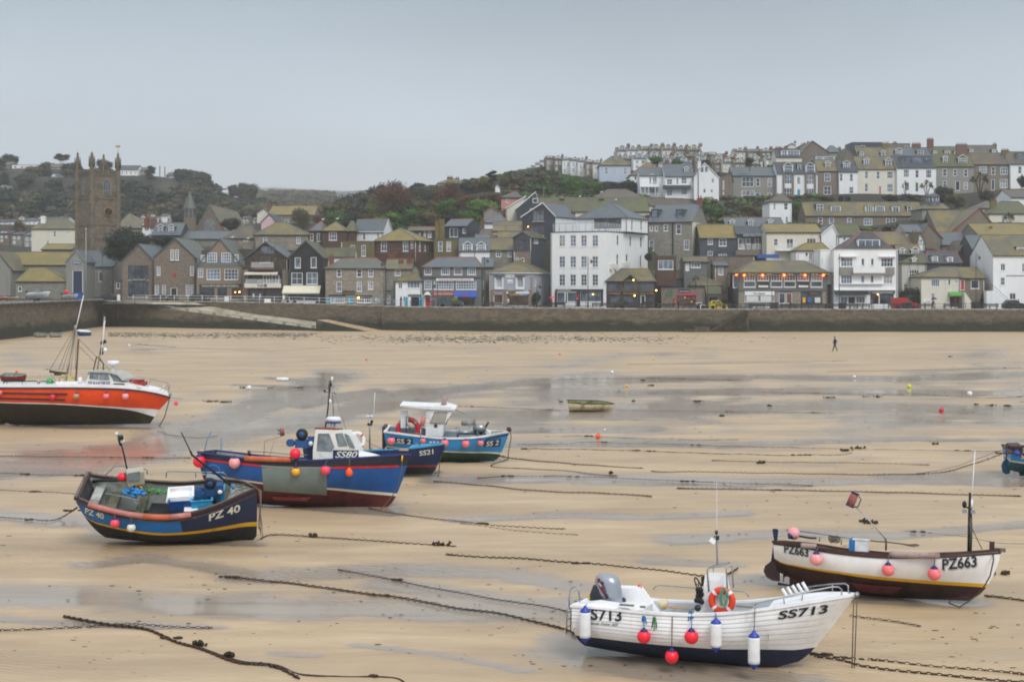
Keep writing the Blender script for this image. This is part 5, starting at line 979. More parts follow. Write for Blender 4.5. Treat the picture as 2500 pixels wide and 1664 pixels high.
 for x,y,r,m,lb,tp in((342,714,60,MSL,'big salmon ball fender at the stern of SS 2',(350,610)),(824,714,42,MSL,'small salmon ball fender below the cuddy of SS 2',(822,660)),(1150,750,60,MSL,'big pink ball fender of SS 2 partly behind the bow of SS21',(1152,680)),(1468,758,58,MSL,'big pink ball fender amidships on SS 2',(1466,680)),(1694,748,45,MSL,'small pink ball fender just left of the forward SS 2 plate',(1692,670))):BF(B,x,y,r,m,lb,tp,None,'pink fenders of SS 2')
 rp=MB();rp.tb([B.P(x,y,0)for x,y in((2128,548),(2145,580),(2158,660),(2140,760),(2115,900),(2105,1010))],.02,5);gear(B,rp,'bow_rope',MCH,'dark rope dropping from the bow of SS 2','rope');kn=MB();kn.ball(B.P(2125,545,0),.12,8);kn.bd('stem_post',HWD,B.r)
boat_ss2()
def boat_orange():
 view('i');o=gnd(900,1368);B=Boat('fishing_boat','large orange fishing boat Seahorse with a white cabin and a weedy bottom','i',o,-3,-2,3.3,[(-480,945),(-100,955),(300,958),(700,957),(1000,960),(1400,972),(1650,1000),(1800,1030),(1918,1062)],[(1918,1062),(1885,1100),(1790,1205),(1740,1280),(1688,1356)],rake=.1,zk=((0,.5),(.1,.3),(.3,.05),(1,0)),pmid=2.6,pstern=2.2,pbow=1.5,bprof=[(0,.85),(.2,.97),(.42,1),(.66,.97),(.8,.84),(.9,.58),(.96,.3),(1,.012)])
 w1=B.qline([(-400,1108),(0,1120),(600,1138),(1200,1176),(1500,1210),(1740,1278)]);w2=B.qline([(-400,1100),(0,1112),(600,1126),(1200,1160),(1500,1178),(1795,1198)]);fx=lambda w:[(0,w[0][1])]+w[1:-1]+[(1,w[-1][1])]
 B.hull([H_WEEDY,HWH,H_ORANGE],[(fx(w1),8,0),(fx(w2),2,1),(1.0,7,2)],inner=(HGI,HDK),floorq=.72,nt=36);B.cap(HWH,.3,.2,out=.0,dz=.05,name='bulwark_top');B.cap(mat('black_fender_rail','#1c1a24',.6),.14,.08,out=.07,dz=-.02,name='rubbing_rail')
 for y in((1010,1018,1024),(1070,1080,1090)):
  x1=760 if y[0]<1050 else 735;B.strip([(-450,y[0]-4),(0,y[0]),(400,y[1]),(x1,y[2])],.1,mat('dark_strake','#3a2a2c',.6),both=False,off=.06)
 dk=MB();vs=[]
 for i in range(14):
  t=.45+.53*i/13
  for j in(-3,-2,-1,0,1,2,3):p=B.surf(t,1,-1,-.1);vs.append((p.x,p.y*-j/3,p.z+.16+.2*(1-(j/3)**2)*min(1,(1-t)*5)))
 dk.add(vs,[(i*7+j,i*7+j+1,(i+1)*7+j+1,(i+1)*7+j)for i in range(13)for j in range(6)],0,True);dk.bd('foredeck',HWH,B.r)
 y0,y1=-1.15,.75;a=[B.P(x,y,y0)for x,y in((955,935),(1005,770),(1225,778),(1280,880),(1420,895),(1580,950))];cb=MB();cb.pm(a,(0,y1-y0,0));cb.bd('cabin',HP('cabin_white','#d8d9d2','#b0ac98',.25),B.r)
 rf=MB();P_=[B.P(x,y,y0-.12)for x,y in((932,760),(1230,762),(1330,795),(1390,850),(1392,872),(1375,868),(1320,812),(1225,782),(1000,775),(985,808))];rf.pm(P_,(0,y1-y0+.24,0));rf.bd('cabin_roof',HP('roof_grey_white','#b5b7b0','#8a8a80',.3),B.r)
 whw(B,[[(1020,785),(1112,788),(1105,852),(1008,848)],[(1125,788),(1215,792),(1235,858),(1118,855)]],MGC,MST,y0-.01);whw(B,[[(1240,788),(1320,815),(1368,885),(1280,870)]],MGC,MST,y0+.02)
 sw=MB();sw.pm([B.P(x,y,y0-.02)for x,y in((1280,900),(1395,905),(1425,938),(1265,935))],(0,.02,0));sw.bd('cabin_window',MRB,B.r)
 nb=MB();nb.pm([B.P(x,y,y0-.03)for x,y in((982,932),(990,875),(1248,882),(1242,938))],(0,.025,0));nb.bd('name_board',MWT,B.r);B.text('SEAHORSE',(990,920),(1240,926),44,mat('navy_letters','#1c2a66',.5),.015,plane=y0-.08,name='boat_name')
 rd=MB();c=B.P(1275,672,0);rd.lh([(.0001,.14),(.3,.13),(.36,.06),(.36,-.08),(.3,-.12),(.1,-.2),(.08,-.75),(.14,-.8)],20,0,MT(c));rd.bd('radar_dome',MWP,B.r)
 B.rod([(850,930,.2),(870,640,.2),(886,400,.2)],.05,mat('bronze_pole','#5d4c35',.6),'mizzen_mast',6);B.rod([(735,930,.4),(780,640,.4),(830,400,.4),(850,250,.4)],.06,mat('pale_spar','#b0ab9c',.6,c2='#8a6a30',amt=.4),'derrick',6)
 B.rod([(850,300,.4),(880,180,.4),(940,-90,.4)],.028,MWP,'aerial');B.rod([(1098,745,0),(1125,560,0),(1150,400,0),(1180,150,0)],.045,mat('pale_spar','#b0ab9c'),'foremast',6);B.rod([(1135,630,-.1),(1150,480,-.1),(1182,195,-.1)],.025,MWP,'aerial')
 fr=MB();fr.tb([B.P(1052,750,.3),B.P(1088,600,.3),B.P(1120,620,.0),B.P(1165,680,0),B.P(1162,750,0)],.035,5);fr.bd('mast_frame',MDK,B.r)
 for x,y in((1150,445),(1178,432),(1150,520),(1145,560)):g=MB();g.ball(B.P(x,y,0),.12,8);g.bd('mast_lamp',MRB,B.r)
 g=MB();g.ball(B.P(1185,525,0),.13,8);g.bd('mast_lamp',MWP,B.r);rg=MB()
 for a_,b_ in(((850,260),(555,760)),((850,260),(660,750)),((848,280),(700,760)),((886,400),(1240,755)),((850,300),(850,740)),((850,300),(790,830)),((850,260),(760,830)),((886,480),(1065,660)),((570,800),(650,900)),((870,330),(860,900))):rg.tb([B.P(*a_,.3),B.P(*b_,.2)],.014,4)
 rg.bd('rigging',MRP,B.r);bm=MB();bm.tb([B.P(560,766,.2),B.P(745,790,.2)],.08,6);bm.cbox(B.P(650,800,.2),.35,.3,.12);bm.bd('cross_boom',mat('dark_timber','#4a4138',.7),B.r)
 yg=MB()
 for x in(670,725,785,835):yg.tb([B.P(x-8,930,-.2),B.P(x,830,-.2)],.04,5)
 yg.tb([B.P(670,828,-.2),B.P(725,830,-.2)],.05,5);yg.tb([B.P(745,800,.2),B.P(780,830,-.2),B.P(840,834,-.2)],.05,5);yg.bd('gantry',mat('yellow_gantry_paint','#c9b25c',.6,c2='#6a5a30',amt=.4),B.r)
 B.rod([(35,915,-1.3),(45,888,-1.3),(60,882,-1.3),(400,874,-1.3),(425,885,-1.3),(430,920,-1.3)],.03,MIR,'side_rail');B.rod([(440,920,-1.3),(445,885,-1.3),(470,878,-1.3),(600,880,-1.3),(622,900,-1.3)],.03,MIR,'side_rail');B.rod([(75,915,-1.3),(80,882,-1.3)],.02,MIR,'rail_post');B.rod([(250,915,-1.3),(248,876,-1.3)],.02,MIR,'rail_post')
 B.rod([(1430,930,-.9),(1545,835,-.6),(1700,850,-.3),(1880,895,-.1),(1912,925,0),(1890,1030,0)],.025,MST,'bow_rail');B.rod([(1640,1000,-.8),(1700,850,-.3)],.02,MST,'bow_rail');B.rod([(1780,990,-.4),(1895,920,-.05)],.02,MST,'bow_rail');B.rod([(1820,1010,-.3),(1905,945,0)],.02,MST,'bow_rail')
 rf2=MB();c=B.P(1560,900,0);rf2.cbox(c,.9,.7,.22,0,.1);rf2.cbox(c+Ve((-.1,0,.15)),.75,.5,.14);gear(B,rf2,'liferaft_pack',HP('red_canvas','#a83228','#2c2a30',.5,.7),'red and black raft pack lashed on the foredeck of the orange boat','raft')
 cy_=MB();cy_.lh([(.11,0),(.12,.4),(.0001,.42)],12,0,MT(B.P(902,910,-1.1)));cy_.bd('vent_pipe',MWP,B.r);ld=MB();ld.ball(B.P(1912,1025,0),.12,10);ld.bd('bow_roller',MST,B.r)
 ru=MB();ru.pm([B.P(x,y,-.1)for x,y in((-60,1265),(30,1270),(70,1300),(40,1360),(-80,1362))],(0,.2,0));ru.pm([B.P(x,y,-.1)for x,y in((90,1290),(220,1340),(200,1372),(100,1360),(70,1310))],(0,.2,0));ru.bd('rudder',H_BLACK,B.r)
 for x,y,r,m,lb in((-5,1005,33,MSL,'pink ball fender cut by the left edge of the picture'),(594,1058,37,M_REDDK,'dark red ball fender at the ends of the dark strakes'),(860,1046,36,mat('weathered_fender','#c98a78',.5,c2='#9a9a68',amt=.5),'weathered pink and khaki ball fender below the yellow gantry'),(1197,1045,37,MSL,'salmon ball fender under the Seahorse name board'),(1413,1045,37,M_PALE,'pale pink ball fender foremost on the orange hull')):BF(B,x,y,r,m,lb,(x,960),None,'ball fenders of the orange boat')
 g=MB();g.ball(B.P(560,885,-1.2),.22,12);gear(B,g,'green_float',M_GREENB,'green round float hung on the side rail of the orange boat','float')
 br=MB();br.tb([B.P(x,y,0)for x,y in((1912,1060),(1890,1150),(1850,1290),(1800,1370),(1720,1425))],.03,5);gear(B,br,'bow_rope',MCH,'dark rope curving from the orange boat\'s bow to the sand','rope')
boat_orange()
def boat_edge():
 view('n');o=gnd(2450,252);B=Boat('fishing_boat','teal and blue fishing boat entering the picture at the right edge','n',o,-8,4,2.3,[(2245,60),(2400,75),(2600,95),(2900,100),(3200,70),(3340,40)],[(3340,40),(3300,130),(3240,220),(3180,262)],rake=.05,zk=((0,.35),(.2,.15),(.5,0),(1,0)),pmid=3,pstern=2)
 w1=B.qline([(2250,128),(2500,165),(3000,190),(3260,185)]);w2=B.qline([(2250,116),(2500,150),(3000,175),(3270,165)]);fx=lambda w:[(0,w[0][1])]+w[1:-1]+[(1,w[-1][1])]
 B.hull([HP('teal_bottom','#155a6e','#123a40',.4),HCR,HCY],[(fx(w1),5,0),(fx(w2),1,1),(1.0,5,2)],inner=(HGI,HDK),floorq=.6);B.cap(HWD,.1,.08)
 B.patch([(2322,52),(2380,58),(2380,108),(2322,100)],HDN,'number_plate',.012);B.text('SS',(2328,100),(2385,104),44,H_LET,.015,.022)
 ru=MB();ru.pm([B.P(x,y,-.04)for x,y in((2205,105),(2180,125),(2166,160),(2175,215),(2205,234),(2238,225),(2248,120),(2230,100))],(0,.08,0));ru.bd('rudder',HP('teal_rudder','#155a7e','#123a40',.3),B.r);rh=MB();rh.pm([B.P(x,y,-.05)for x,y in((2205,-5),(2232,-5),(2232,110),(2205,110))],(0,.1,0));rh.bd('rudder_head',HWD,B.r)
 dk=MB();dk.cbox(B.P(2275,30,.1),.5,.9,.5);dk.bd('stern_locker',HWD,B.r);pr=MB();c=B.P(2275,200,0);[pr.poly([c,c+Ve((.03,.14*cos(a),.14*sin(a))),c+Ve((.0,.16*cos(a+.5),.16*sin(a+.5)))])for a in(0,2.1,4.2)];pr.tb([c,B.P(2330,200,0)],.03,5);pr.bd('propeller',MST,B.r)
 BF(B,2295,55,26,M_BLUEP,'blue ball fender on the stern of the right-edge boat',None,None);sk=MB();sk.pm([B.P(x,y,-.05)for x,y in((2320,150),(2320,245),(3100,262),(3100,200))],(0,.1,0));sk.bd('keel',H_GREENB,B.r)
boat_edge()
def dinghy(vw,name,lb,a,b,top,bot,m,m_in,beam=1.3,yaw=0,roll=0,seats=2,wood=None):
 view(vw);o=gnd((a[0]+b[0])/2,bot);dy=(b[1]+a[1])/2
 B=Boat(name,lb,vw,o,yaw,roll,beam,[a,((a[0]*3+b[0])/4,a[1]*.7+b[1]*.3+(top-dy)*.8),((a[0]+b[0])/2,top),((a[0]+b[0]*3)/4,a[1]*.3+b[1]*.7+(top-dy)*.8),b],[b,(b[0]-(b[0]-a[0])*.02,(b[1]+bot)/2),(b[0]-(b[0]-a[0])*.07,bot)],rake=.1,pmid=3,pstern=2.6,pbow=1.6,zk=((0,.04),(1,0)))
 B.hull([m],[(1.0,6,0)],inner=(m_in,m_in),floorq=.3,nt=18);B.cap(wood or m_in,.06,.04)
 for k in range(seats):t=(k+1)/(seats+1);p=B.surf(t,.8,-1,-.03);s_=MB();s_.box(p.x-.11,p.x+.11,p.y,-p.y,p.z,p.z+.03);s_.bd('thwart',wood or m_in,B.r)
 return B
M_MOSS=mat('mossy_boat_inside','#8a8a5c',.8,c2='#5a5f30',amt=.6)
dinghy('p','tender','small weathered rowing boat with a mossy inside, alone mid-harbour',(610,319),(785,323),324,350,HP('worn_cream_hull','#d8ccaa','#6f6a52',.4,.7),M_MOSS,1.5,2,4,3,mat('dark_tender_rail','#33372c',.7))
dinghy('i','dinghy','maroon dinghy lying beyond the orange boat at the left edge',(-5,815),(300,805),826,884,HP('maroon_hull','#7a1a26','#4f1a22',.3),HGI,1.5,0,6)
dinghy('i','dinghy','blue and white dinghy on the sand in the corner of the walls',(862,312),(1032,325),322,366,HBL,HWH,1.7,0,8)
dinghy('i','dinghy','grey-white dinghy at the foot of the pier wall, left of the pair',(378,345),(538,345),352,384,HP('dull_white_hull','#b9bbba','#4a4a48',.4),HGI,1.5,0,8)
dinghy('i','dinghy','grey-white dinghy at the foot of the pier wall, right of the pair',(545,345),(705,345),352,384,HP('dull_white_hull','#b9bbba'),HGI,1.5,0,8)
WM=dict(w=RnM('white_render','#eef0f1','#97978f',.2),c=RnM('cream_render','#dedacb','#8c8266',.3),lil=RnM('lilac_grey_render','#a9acb8','#7f8088',.3),pk=RnM('pink_render','#d9b3bd','#94777d',.2),sal=RnM('salmon_render','#c98a80','#86625a',.3),bl=RnM('pale_blue_render','#b9c6d6','#8090a0',.3),gr=RnM('grey_render','#8f8e88','#5e5c55',.5),br=RnM('brown_render','#7c7266','#4a4238',.5),wo=RnM('old_white_render','#c3c2b8','#6a6656',.9),och=RnM('ochre_wall','#6d643f','#3d3c2a',.7),s=StM('granite_rubble','#80766a','#a89c8a','#7d776c',2.4),sg=StM('grey_rubble','#73726a','#94928a','#7a7870',2.4),sb=StM('brown_rubble','#66594b','#897865','#75706a',2.6),rb=StM('pinkish_rubble','#8a6a58','#7d7464','#8d8477',2.2),ch=StM('church_granite','#62574a','#7f725f','#6f6656',1.6,moss='#4d4a34'),red=StM('dull_red_brick','#5d3a30','#44302a','#5a4a40',5),bk=mat('black_boarding','#14161a',.7,pos=True,sc=1,var=.3),tim=mat('dark_timber_wall','#2f2620',.7,pos=True,sc=2,var=.3,c2='#54463a'),sh=SlM('hung_slate','#3a414b','#5c6168',.25,'#4c545e'),shg=SlM('hung_slate_grey','#5f6668','#6f7468',.4,'#74787a'),shb=SlM('hung_slate_blue','#2f3844','#4a525c',.2,'#3a4450'))
RM=dict(s=SlM('blue_slate','#56606c','#6d6f5c',.15),g=SlM('green_slate','#555b55','#74714a',.38),o=SlM('lichen_slate','#5a574c','#8c7d3c',.56,'#66624c'),y=SlM('yellow_lichen_slate','#6f663f','#98843a',.68,'#787044'),m=SlM('mossy_slate','#4c4b3c','#666a30',.65,'#444a34'),d=SlM('dark_slate','#383d45','#6a6238',.25,'#444a50'),b=SlM('brown_slate','#57504a','#7a6c38',.45,'#4a4640'))
M_LEADR=mat('ridge_mortar','#6b6a62',.8);MBG=MFR;M_CHB=dict(b=M_BRICK,s=WM['sb'],y=StM('lichen_chimney','#6d6432','#8a7a40','#5a5238',3),w=WM['w'],g=WM['gr'],r=mat('new_red_brick','#74463c',.8,pos=True,var=.2))
WCACHE={};HB=[];G_MID=GlM('grey_glass','#272f39',.08,'#56616d');G_CURT=GlM('curtained_glass','#59616a',.2,'#aeb2b0')
def win_mesh(w,h,c,r,fr,gl,t,bar,split):
 k=(round(w,1),round(h,1),c,r,fr.name,gl.name,split)
 if k in WCACHE:return WCACHE[k]
 w,h=k[0],k[1];mb=MB();d=.07
 mb.box(-w/2,-w/2+t,-.02,d,0,h);mb.box(w/2-t,w/2,-.02,d,0,h);mb.box(-w/2+t,w/2-t,-.019,d,0,t);mb.box(-w/2+t,w/2-t,-.019,d,h-t,h)
 for i in range(1,c):x=-w/2+w*i/c;mb.box(x-bar/2,x+bar/2,0,d-.01,t,h-t)
 for i in range(1,r):z=h*i/r;mb.box(-w/2+t,w/2-t,.006,d-.016,z-bar/2,z+bar/2)
 pn=MB();pn.qd((-w/2,d-.02,0),(w/2,d-.02,0),(w/2,d-.02,h),(-w/2,d-.02,h),0 if split else 1)
 out=[]
 def me_of(mb_,ms,nm):
  me=NM(nm);me.from_pydata(mb_.v,[],mb_.f);[me.materials.append(m)for m in ms];me.polygons.foreach_set('material_index',mb_.m);me.update();return me
 if split:out=[me_of(mb,[fr],'window'),me_of(pn,[gl],'pane')]
 else:mb.add(pn.v,pn.f,1);out=[me_of(mb,[fr,gl],'window')]
 WCACHE[k]=out;return out
SILL={}
class House:
 def __init__(s,lb,D,xl,xr,ye,yb,roof='gs',wall='w',rm='s',dep=8,yaw=0,yr=None,rx=None,wi=(),side=None,sw_=(),name='house',cat='house',group=None,rg=None,ch=(),dm=(),dz=(),down=3.0,oh=.22,dye=0,sill=True,gut=True,gm=None,sd_=None):
  s.D=D;Xl,Y=S(xl,ye);Xr,_=S(xr,ye);ya=rad(yaw);s.yaw=ya;d=Ve((cos(ya),sin(ya),0));n=Ve((-sin(ya),cos(ya),0));s.d,s.n=d,n
  corner=0 if yaw>=0 else 1;Xc=Xr if corner else Xl;Cp=Ve(((Xc-CX)/F*D,D,0))
  def cross(X,P0,dr):k=(X-CX)/F;return(k*P0.y-P0.x)/(dr.x-k*dr.y)
  s.cross=cross
  if corner:W_=-cross(Xl,Cp,-d*-1)if False else cross(Xl,Cp,-d);s.C=Cp-d*W_;s.W=W_
  else:s.W=cross(Xr,Cp,d);s.C=Cp
  s.zc=lambda Y_,D_=D:CH-(Y_-HY)/F*D_
  ze=s.zc(Y);zb=s.zc(S(0,yb)[1]);s.ze,s.zb=ze,zb
  if side is not None:Xs=S(side,0)[0];P0=s.C+(d*s.W if corner else Ve());dep=max(2,abs(cross(Xs,P0,n)))
  s.dep=dep;zlow=zb-down;s.o=Ve((s.C.x,s.C.y,zb));s.root=empty(name,s.o,0,lb,cat,group);s.ro=(s.root,s.o);s.corner=corner
  W,dp=s.W,dep;V=s.V;wm=WM[wall]if isinstance(wall,str)else wall;s.wm=wm;rmm=RM[rm]if isinstance(rm,str)else rm;s.rmm=rmm
  zr=s.zc(S(0,yr)[1],D+(0 if roof=='gf' else dp/2))if yr is not None else ze;s.zr=zr;s.roof=roof
  top=[]
  if roof=='gf':ru=s.u(rx,yr)if rx is not None else W/2;s.ru=ru;top=[(ru,zr)]
  s.holes=[];wb=MB();zr2=s.zc(S(0,yr)[1])if(yr is not None and roof=='gf')else zr
  for w in list(wi)+list(dz):
   x,y,ww,hh=w[:4];u0,u1=s.u(x,0),s.u(x+ww,0);Dm=(s.C+d*(u0+u1)/2).y;z1,z0=s.zc(S(0,y)[1],Dm),s.zc(S(0,y+hh)[1],Dm);s.holes.append((u0,u1,z0,z1))
  HB.append((s.V(0,-1,0),s.V(W,-1,0),s.V(0,dp,0),s.V(W,dp,0),s.V(W/2,-1,0),s.V(W/2,dp/2,0),zb,D))
  s.face(wb,W,zlow,ze,[q for q in s.holes if not(roof=='gf' and q[3]>ze)],lambda u,v,z:V(u,v,z))
  if roof=='gf':wb.poly([V(0,0,ze),V(W,0,ze),V(ru,0,zr)]);wb.poly([V(W,dp,ze),V(0,dp,ze),V(ru,dp,zr)])
  sh_=[]
  for w in sw_:
   x,y,ww,hh=w[:4];v0,v1=s.vs(x),s.vs(x+ww);v0,v1=min(v0,v1),max(v0,v1);Dm=(s.C+(d*W if corner else Ve())+n*(v0+v1)/2).y;sh_.append((v0,v1,s.zc(S(0,y+hh)[1],Dm),s.zc(S(0,y)[1],Dm)))
  sb=MB()if sd_ else wb;uu=W if corner else 0
  s.face(sb,dp,zlow,ze,sh_,(lambda v,w_,z:V(W-w_,v,z))if corner else(lambda v,w_,z:V(w_,v,z)));
  if sd_:sb.bd('side_wall',WM[sd_],*s.ro)
  wb.qd(V(W-uu,0,zlow),V(W-uu,dp,zlow),V(W-uu,dp,ze),V(W-uu,0,ze));wb.qd(V(0,dp,zlow),V(W,dp,zlow),V(W,dp,ze),V(0,dp,ze))
  if roof in('gs',):
   for u in(0,W):wb.poly([V(u,0,ze),V(u,dp,ze),V(u,dp/2,zr)])
  wb.bd('wall',wm,*s.ro)
  for(w,hh)in list(zip(wi,s.holes)):s.win(w,hh,0)
  for(w,hh)in list(zip(dz,s.holes[len(wi):])):s.win(w,hh,0,door=True)
  for(w,hh)in zip(sw_,sh_):s.win(w,hh,1)
  r=MB();t=.14;s.slopes=None
  def slab(pts):
   a=[Ve(p)for p in pts];nn=(a[1]-a[0]).cross(a[2]-a[0]).normalized();nn=-nn if nn.z<0 else nn;r.pm([p+nn*.02 for p in a],nn*t)
  if roof=='gf':
   for u0,sg in((0,-1),(W,1)):
    k=oh/max(.3,abs(u0-ru))*(zr-ze);slab([V(u0+sg*oh,-oh,ze-k),V(ru,-oh,zr),V(ru,dp+.1,zr),V(u0+sg*oh,dp+.1,ze-k)])
   bg=MB()
   for u0,sg in((0,-1),(W,1)):
    k=oh/max(.3,abs(u0-ru))*(zr-ze);bg.pm([V(u0+sg*oh,-oh-.03,ze-k-.02),V(ru,-oh-.03,zr-.02),V(ru,-oh-.03,zr+.2),V(u0+sg*oh,-oh-.03,ze-k+.18)],tuple(n*.06))
   bg.bd('bargeboard',gm or MLD,*s.ro)
  elif roof=='gs':
   k=oh/(dp/2)*(zr-ze);slab([V(-.1,-oh,ze-k),V(W+.1,-oh,ze-k),V(W+.1,dp/2,zr),V(-.1,dp/2,zr)]);slab([V(-.1,dp+oh,ze-k),V(W+.1,dp+oh,ze-k),V(W+.1,dp/2,zr),V(-.1,dp/2,zr)])
   if gm:
    bg=MB();uu=W+.11 if corner else-.11
    for v0,v1 in((-oh,dp/2),(dp+oh,dp/2)):bg.pm([V(uu,v0,ze-k-.03),V(uu,v1,zr-.03),V(uu,v1,zr+.18),V(uu,v0,ze-k+.18)],tuple(d*(.05 if corner else-.05)))
    bg.bd('bargeboard',gm,*s.ro)
  elif roof in('hip','pyr'):
   if roof=='pyr':a=b=s.u(rx,yr,dp/2)if rx is not None else W/2
   else:a,b=(s.u(rx[0],yr,dp/2),s.u(rx[1],yr,dp/2))if rx else(min(dp/2,W*.4),W-min(dp/2,W*.4))
   k=oh/(dp/2)*(zr-ze);e=ze-k;slab([V(-oh,-oh,e),V(W+oh,-oh,e),V(b,dp/2,zr),V(a,dp/2,zr)]if b-a>.05 else[V(-oh,-oh,e),V(W+oh,-oh,e),V(a,dp/2,zr)])
   slab([V(-oh,dp+oh,e),V(W+oh,dp+oh,e),V(b,dp/2,zr),V(a,dp/2,zr)]if b-a>.05 else[V(-oh,dp+oh,e),V(W+oh,dp+oh,e),V(a,dp/2,zr)]);slab([V(-oh,-oh,e),V(-oh,dp+oh,e),V(a,dp/2,zr)]);slab([V(W+oh,-oh,e),V(W+oh,dp+oh,e),V(b,dp/2,zr)]);s.ab=(a,b)
  elif roof=='mono':slab([V(-.1,-oh,ze),V(W+.1,-oh,ze),V(W+.1,dp,zr),V(-.1,dp,zr)])
  else:
   r.qd(V(0,0,ze-.3),V(W,0,ze-.3),V(W,dp,ze-.3),V(0,dp,ze-.3));cp=MB()
   for q in(([V(-.06,-.06,ze),V(W+.06,-.06,ze),V(W+.06,.25,ze),V(-.06,.25,ze)]),([V(-.06,.25,ze),V(.25,.25,ze),V(.25,dp,ze),V(-.06,dp,ze)]),([V(W-.25,.25,ze),V(W+.06,.25,ze),V(W+.06,dp,ze),V(W-.25,dp,ze)])):cp.pm(q,(0,0,.16))
   cp.bd('parapet_coping',gm or MLD,*s.ro)
  r.bd('roof',rmm,*s.ro)
  if rg is not None or roof in('gs','hip','pyr','gf'):
   g=MB();gmat=rg or M_LEADR;z_=Ve((0,0,.16));e=ze
   segs=[(V(s.ru,-oh,zr),V(s.ru,dp,zr))]if roof=='gf' else[(V(-.1,dp/2,zr),V(W+.1,dp/2,zr))]if roof=='gs' else None
   if roof in('hip','pyr'):a,b=s.ab;segs=[(V(a,dp/2,zr),V(b+.01,dp/2,zr)),(V(0,0,e),V(a,dp/2,zr)),(V(W,0,e),V(b,dp/2,zr)),(V(W,dp,e)if corner else V(0,dp,e),V(b if corner else a,dp/2,zr))]
   for p,q in segs or[]:g.tb([p+z_,q+z_],.11,5)
   if segs:g.bd('ridge_tiles',gmat,*s.ro)
  if gut and roof in('gs','hip','pyr'):
   g=MB();g.tb([V(-oh,-oh-.05,ze-.05),V(W+oh,-oh-.05,ze-.05)],.07,5);uu=W+oh+.05 if corner else-oh-.05
   if roof!='gs':g.tb([V(uu,-oh,ze-.05),V(uu,dp,ze-.05)],.07,5)
   g.bd('gutter',MDK if not(gm is MBG)else MBG,*s.ro)
  if D<330 and gut:
   q=MB();uu=(.18 if int(xl)%2 else W-.18);q.tb([V(uu,-.09,zb-.5),V(uu,-.09,ze-.1)],.055,5)
   q.bd('downpipe',MLD if int(xl)%3 else M_SILL,*s.ro)
   if int(xr)%2 and roof in('gs','hip'):q=MB();a_=V(W*.3,dp/2,zr);q.tb([a_,a_+Ve((0,0,1.7))],.03,4);[q.tb([a_+Ve((-.5,0,1.2+k)),a_+Ve((.5,0,1.2+k))],.02,3)for k in(0,.2,.4)];q.bd('aerial',MLD,*s.ro)
  for c in ch:s.chimney(*c)
  for q in dm:s.dormer(*q)
 def V(s,u,v,z):p=s.C+s.d*u+s.n*v;return Ve((p.x,p.y,z))
 def u(s,x,y=0,v=0):X,_=S(x,y);return s.cross(X,s.C+s.n*v,s.d)
 def vs(s,x):X,_=S(x,0);return s.cross(X,s.C+(s.d*s.W if s.corner else Ve()),s.n)
 def face(s,mb,W,z0,z1,holes,fn,dp=.16):
  us=sorted({0,W}|{max(0,min(W,h[k]))for h in holes for k in(0,1)});zs=sorted({z0,z1}|{max(z0,min(z1,h[k]))for h in holes for k in(2,3)})
  for a,b in zip(us,us[1:]):
   for c,d in zip(zs,zs[1:]):
    if b-a<1e-4 or d-c<1e-4:continue
    m,q=(a+b)/2,(c+d)/2
    if any(h[0]<m<h[1]and h[2]<q<h[3]for h in holes):continue
    mb.qd(fn(a,0,c),fn(b,0,c),fn(b,0,d),fn(a,0,d))
  for h in holes:
   a,b,c,d=h;mb.qd(fn(a,0,c),fn(a,dp,c),fn(a,dp,d),fn(a,0,d));mb.qd(fn(b,0,c),fn(b,dp,c),fn(b,dp,d),fn(b,0,d));mb.qd(fn(a,0,c),fn(b,0,c),fn(b,dp,c),fn(a,dp,c));mb.qd(fn(a,0,d),fn(b,0,d),fn(b,dp,d),fn(a,dp,d))
 def win(s,w,h,side,door=False):
  c,r=(w[4],w[5])if len(w)>5 else(2,2);opt=w[6]if len(w)>6 else '';u0,u1,z0,z1=h;ww,hh=u1-u0,z1-z0
  if ww<.1 or hh<.1:return
  fr=MDK if 'k' in opt else(M_BROWNF if 'n' in opt else MFR);gl=GDK if 'd' in opt else(G_WARM if 'o' in opt else(GBL,G_MID,GBL,G_CURT,G_MID)[int(w[0]*7+w[1]*3)%5])
  if door:fr,gl=MFR,DR[opt or 'd'];c,r=1,1
  t=.10 if s.D<300 else.12;split=s.D<285;me=win_mesh(ww,hh,c,r,fr,gl,t,.055 if s.D<300 else.08,split)
  if side:p=s.C+(s.d*s.W if s.corner else Ve())+s.n*(u0+u1)/2+(s.d*(-.08 if s.corner else.08));rz=s.yaw+(PI/2 if s.corner else-PI/2)
  else:p=s.C+s.d*(u0+u1)/2+s.n*(-.08 if s.roof=='gf' and z1>s.ze else.06);rz=s.yaw
  o=mo('door' if door else 'window',me[0],s.root,Ve((p.x,p.y,z0))-s.o,rz);o.scale=(ww/max(round(ww,1),.1),1,hh/max(round(hh,1),.1))
  if split:mo('door_leaf' if door else 'pane',me[1],o)
  if not door and s.D<300 and 'q' not in opt:
   k=round(ww+.16,1)
   if k not in SILL:mb=MB();mb.box(-k/2,k/2,-.12,.1,-.1,-.005);ob=mb.bd('sill',M_SILL);SILL[k]=ob.data;COL.objects.unlink(ob);bpy.data.objects.remove(ob)
   mo('sill',SILL[k],o)
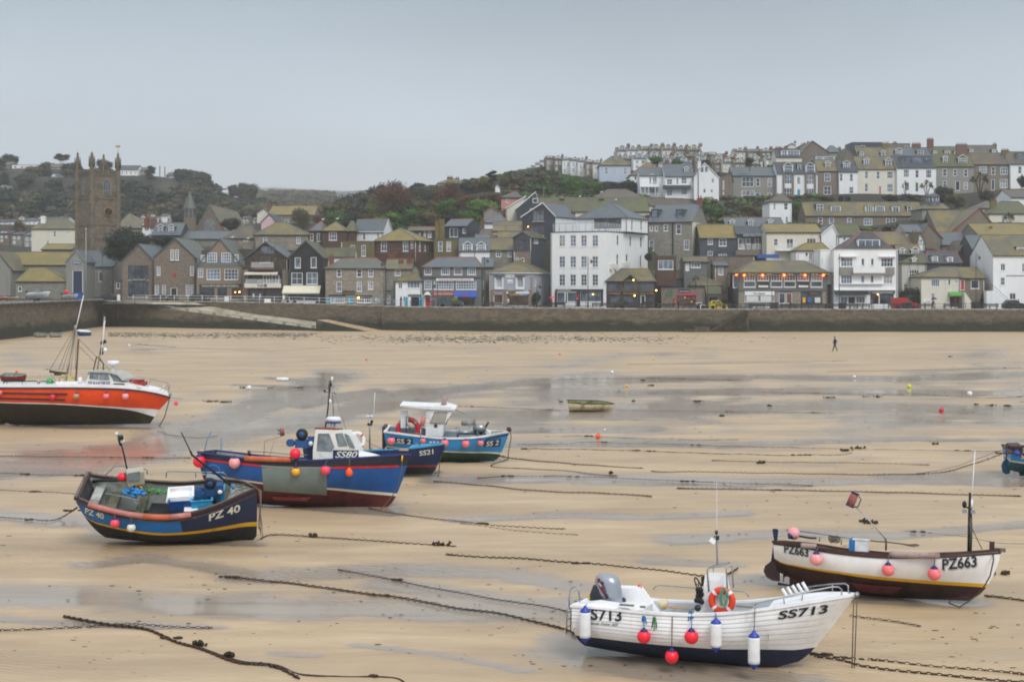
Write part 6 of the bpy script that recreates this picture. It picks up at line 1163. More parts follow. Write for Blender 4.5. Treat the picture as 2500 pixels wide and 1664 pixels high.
 def chimney(s,x,y,w,npots=3,m='b',v=None,yb=None):
  v=s.dep/2 if v is None else v*s.dep;u=s.u(x,y,v);P=s.V(u,v,0);z1=s.zc(S(0,y)[1],P.y);ww=w*T[2]/F*P.y/2;z0=s.zc(S(0,yb)[1],P.y)if yb is not None else min(s.ze,s.zr-1.2)
  mb=MB();M_=MT(P)@MR(s.yaw,4,'Z');d_=min(ww,.45);z1-=.35;mb.box(-ww,ww,-d_,d_,z0,z1,0,M_);mb.box(-ww-.06,ww+.06,-d_-.06,d_+.06,z1-.3,z1-.12,0,M_);c=mb.bd('chimney',M_CHB[m],*s.ro)
  for i in range(npots):
   if 'pot' not in SILL:q=MB();q.lh([(.13,0),(.12,.4),(.15,.45),(.1,.46)],7);ob=q.bd('pot',M_POT);SILL['pot']=ob.data;COL.objects.unlink(ob);bpy.data.objects.remove(ob)
   p=M_@Ve((-ww+(i+.5)*2*ww/npots,0,z1));mo('pot',SILL['pot'],c,p-s.o)
 def dormer(s,x,y,w,h,kind='g',c=2,opt='',cheek='sh',r=2):
  yb=y+h;z0=s.zc(S(0,yb)[1],s.D+s.dep*.2);v0=s.dep/2*max(.02,min(.9,(z0-s.ze)/max(.3,s.zr-s.ze)));u0,u1=s.u(x,y,v0),s.u(x+w,y,v0);P=s.V((u0+u1)/2,v0,0)
  z0=s.zc(S(0,yb)[1],P.y);z1=s.zc(S(0,y)[1],P.y);v1=min(s.dep/2,s.dep/2*(z1+.2-s.ze)/max(.3,s.zr-s.ze));V=s.V;mb=MB();e=.12
  mb.pm([V(u0-e,v0-.05,z0-.15),V(u1+e,v0-.05,z0-.15),V(u1+e,v0-.05,z1),V(u0-e,v0-.05,z1)],tuple(s.n*max(.6,v1-v0+.3)));d=mb.bd('dormer',WM[cheek],*s.ro);rf=MB()
  if kind=='g':
   zt=z1+(u1-u0)*.38;um=(u0+u1)/2
   for ua,sg in((u0-e,-1),(u1+e,1)):rf.pm([V(ua+sg*.1,v0-.15,z1-.05),V(um,v0-.15,zt),V(um,v0-.15,zt+.1),V(ua+sg*.1,v0-.15,z1+.05)],tuple(s.n*(v1-v0+1.2)))
   rf.poly([V(u0-e,v0-.06,z1),V(u1+e,v0-.06,z1),V(um,v0-.06,zt)]);fb=MB()
   for ua,sg in((u0-e,-1),(u1+e,1)):fb.pm([V(ua+sg*.12,v0-.19,z1-.08),V(um,v0-.19,zt-.02),V(um,v0-.19,zt+.12),V(ua+sg*.12,v0-.19,z1+.06)],tuple(s.n*.04))
   fb.bd('dormer_fascia',MFR,d,s.o)
  else:rf.pm([V(u0-e-.1,v0-.15,z1),V(u1+e+.1,v0-.15,z1),V(u1+e+.1,v0-.15,z1+.12),V(u0-e-.1,v0-.15,z1+.12)],tuple(s.n*(v1-v0+.6)))
  rf.bd('dormer_roof',s.rmm,d,s.o);fr=MDK if 'k' in opt else MFR;me=win_mesh(u1-u0,z1-z0,c,r,fr,GBL,.11,.07,False);p=V((u0+u1)/2,v0-.12,z0)-s.o;mo('dormer_window',me[0],d,p,s.yaw)
 def pn_(s,x0,y0,x1,y1,m,name='panel',out=.05,th=.05,side=0,par=None):
  u0,u1=s.u(x0),s.u(x1);Dm=(s.C+s.d*(u0+u1)/2).y;z1,z0=s.zc(S(0,y0)[1],Dm),s.zc(S(0,y1)[1],Dm);mb=MB();mb.pm([s.V(u0,-out,z0),s.V(u1,-out,z0),s.V(u1,-out,z1),s.V(u0,-out,z1)],tuple(s.n*th));return mb.bd(name,m,par or s.root,s.o)
 def sign(s,x0,y0,x1,y1,m,txt='',tm=None,out=.1,tx0=None,tx1=None,th=None,name='sign',bold=.02):
  b=s.pn_(x0,y0,x1,y1,m,name,out,.08)
  if txt:
   V_,Fc,w=text_mb(txt,1,bold);tx0,tx1=tx0 or x0+(x1-x0)*.06,tx1 or x1-(x1-x0)*.06;u0,u1=s.u(tx0),s.u(tx1);Dm=s.V((u0+u1)/2,0,0).y;zb=s.zc(S(0,y1-(y1-y0)*.22)[1],Dm);hh=(y1-y0)*.56*T[2]/F*Dm if th is None else th*T[2]/F*Dm
   mb=MB();mb.add([s.V(u0+(u1-u0)*a/w,-out-.012,zb+c/.7*hh)for a,c in V_],Fc);mb.bd('lettering',tm or H_LET,b,s.o)
  return b
 def aw(s,x0,x1,y0,y1,m,out=1.6,name='awning'):
  u0,u1=s.u(x0),s.u(x1);z1,z0=s.zc(S(0,y0)[1]),s.zc(S(0,y1)[1],s.D-out);mb=MB();a,b,c,d=s.V(u0,0,z1),s.V(u1,0,z1),s.V(u1,-out,z0+.12),s.V(u0,-out,z0+.12);mb.pm([a,b,c,d],(0,0,.04));mb.pm([d,c,c-Ve((0,0,.2)),d-Ve((0,0,.2))],tuple(s.n*.02));mb.poly([a,d,d-Ve((0,0,.15))]);mb.poly([b,c,c-Ve((0,0,.15))]);return mb.bd(name,m,*s.ro)
M_REDV=mat('faded_red_verge','#8f3d45',.7,pos=True,sc=1)
M_BROWNF=mat('brown_timber_frame','#6a4128',.6)
DR={k:mat('door_'+n_,c,.45)for k,n_,c in(('d','dark','#1b1c20'),('b','mid_blue','#2f5fb0'),('t','turquoise','#1597b8'),('r','red','#b3202e'),('p','rose','#b83a5a'),('w','white','#d5d5d5'),('n','navy','#1b2a4c'),('v','green','#2f6b45'),('o','wood','#7a4a2c'))}
MCA=mat('cream_canvas','#dcd8c2',.8);MFA=mat('grey_fascia','#2c3038',.5);MGO=mat('gold_lettering','#b98a35',.5);M_GLASSR=MCL
def lamp_mat(name,c,e):
 m=bpy.data.materials.new(name);m.use_nodes=True;b=m.node_tree.nodes['Principled BSDF'];b.inputs['Base Color'].default_value=lin(c);b.inputs['Emission Color'].default_value=lin(c);b.inputs['Emission Strength'].default_value=e;return m
L_WARM=lamp_mat('warm_bulb','#ffc060',6);L_RED=lamp_mat('orange_heater','#ff5a1a',9);L_PINKW=lamp_mat('pink_window_light','#e08098',1.2)
def bulb(h,x,y,m=L_WARM,r=.12,out=.25):
 u=h.u(x);p=h.V(u,-out,h.zc(S(0,y)[1],h.V(u,-out,0).y));mb=MB();mb.ball(p,r,8);return mb.bd('lamp',m,h.root,h.o)
H_=House
view('a')
h=H_('long low stone hall with a yellow-lichened roof at the left of the harbour head',292,70,600,1045,1290,'gs','sg','y',yr=945,wi=[(230,1190,60,60,2,2,'d')],dep=9,down=2);h.chimney(-10,900,60,2)
H_('grey gable-ended hall cut by the left edge of the picture',284,-140,100,1085,1300,'gf','gr','o',yr=935,rx=-20,dep=10,down=2)
H_('low shed with a pyramid of yellow-green slates left of the blue arched door',274,130,560,1182,1300,'hip','sg','y',yr=1075,rx=(255,380),dep=7,wi=[(150,1225,30,40,1,1,'d')],down=2)
h=H_('stone gabled porch with a tall blue arched doorway and small blue sign',273,550,715,1020,1330,'gf','gr','s',yr=925,dep=6,dz=[(603,1090,85,230,1,1,'n')],down=2,gm=M_COPE);h.sign(610,1016,680,1038,HBL,'RNLI',H_LET);view('a')
h=H_('stone hall with a blue slate roof and arched windows right of the flagpole',290,668,945,1060,1310,'gs','sg','s',yr=935,wi=[(722,1092,34,80,1,1,'d'),(820,1098,35,85,1,1,'d')],dep=9,down=2)
H_('small dark stone lean-to between the hall and the glazed gable',276,950,1030,1180,1320,'flat','sb','d',dep=6,wi=[(968,1092+100,30,50,1,1,'d')],down=2)
h=H_('stone gable with a huge dark glazed opening, a restaurant',272,1018,1278,1010,1315,'gf','sb','s',yr=878,rx=1155,dep=16,wi=[(1068,1050,166,120,3,2,'dk'),(1068,1180,166,130,4,2,'dk')],down=2);h.sign(1100,1160,1220,1174,MFA,'RESTAURANT',H_LET)
h=H_('tall brown stone gable warehouse with paired white windows and a round plaque',270,1282,1625,982,1330,'gf','sb','g',yr=828,rx=1460,dep=16,wi=[(1420,918,28,88,2,4),(1460,918,28,88,2,4),(1305,1055,30,76,2,4),(1582,1055,30,76,2,4),(1290,1212,32,80,2,4),(1350,1212,30,80,2,4),(1547,1212,30,88,2,4),(1588,1212,30,88,2,4)],dz=[(1420,1235,54,95,1,1,'d')],down=2);h.pn_(1441,1118,1466,1150,DR['r'],'plaque')
h=H_('gabled fish and chip house, slate above pinkish stone, big white windows',268,1636,2022,1062,1340,'gf','rb','g',yr=832,rx=1830,dep=16,wi=[(1650,1074,40,72,2,3),(1720,1080,114,88,4,3),(1868,1080,114,88,4,3),(1660,1238,125,80,5,2,'dk'),(1812,1238,78,80,3,2,'dk'),(1930,1238,78,96,3,1,'ok')],down=2)
u=h.u(1636),h.u(2022);p=h.pn_(1640,985,2018,1058,WM['shg'],'slate_hanging',.06,.05)
mb=MB();z0,z1=h.ze,h.zc(S(0,985)[1])
for x,y,w,hh,c,r in((1672,962,32,54,2,2),(1727,944,80,80,4,3),(1844,944,80,80,4,3),(1955,960,32,56,2,2)):
 u0,u1=h.u(x),h.u(x+w);za,zb=h.zc(S(0,y+hh)[1]),h.zc(S(0,y)[1]);me=win_mesh(u1-u0,zb-za,c,r,MFR,GBL,.1,.055,True);o=mo('window',me[0],h.root,h.V((u0+u1)/2,-.12,za)-h.o);mo('pane',me[1],o)
h.sign(1660,1206,2010,1230,MFA,'harbour fish & chips | cafe and takeaway',H_LET);bulb(h,1995,1270,L_WARM,.15);bulb(h,1960,1272,L_WARM,.1)
view('b')
h=H_('dark timber-gabled cafe with a glass-railed balcony and white hub band',264,168,622,830,1312,'gf','tim','s',yr=662,rx=385,dep=16,oh=.5,wi=[(330,815,105,60,4,1,'nd'),(355,1008,75,85,2,1,'d'),(450,1008,80,85,2,1,'d'),(215,1172,145,120,4,1,'n'),(390,1172,40,120,1,1,'nd'),(440,1172,85,120,3,1,'n')],down=2)
h.pn_(340,705,402,778,GBL,'gable_glazing');h.pn_(412,705,476,778,GBL,'gable_glazing');[h.pn_(x,690,x+8,790,M_BROWNF,'timber_post',.12)for x in(334,404,478)];h.pn_(568,945,630,1305,WM['sb'],'stone_pier',.3,.3);h.pn_(146,950,200,1305,WM['sb'],'stone_pier',.3,.3)
h.pn_(175,1096,562,1142,WM['c'],'white_band',1.3,.2);h.sign(175,1096,562,1142,WM['c'],'hub',MDK,1.32,310,375,34);[h.pn_(382,y,412,y+6,MDK,'lettering_bar',1.42)for y in(1102,1113,1124)];h.pn_(185,1050,560,1094,MCL,'balcony_glass',1.3,.02);h.pn_(240,870,480,930,MCL,'balcony_glass',.9,.02);h.aw(172,522,975,1000,MCA,1.4);h.pn_(280,932,480,950,DR['o'],'balcony_floor',.9,.9);h.pn_(205,955,560,985,MDK,'awning_box',.3,.3)
for x in(330,425,515):
 p=h.V(h.u(x),-.9,h.zc(S(0,1094)[1])+.5);mb=MB();mb.cbox(p,.6,.5,.05);[mb.cbox(p+Ve((a,b,-.25)),.05,.05,.5)for a in(-.25,.25)for b in(-.2,.2)];tag(mb.bd('cafe_table',MWT),'small white table on the cafe balcony above the hub band, %s'%{330:'left of three',425:'middle of three',515:'right of three'}[x],'table','white balcony tables')
h=H_('black boarded gable house with four white windows above a cream awning',262,635,990,818,1325,'gf','bk','m',yr=648,rx=812,dep=17,wi=[(696,820,62,112,1,1),(866,818,60,112,1,1),(660,982,118,126,2,2),(820,980,118,126,2,2),(610+30,1200,330,110,5,1,'dkq')],down=2,sd_='w')
h.aw(580,975,1122,1200,MCA,2.2)
for x0,x1 in((555,600),(640,672),(710,912)):
 p0,p1=at(x0,1335,258.5),at(x1,1286,258.5);mb=MB();mb.box(p0.x,p1.x,258.5,259.1,p0.z,p1.z);mb.box(p0.x-.05,p1.x+.05,258.4,259.2,p1.z,p1.z+.06);tag(mb.bd('planter',MWT),{555:'narrow white planter box left of the cream awning terrace',640:'small white tapering planter under the cream awning',710:'long white counter screen under the cream awning'}[x0],'planter')
h=H_('lean-to with a mossy roof and two rooflights behind the black house',270,990,1330,815,1000,'gs','w','m',yr=730,dep=6,down=3)
h=H_('stone harbour inn with a hipped slate roof and terracotta ridges',258,1022,1655,938,1350,'hip','s','g',yr=838,rx=(1215,1570),dep=9,rg=MTR,wi=[(1142,950,50,76,1,2),(1355,948,54,80,1,2),(1478,948,52,78,2,2),(1140,1078,52,104,2,2),(1355,1076,52,104,2,2),(1475,1076,54,84,2,2),(1076,1236,148,68,6,2),(1358,1236,150,68,6,2)],ch=[(1087,790,48,2,'r',.3)],down=2)
h.pn_(1068,1310,1228,1348,DR['n'],'stall_riser');h.pn_(1355,1310,1515,1348,DR['n'],'stall_riser');h.pn_(1060,1215,1235,1230,MDK,'shop_cornice',.15,.15);h.pn_(1345,1222,1520,1234,MDK,'shop_cornice',.15,.15)
b=h.sign(1204,1174,1336,1215,MDK,'THE LIFEBOAT INN',MGO,th=14);h.sign(1030,1242,1058,1310,DR['t'],'ALES',H_LET,th=10);h.sign(1254,1240,1318,1312,DR['t'],'FOOD ALL DAY',H_LET,th=14);h.pn_(1230,1285,1248,1312,MYB,'notice');q=h.pn_(1544,1242,1610,1302,DR['t'],'painted_panel',.08);h.pn_(1552,1250,1602,1294,mat('painted_picture','#b9c4b8',.6,sc=3,var=.3,c2='#a05a40',amt=.6),'picture',.1,par=q);bulb(h,1375,1248,L_WARM,.16)
h=H_('side wing of the inn with a green roof and tall brick chimneys',259,1657,1935,945,1350,'gs','sg','o',yr=850,dep=10,wi=[(1760,952,62,62,4,2),(1665,1215,45,90,2,2)],ch=[(1722,795,70,4,'r',.8),(1826,832,48,2,'r',.3),(1918,815,56,2,'r',.3)],down=2);h.sign(1662,1172,1718,1210,MDK,'GUEST HOUSE',H_LET,th=9)
view('c')
h=H_('low white shop with a brown lichened roof beside the inn',257,112,392,1072,1350,'pyr','w','o',yr=935,rx=330,dep=9,wi=[(140,1090,46,62,2,1),(235,1070,138,78,4,1),(190,1232,26,62,1,1,'d')],dz=[(152,1240,32,105,1,1,'d'),(270,1235,98,115,1,1,'d')],down=2);h.sign(245,1213,388,1232,MFA,'SURF SHOP',MGO)
for x in(216,366):h.pn_(x,1240,x+28,1345,DR['t'],'hung_board',.5)
h=H_('slate-hung fish restaurant with a red-ridged roof, pink shop sign and blue awning',257,397,1025,925,1350,'hip','shg','s',yr=828,rx=(560,965),dep=9,rg=MTR,wi=[(420,932,75,72,3,1),(598,932,88,72,4,1),(732,932,88,72,4,1),(877,932,88,72,4,1),(418,1068,76,92,3,3),(520,1070,208,92,8,3),(755,1070,216,92,8,3),(560,1238,170,100,3,1,'dq'),(760,1240,190,90,4,1,'okq')],dz=[(425,1240,64,110,1,1,'r')],down=2)
h.sign(545,1043,942,1068,WM['w'],'KINGFISHER FISH & CHIP RESTAURANT',DR['p'],.25);h.sign(508,1182,736,1226,mat('magenta_sign','#b8296e',.5),'Shoreys Kitchens',mat('lime_letters','#8fd05a',.5),.2,th=26);h.aw(736,976,1185,1240,mat('royal_awning','#2b55b8',.7),1.2);h.pn_(400,1030,1025,1040,DR['n'],'string_course',.1,.1)
u0,u1=h.u(413),h.u(490);h.sign(800,1216,905,1238,HBL,'ICE CREAM',MOR,1.26,th=12);mb=MB();zz=h.zc(S(0,1236)[1]);rr_=(u1-u0)/2;mb.add([h.V((u0+u1)/2+rr_*cos(PI*i/8),-.9*sin(PI*j/6)if j else 0,zz+1.35*rr_*sin(PI*i/8)*cos(PI/2*j/4))for j in range(4)for i in range(9)],[(j*9+i,j*9+i+1,(j+1)*9+i+1,(j+1)*9+i)for j in range(3)for i in range(8)],0,True);mb.bd('domed_awning',MCA,h.root,h.o);h.pn_(397,1215,424,1348,WM['w'],'white_pilaster',.1,.1)
H_('slate-hung side building between the fish restaurant and the lilac house',262,1027,1150,925,1350,'gs','sg','s',yr=835,dep=10,wi=[(1030,1070,22,85,2,3),(1005+20,1240,25,70,2,3)],down=2)
h=H_('lilac-grey house with oriel windows over a stone ground floor of small shops',257,1107,1570,985,1350,'pyr','lil','o',yr=852,rx=1440,side=1745,yaw=-14,wi=[(1182,1028,66,112,4,6),(1405,1028,66,112,4,6),(1155,1215,100,88,1,1,'o'),(1310,1215,215,115,5,1,'ko')],sw_=[(1590,1040,20,85,2,3),(1640,1100,20,60,1,1)],down=2,gm=MBG)
h.pn_(1107,1162,1308,1345,WM['rb'],'stone_ground_floor',.04,.03)if False else None;h.pn_(1107,1162,1153,1345,WM['rb'],'stone_facing',.08,.08);h.pn_(1257,1162,1308,1345,WM['rb'],'stone_facing',.08,.08);h.pn_(1527,1162,1568,1345,WM['rb'],'stone_facing',.08,.08)
for y in range(1030,1160,26):h.pn_(1107,y,1130 if y%52 else 1122,y+13,WM['rb'],'quoin',.07,.06);h.pn_(1545 if y%52 else 1552,y,1568,y+13,WM['rb'],'quoin',.07,.06)
for x in(1168,1392):h.pn_(x,1140,x+92,1160,WM['w'],'oriel_base',.35,.35);h.pn_(x,1022,x+12,1140,WM['w'],'oriel_side',.3,.3);h.pn_(x+80,1022,x+92,1140,WM['w'],'oriel_side',.3,.3);h.pn_(x-4,1016,x+96,1026,DR['n'],'oriel_roof',.4,.4)
h.sign(1284,998,1374,1034,WM['w'],'ST IVES',MLD,th=12);h.sign(1303,1058,1358,1098,WM['w'],'CAFE',DR['v'],th=12);h.pn_(1295,1184,1535,1206,MWT,'shop_cornice',.3,.3);h.sign(1330,1206,1430,1224,MYB,'ICE CREAM',MDK,.2);h.sign(1434,1206,1522,1226,DR['b'],'BEACH',H_LET,.2);h.sign(1155,1202,1252,1214,DR['r'],'PASTIES',H_LET,.15);h.sign(1318,1172,1394,1196,MDK,'GIFTS',MGO,.5)
view('d')
h=H_('tall white four-storey corner building with a glass-railed roof terrace',256,193,785,548,1340,'flat','w','s',side=1225,yaw=-27,wi=[(x,y,66,122,2,3)for y in(583,807,1000)for x in(282,398,513,633)]+[(265,1195,75,112,1,1,'k'),(375,1195,90,90,4,1,'k'),(510,1185,215,100,5,1,'k')],dz=[(345,1195,25,118,1,1,'d')],sw_=[(897,585,22,108,1,2),(1032,592,22,112,1,2),(1145,600,22,115,1,2),(893,788,24,108,1,2),(993,790,24,75,1,2),(1143,798,20,120,1,2)],down=2,gm=DR['n'])
h.sign(245,1157,755,1182,MFA,'PIZZAEXPRESS',H_LET,.1,268,410);[h.pn_(a,1183,b,1340,MFA,'shop_pier',.06)for a,b in((238,262),(468,508),(728,752))];h.pn_(365,1292,465,1336,WM['w'],'stall_riser',.07);h.pn_(510,1292,728,1336,WM['w'],'stall_riser',.07);h.sign(470,1215,492,1275,DR['r'],'O',H_LET,.2,th=10);bulb(h,648,1212);white=h
for x,y,ws,hs in((815,890,30,55),(860,890,30,52),(945,868,28,70),(985,868,28,70)):
 v=h.vs(x+ws/2);p=h.C+h.d*(h.W+.25)+h.n*v;zc=h.zc(S(0,y+hs/2)[1],p.y);mb=MB();mb.cbox((p.x,p.y,zc),.5,1.0,1.0,0,h.yaw);mb.lh([(.0001,.02),(.33,.01),(.35,0)],12,0,MT((p.x+.26*h.d.x,p.y+.26*h.d.y,zc))@MR(h.yaw,4,'Z')@MR(PI/2,4,'Y'));mb.bd('air_conditioner',M_SILL,h.root,h.o)
sx=h.d*3.0;PH=House('white rooftop storey with a blue slate hipped roof on the tall white building',262.5,470,1010,397,545,'pyr','w','s',side=1225,yaw=-27,yr=232,rx=835,wi=[(655,405,290,110,3,1,'dnq')],sw_=[(1052,425,18,110,1,2),(1150,422,18,115,1,2)],down=0,name='rooftop_storey',cat='penthouse')
for a,b in((205,785),):
 g=MB();r_=MB();zt=h.ze+.16;u0,u1=h.u(207),h.W-.3;g.qd(h.V(u0,.4,zt),h.V(u1,.4,zt),h.V(u1,.4,zt+1.5),h.V(u0,.4,zt+1.5));g.qd(h.V(u1,.4,zt),h.V(u1,9.5,zt),h.V(u1,9.5,zt+1.5),h.V(u1,.4,zt+1.5));g.bd('balustrade_glass',MCL,h.root,h.o)
 for i in range(9):r_.tb([h.V(u0+(u1-u0)*i/8,.38,zt),h.V(u0+(u1-u0)*i/8,.38,zt+1.55)],.035,4)
 for i in range(8):r_.tb([h.V(u1+.02,.4+9*i/7,zt),h.V(u1+.02,.4+9*i/7,zt+1.55)],.035,4)
 r_.tb([h.V(u0,.38,zt+1.52),h.V(u1,.38,zt+1.52),h.V(u1,9.5,zt+1.52)],.03,4);r_.bd('balustrade_posts',MST,h.root,h.o)
h=H_('dark timber harbour club with a lichened hipped roof and gold lettering',256,785,1300,1074,1340,'hip','tim','o',yr=950,rx=(940,1235),dep=9,wi=[(805,1082,145,100,2,1,'ndq'),(975,1060,150,120,2,1,'ndq'),(1140,1082,150,100,2,1,'ndq'),(820,1222,120,95,2,1,'dkq'),(965,1222,165,105,3,1,'dkq'),(1215,1222,70,95,2,1,'dkq')],dz=[(1150,1222,50,118,1,1,'d')],down=2)
for a,b,t in((800,945,'THE HARBOUR'),(955,1128,'POOL & BILLIARDS'),(1136,1290,'CLUB - ST IVES')):h.sign(a,1192,b,1216,mat('dark_green_fascia','#152a20',.5),t,MGO,.12)
bulb(h,1072,1060,r=.14);bulb(h,1085,1226,r=.14);bulb(h,1315,1170,r=.14);g=MB();a,b,c=h.V(h.u(955),-.35,h.zc(S(0,1078)[1])),h.V(h.u(1120),-.35,h.zc(S(0,1078)[1])),h.V(h.u(1040),-.35,h.zc(S(0,1008)[1]))
g.pm([a,c,c+Ve((0,0,.25)),a+Ve((0,0,.25))],(0,3.5,0));g.pm([b,c,c+Ve((0,0,.25)),b+Ve((0,0,.25))],(0,3.5,0));g.bd('porch_roof',RM['o'],h.root,h.o)
h=H_('stone gatehouse-like arcade with a coloured amusement front under an arched sign',257,1370,1830,1150,1340,'flat','sb','m',dep=9,wi=[(1535,1215,205,115,4,1,'okq')],down=2);h.pn_(1535,1200,1740,1222,DR['p'],'arcade_fascia',.1)
for i,(x,y,m_)in enumerate(((1620,1245,'y'),(1690,1290,'y'),(1715,1250,'r'),(1590,1262,'b'),(1655,1252,'r'),(1740,1262,'p'))):h.pn_(x-9,y-6,x+9,y+10,{'y':MYB,'r':DR['r'],'b':DR['b'],'p':DR['p']}[m_],'game_machine',.3,.25)
h.sign(1550,1160,1675,1192,MDK,'HARBOUR AMUSEMENTS',H_LET,.1,th=10);h.sign(1415,1190,1432,1230,DR['v'],'',None);h.sign(1455,1165,1488,1232,DR['v'],'',None);h.sign(1505,1255,1530,1308,DR['r'],'ICES',MYB,.3,th=12)
H_('low dark slate roof with an orange ridge behind the arcade',266,1310,1690,1045,1160,'gs','shb','o',yr=970,dep=8,rg=MTR,wi=[(1480,1050,150,85,3,1,'dkq')],down=3)
h=H_('cottage with an orange-lichened hipped roof and green garage door',260,1700,2010,1118,1340,'pyr','sg','o',yr=1012,rx=1800,dep=8,wi=[(1845,1075+50,80,35,3,1,'dk')],dz=[(1872,1225,108,115,1,1,'v')],down=2)
H_('narrow lean-to with a sloping slate roof over the green garage',258.5,1850,2000,1215,1225,'mono','sg','m',yr=1130,dep=1.2,down=.2)
view('e')
h=H_('stone and slate restaurant with a wide lichened roof and orange heater lamps',256,448,1392,978,1350,'hip','shg','o',yr=868,rx=(610,1150),dep=10,oh=.9,wi=[(x,1006,122,62,4,2)for x in(506,651,793,934,1076,1220)]+[(x,1074,124,62,1,1,'d')for x in(505,790,932,1216)]+[(515,1178,314,115,2,1,'w'),(878,1196,68,112,1,1,'d'),(1112,1190,222,120,3,1,'dkq')],dz=[(955,1196,64,115,1,1,'o')],down=2)
for x in(651,1076):h.sign(x,1078,x+122,1145,MDK,'|balcony',H_LET,.14,th=22);h.pn_(x+8,1122,x+112,1138,WM['w'],'menu_strip',.16)
h.pn_(448,1168,1392,1178,MLD,'string_course',.15,.15);[h.pn_(a,1180,b,1348,WM['s'],'stone_facing',.05,.05)for a,b in((450,513),(832,876),(1022,1110),(1336,1390))];h.pn_(515,1180,829,1222,WM['w'],'shop_fascia',.1);h.sign(515,1178,829,1222,WM['w'],'The Beach',MDK,.12,600,730,20);[h.pn_(x,1228,x+130,1292,M_SILL,'roller_shutter',.1)for x in(530,680)];h.sign(1200,1196,1300,1212,MDK,'SURF',MGO,.1)
for x,m_ in((1128,MYB),(1180,DR['b']),(1256,M_SILL)):h.pn_(x,1245,x+(30 if x<1200 else 60),1300,m_,'hung_shirt',.25)
for x in(505,700,930,1150,1345):bulb(h,x,1008,L_RED,.2,.5)
for x in(560,592,625,755,782,912,975,1008,1105,1232,1268,1365,1395):bulb(h,x,995,L_WARM,.07,.85)
sd=h.pn_(395,1005,446,1145,WM['w'],'side_bay',-.8,.1);h.pn_(405,1015,440,1135,GBL,'side_bay_window',-.75,.06,par=sd);bulb(h,432,1002,L_RED,.16,-.5)
view('f')
h=H_('white seaside guest house with two bays, a white balcony and a blue shop fascia',256,-62,618,742,1170+180,'flat','w','d',dep=11,wi=[(12,822,128,96,4,2),(438,826,132,94,4,2),(228,830,38,78,1,1),(330,830,35,78,1,1),(12,1006,122,94,4,2),(465,1006,98,94,3,2),(225,1010,40,78,1,1),(328,1010,35,80,1,1),(10,1235,75,70,2,1),(175,1235,95,70,3,1),(325,1208,90,105,2,1,'okq'),(425,1208,150,105,3,1,'dkq')],dz=[(88,1235,80,78,1,1,'d')],down=2,gm=WM['wo'])
h.pn_(0,925,138,1002,WM['gr'],'grey_bay_panel',.3,.3);h.pn_(466,925,580,1002,WM['gr'],'grey_bay_panel',.3,.3);h.pn_(132,920,468,988,WM['w'],'balcony_front',1.0,.12);h.pn_(132,985,468,992,WM['wo'],'balcony_floor',1.0,1.0);[h.pn_(a,y,b,y+10,WM['w'],'bay_cornice',.45,.45)for a,b,y in((-10,180,806),(415,592,806),(-62,592,1160),(0,460,1096))];h.aw(-62,300,1180,1212,MDK,1.4);h.sign(322,1176,584,1206,DR['n'],"UNCLE JACK'S BOAT",H_LET,.25);bulb(h,402,1212,L_WARM,.12)
H_('blue slate attic roof with a wide white dormer on the white guest house',258,40,572,738,745,'hip','w','d',yr=552,rx=(230,330),dep=9,down=0,rg=MTR,name='attic_storey',cat='attic',dm=[(196,630,226,76,'f',3,'','w',1)])
H_('old white house with a slate gable and bow windows, hidden behind dark shrubs',264,662,925,880,1330,'pyr','wo','m',yr=770,rx=880,dep=8,wi=[(738,950,108,82,4,2),(860,950,18,80,1,2),(680,1098,48,70,2,2),(765,1098,88,72,4,2)],dm=[(770,835,40,50,'g',2)],down=2)
h=H_('cream shop-house with a low lichened roof, green awning and outside steps',257,868,1282,1030,1345,'hip','c','o',yr=932,rx=(1075,1240),dep=8,wi=[(972,1052,92,80,4,1),(1115,1045,16,85,1,1,'d'),(1150,1048,32,68,1,1,'d'),(1220,1056,40,44,2,1),(972,1200,40,60,2,2)],dz=[(1165,1228,135-25,118,1,1,'d')],down=2);h.aw(1155,1300,1186,1228,mat('green_awning','#5d9a4a',.7),1.0);h.pn_(1215,1232,1250,1300,DR['o'],'shop_light_panel',.02);h.sign(890,1262,965,1298,WM['w'],'Seafood',DR['b'],.08,th=14)
H_('stone cottage with a dark red door joined to the cream shop-house',257.5,1284,1540,1042,1345,'gs','sb','o',yr=935,dep=8,wi=[(1395,1060,88,92,1,1,'d')],dz=[(1285,1060,45,110,1,1,'r')],down=2)
o=Ve((0,0,0));p0=at(1305,1345,256);rt=empty('outside_steps',p0,0,'cream outside steps rising to the left beside the green awning','steps')
for i in range(12):a=at(1310+i*9.2,1345,256);b=at(1310+(i+1)*9.2,1190+i*13,256);mb=MB();mb.box(a.x,b.x,255,256.6,p0.z-1,b.z);mb.bd('step',WM['c'],rt,p0)
H_('grey side wall house between the stone cottage and the white corner house',262,1542,1640,945,1340,'gs','gr','g',yr=900,dep=8,down=2)
h=H_('white painted house at the right edge with a mossy roof and black stair rail',257,1632,2150,800,1340,'gs','w','o',yr=590,dep=13,wi=[(1710,885,52,78,2,1),(1708,1032,52,84,1,2),(1938,880,40,95,2,2),(1805,1198,70,72,2,1,'o')],down=2,dm=[(1880,712,90,36,'f',1)]);h.pn_(1770,1010,1960,1016,MLD,'string_course',.08)
p0=at(1550,1340,255);rt=empty('outside_steps',p0,0,'white outside stair with a black handrail descending right in front of the white house','steps')
for i in range(13):a=at(1548+(75 if i else 0)+(i-1)*11.5*(i>0),1340,255);b=at(1548+75+i*11.5,1175+i*10,255);mb=MB();mb.box(a.x,b.x,254.2,256.2,p0.z-1,b.z);mb.bd('step',WM['w'],rt,p0)
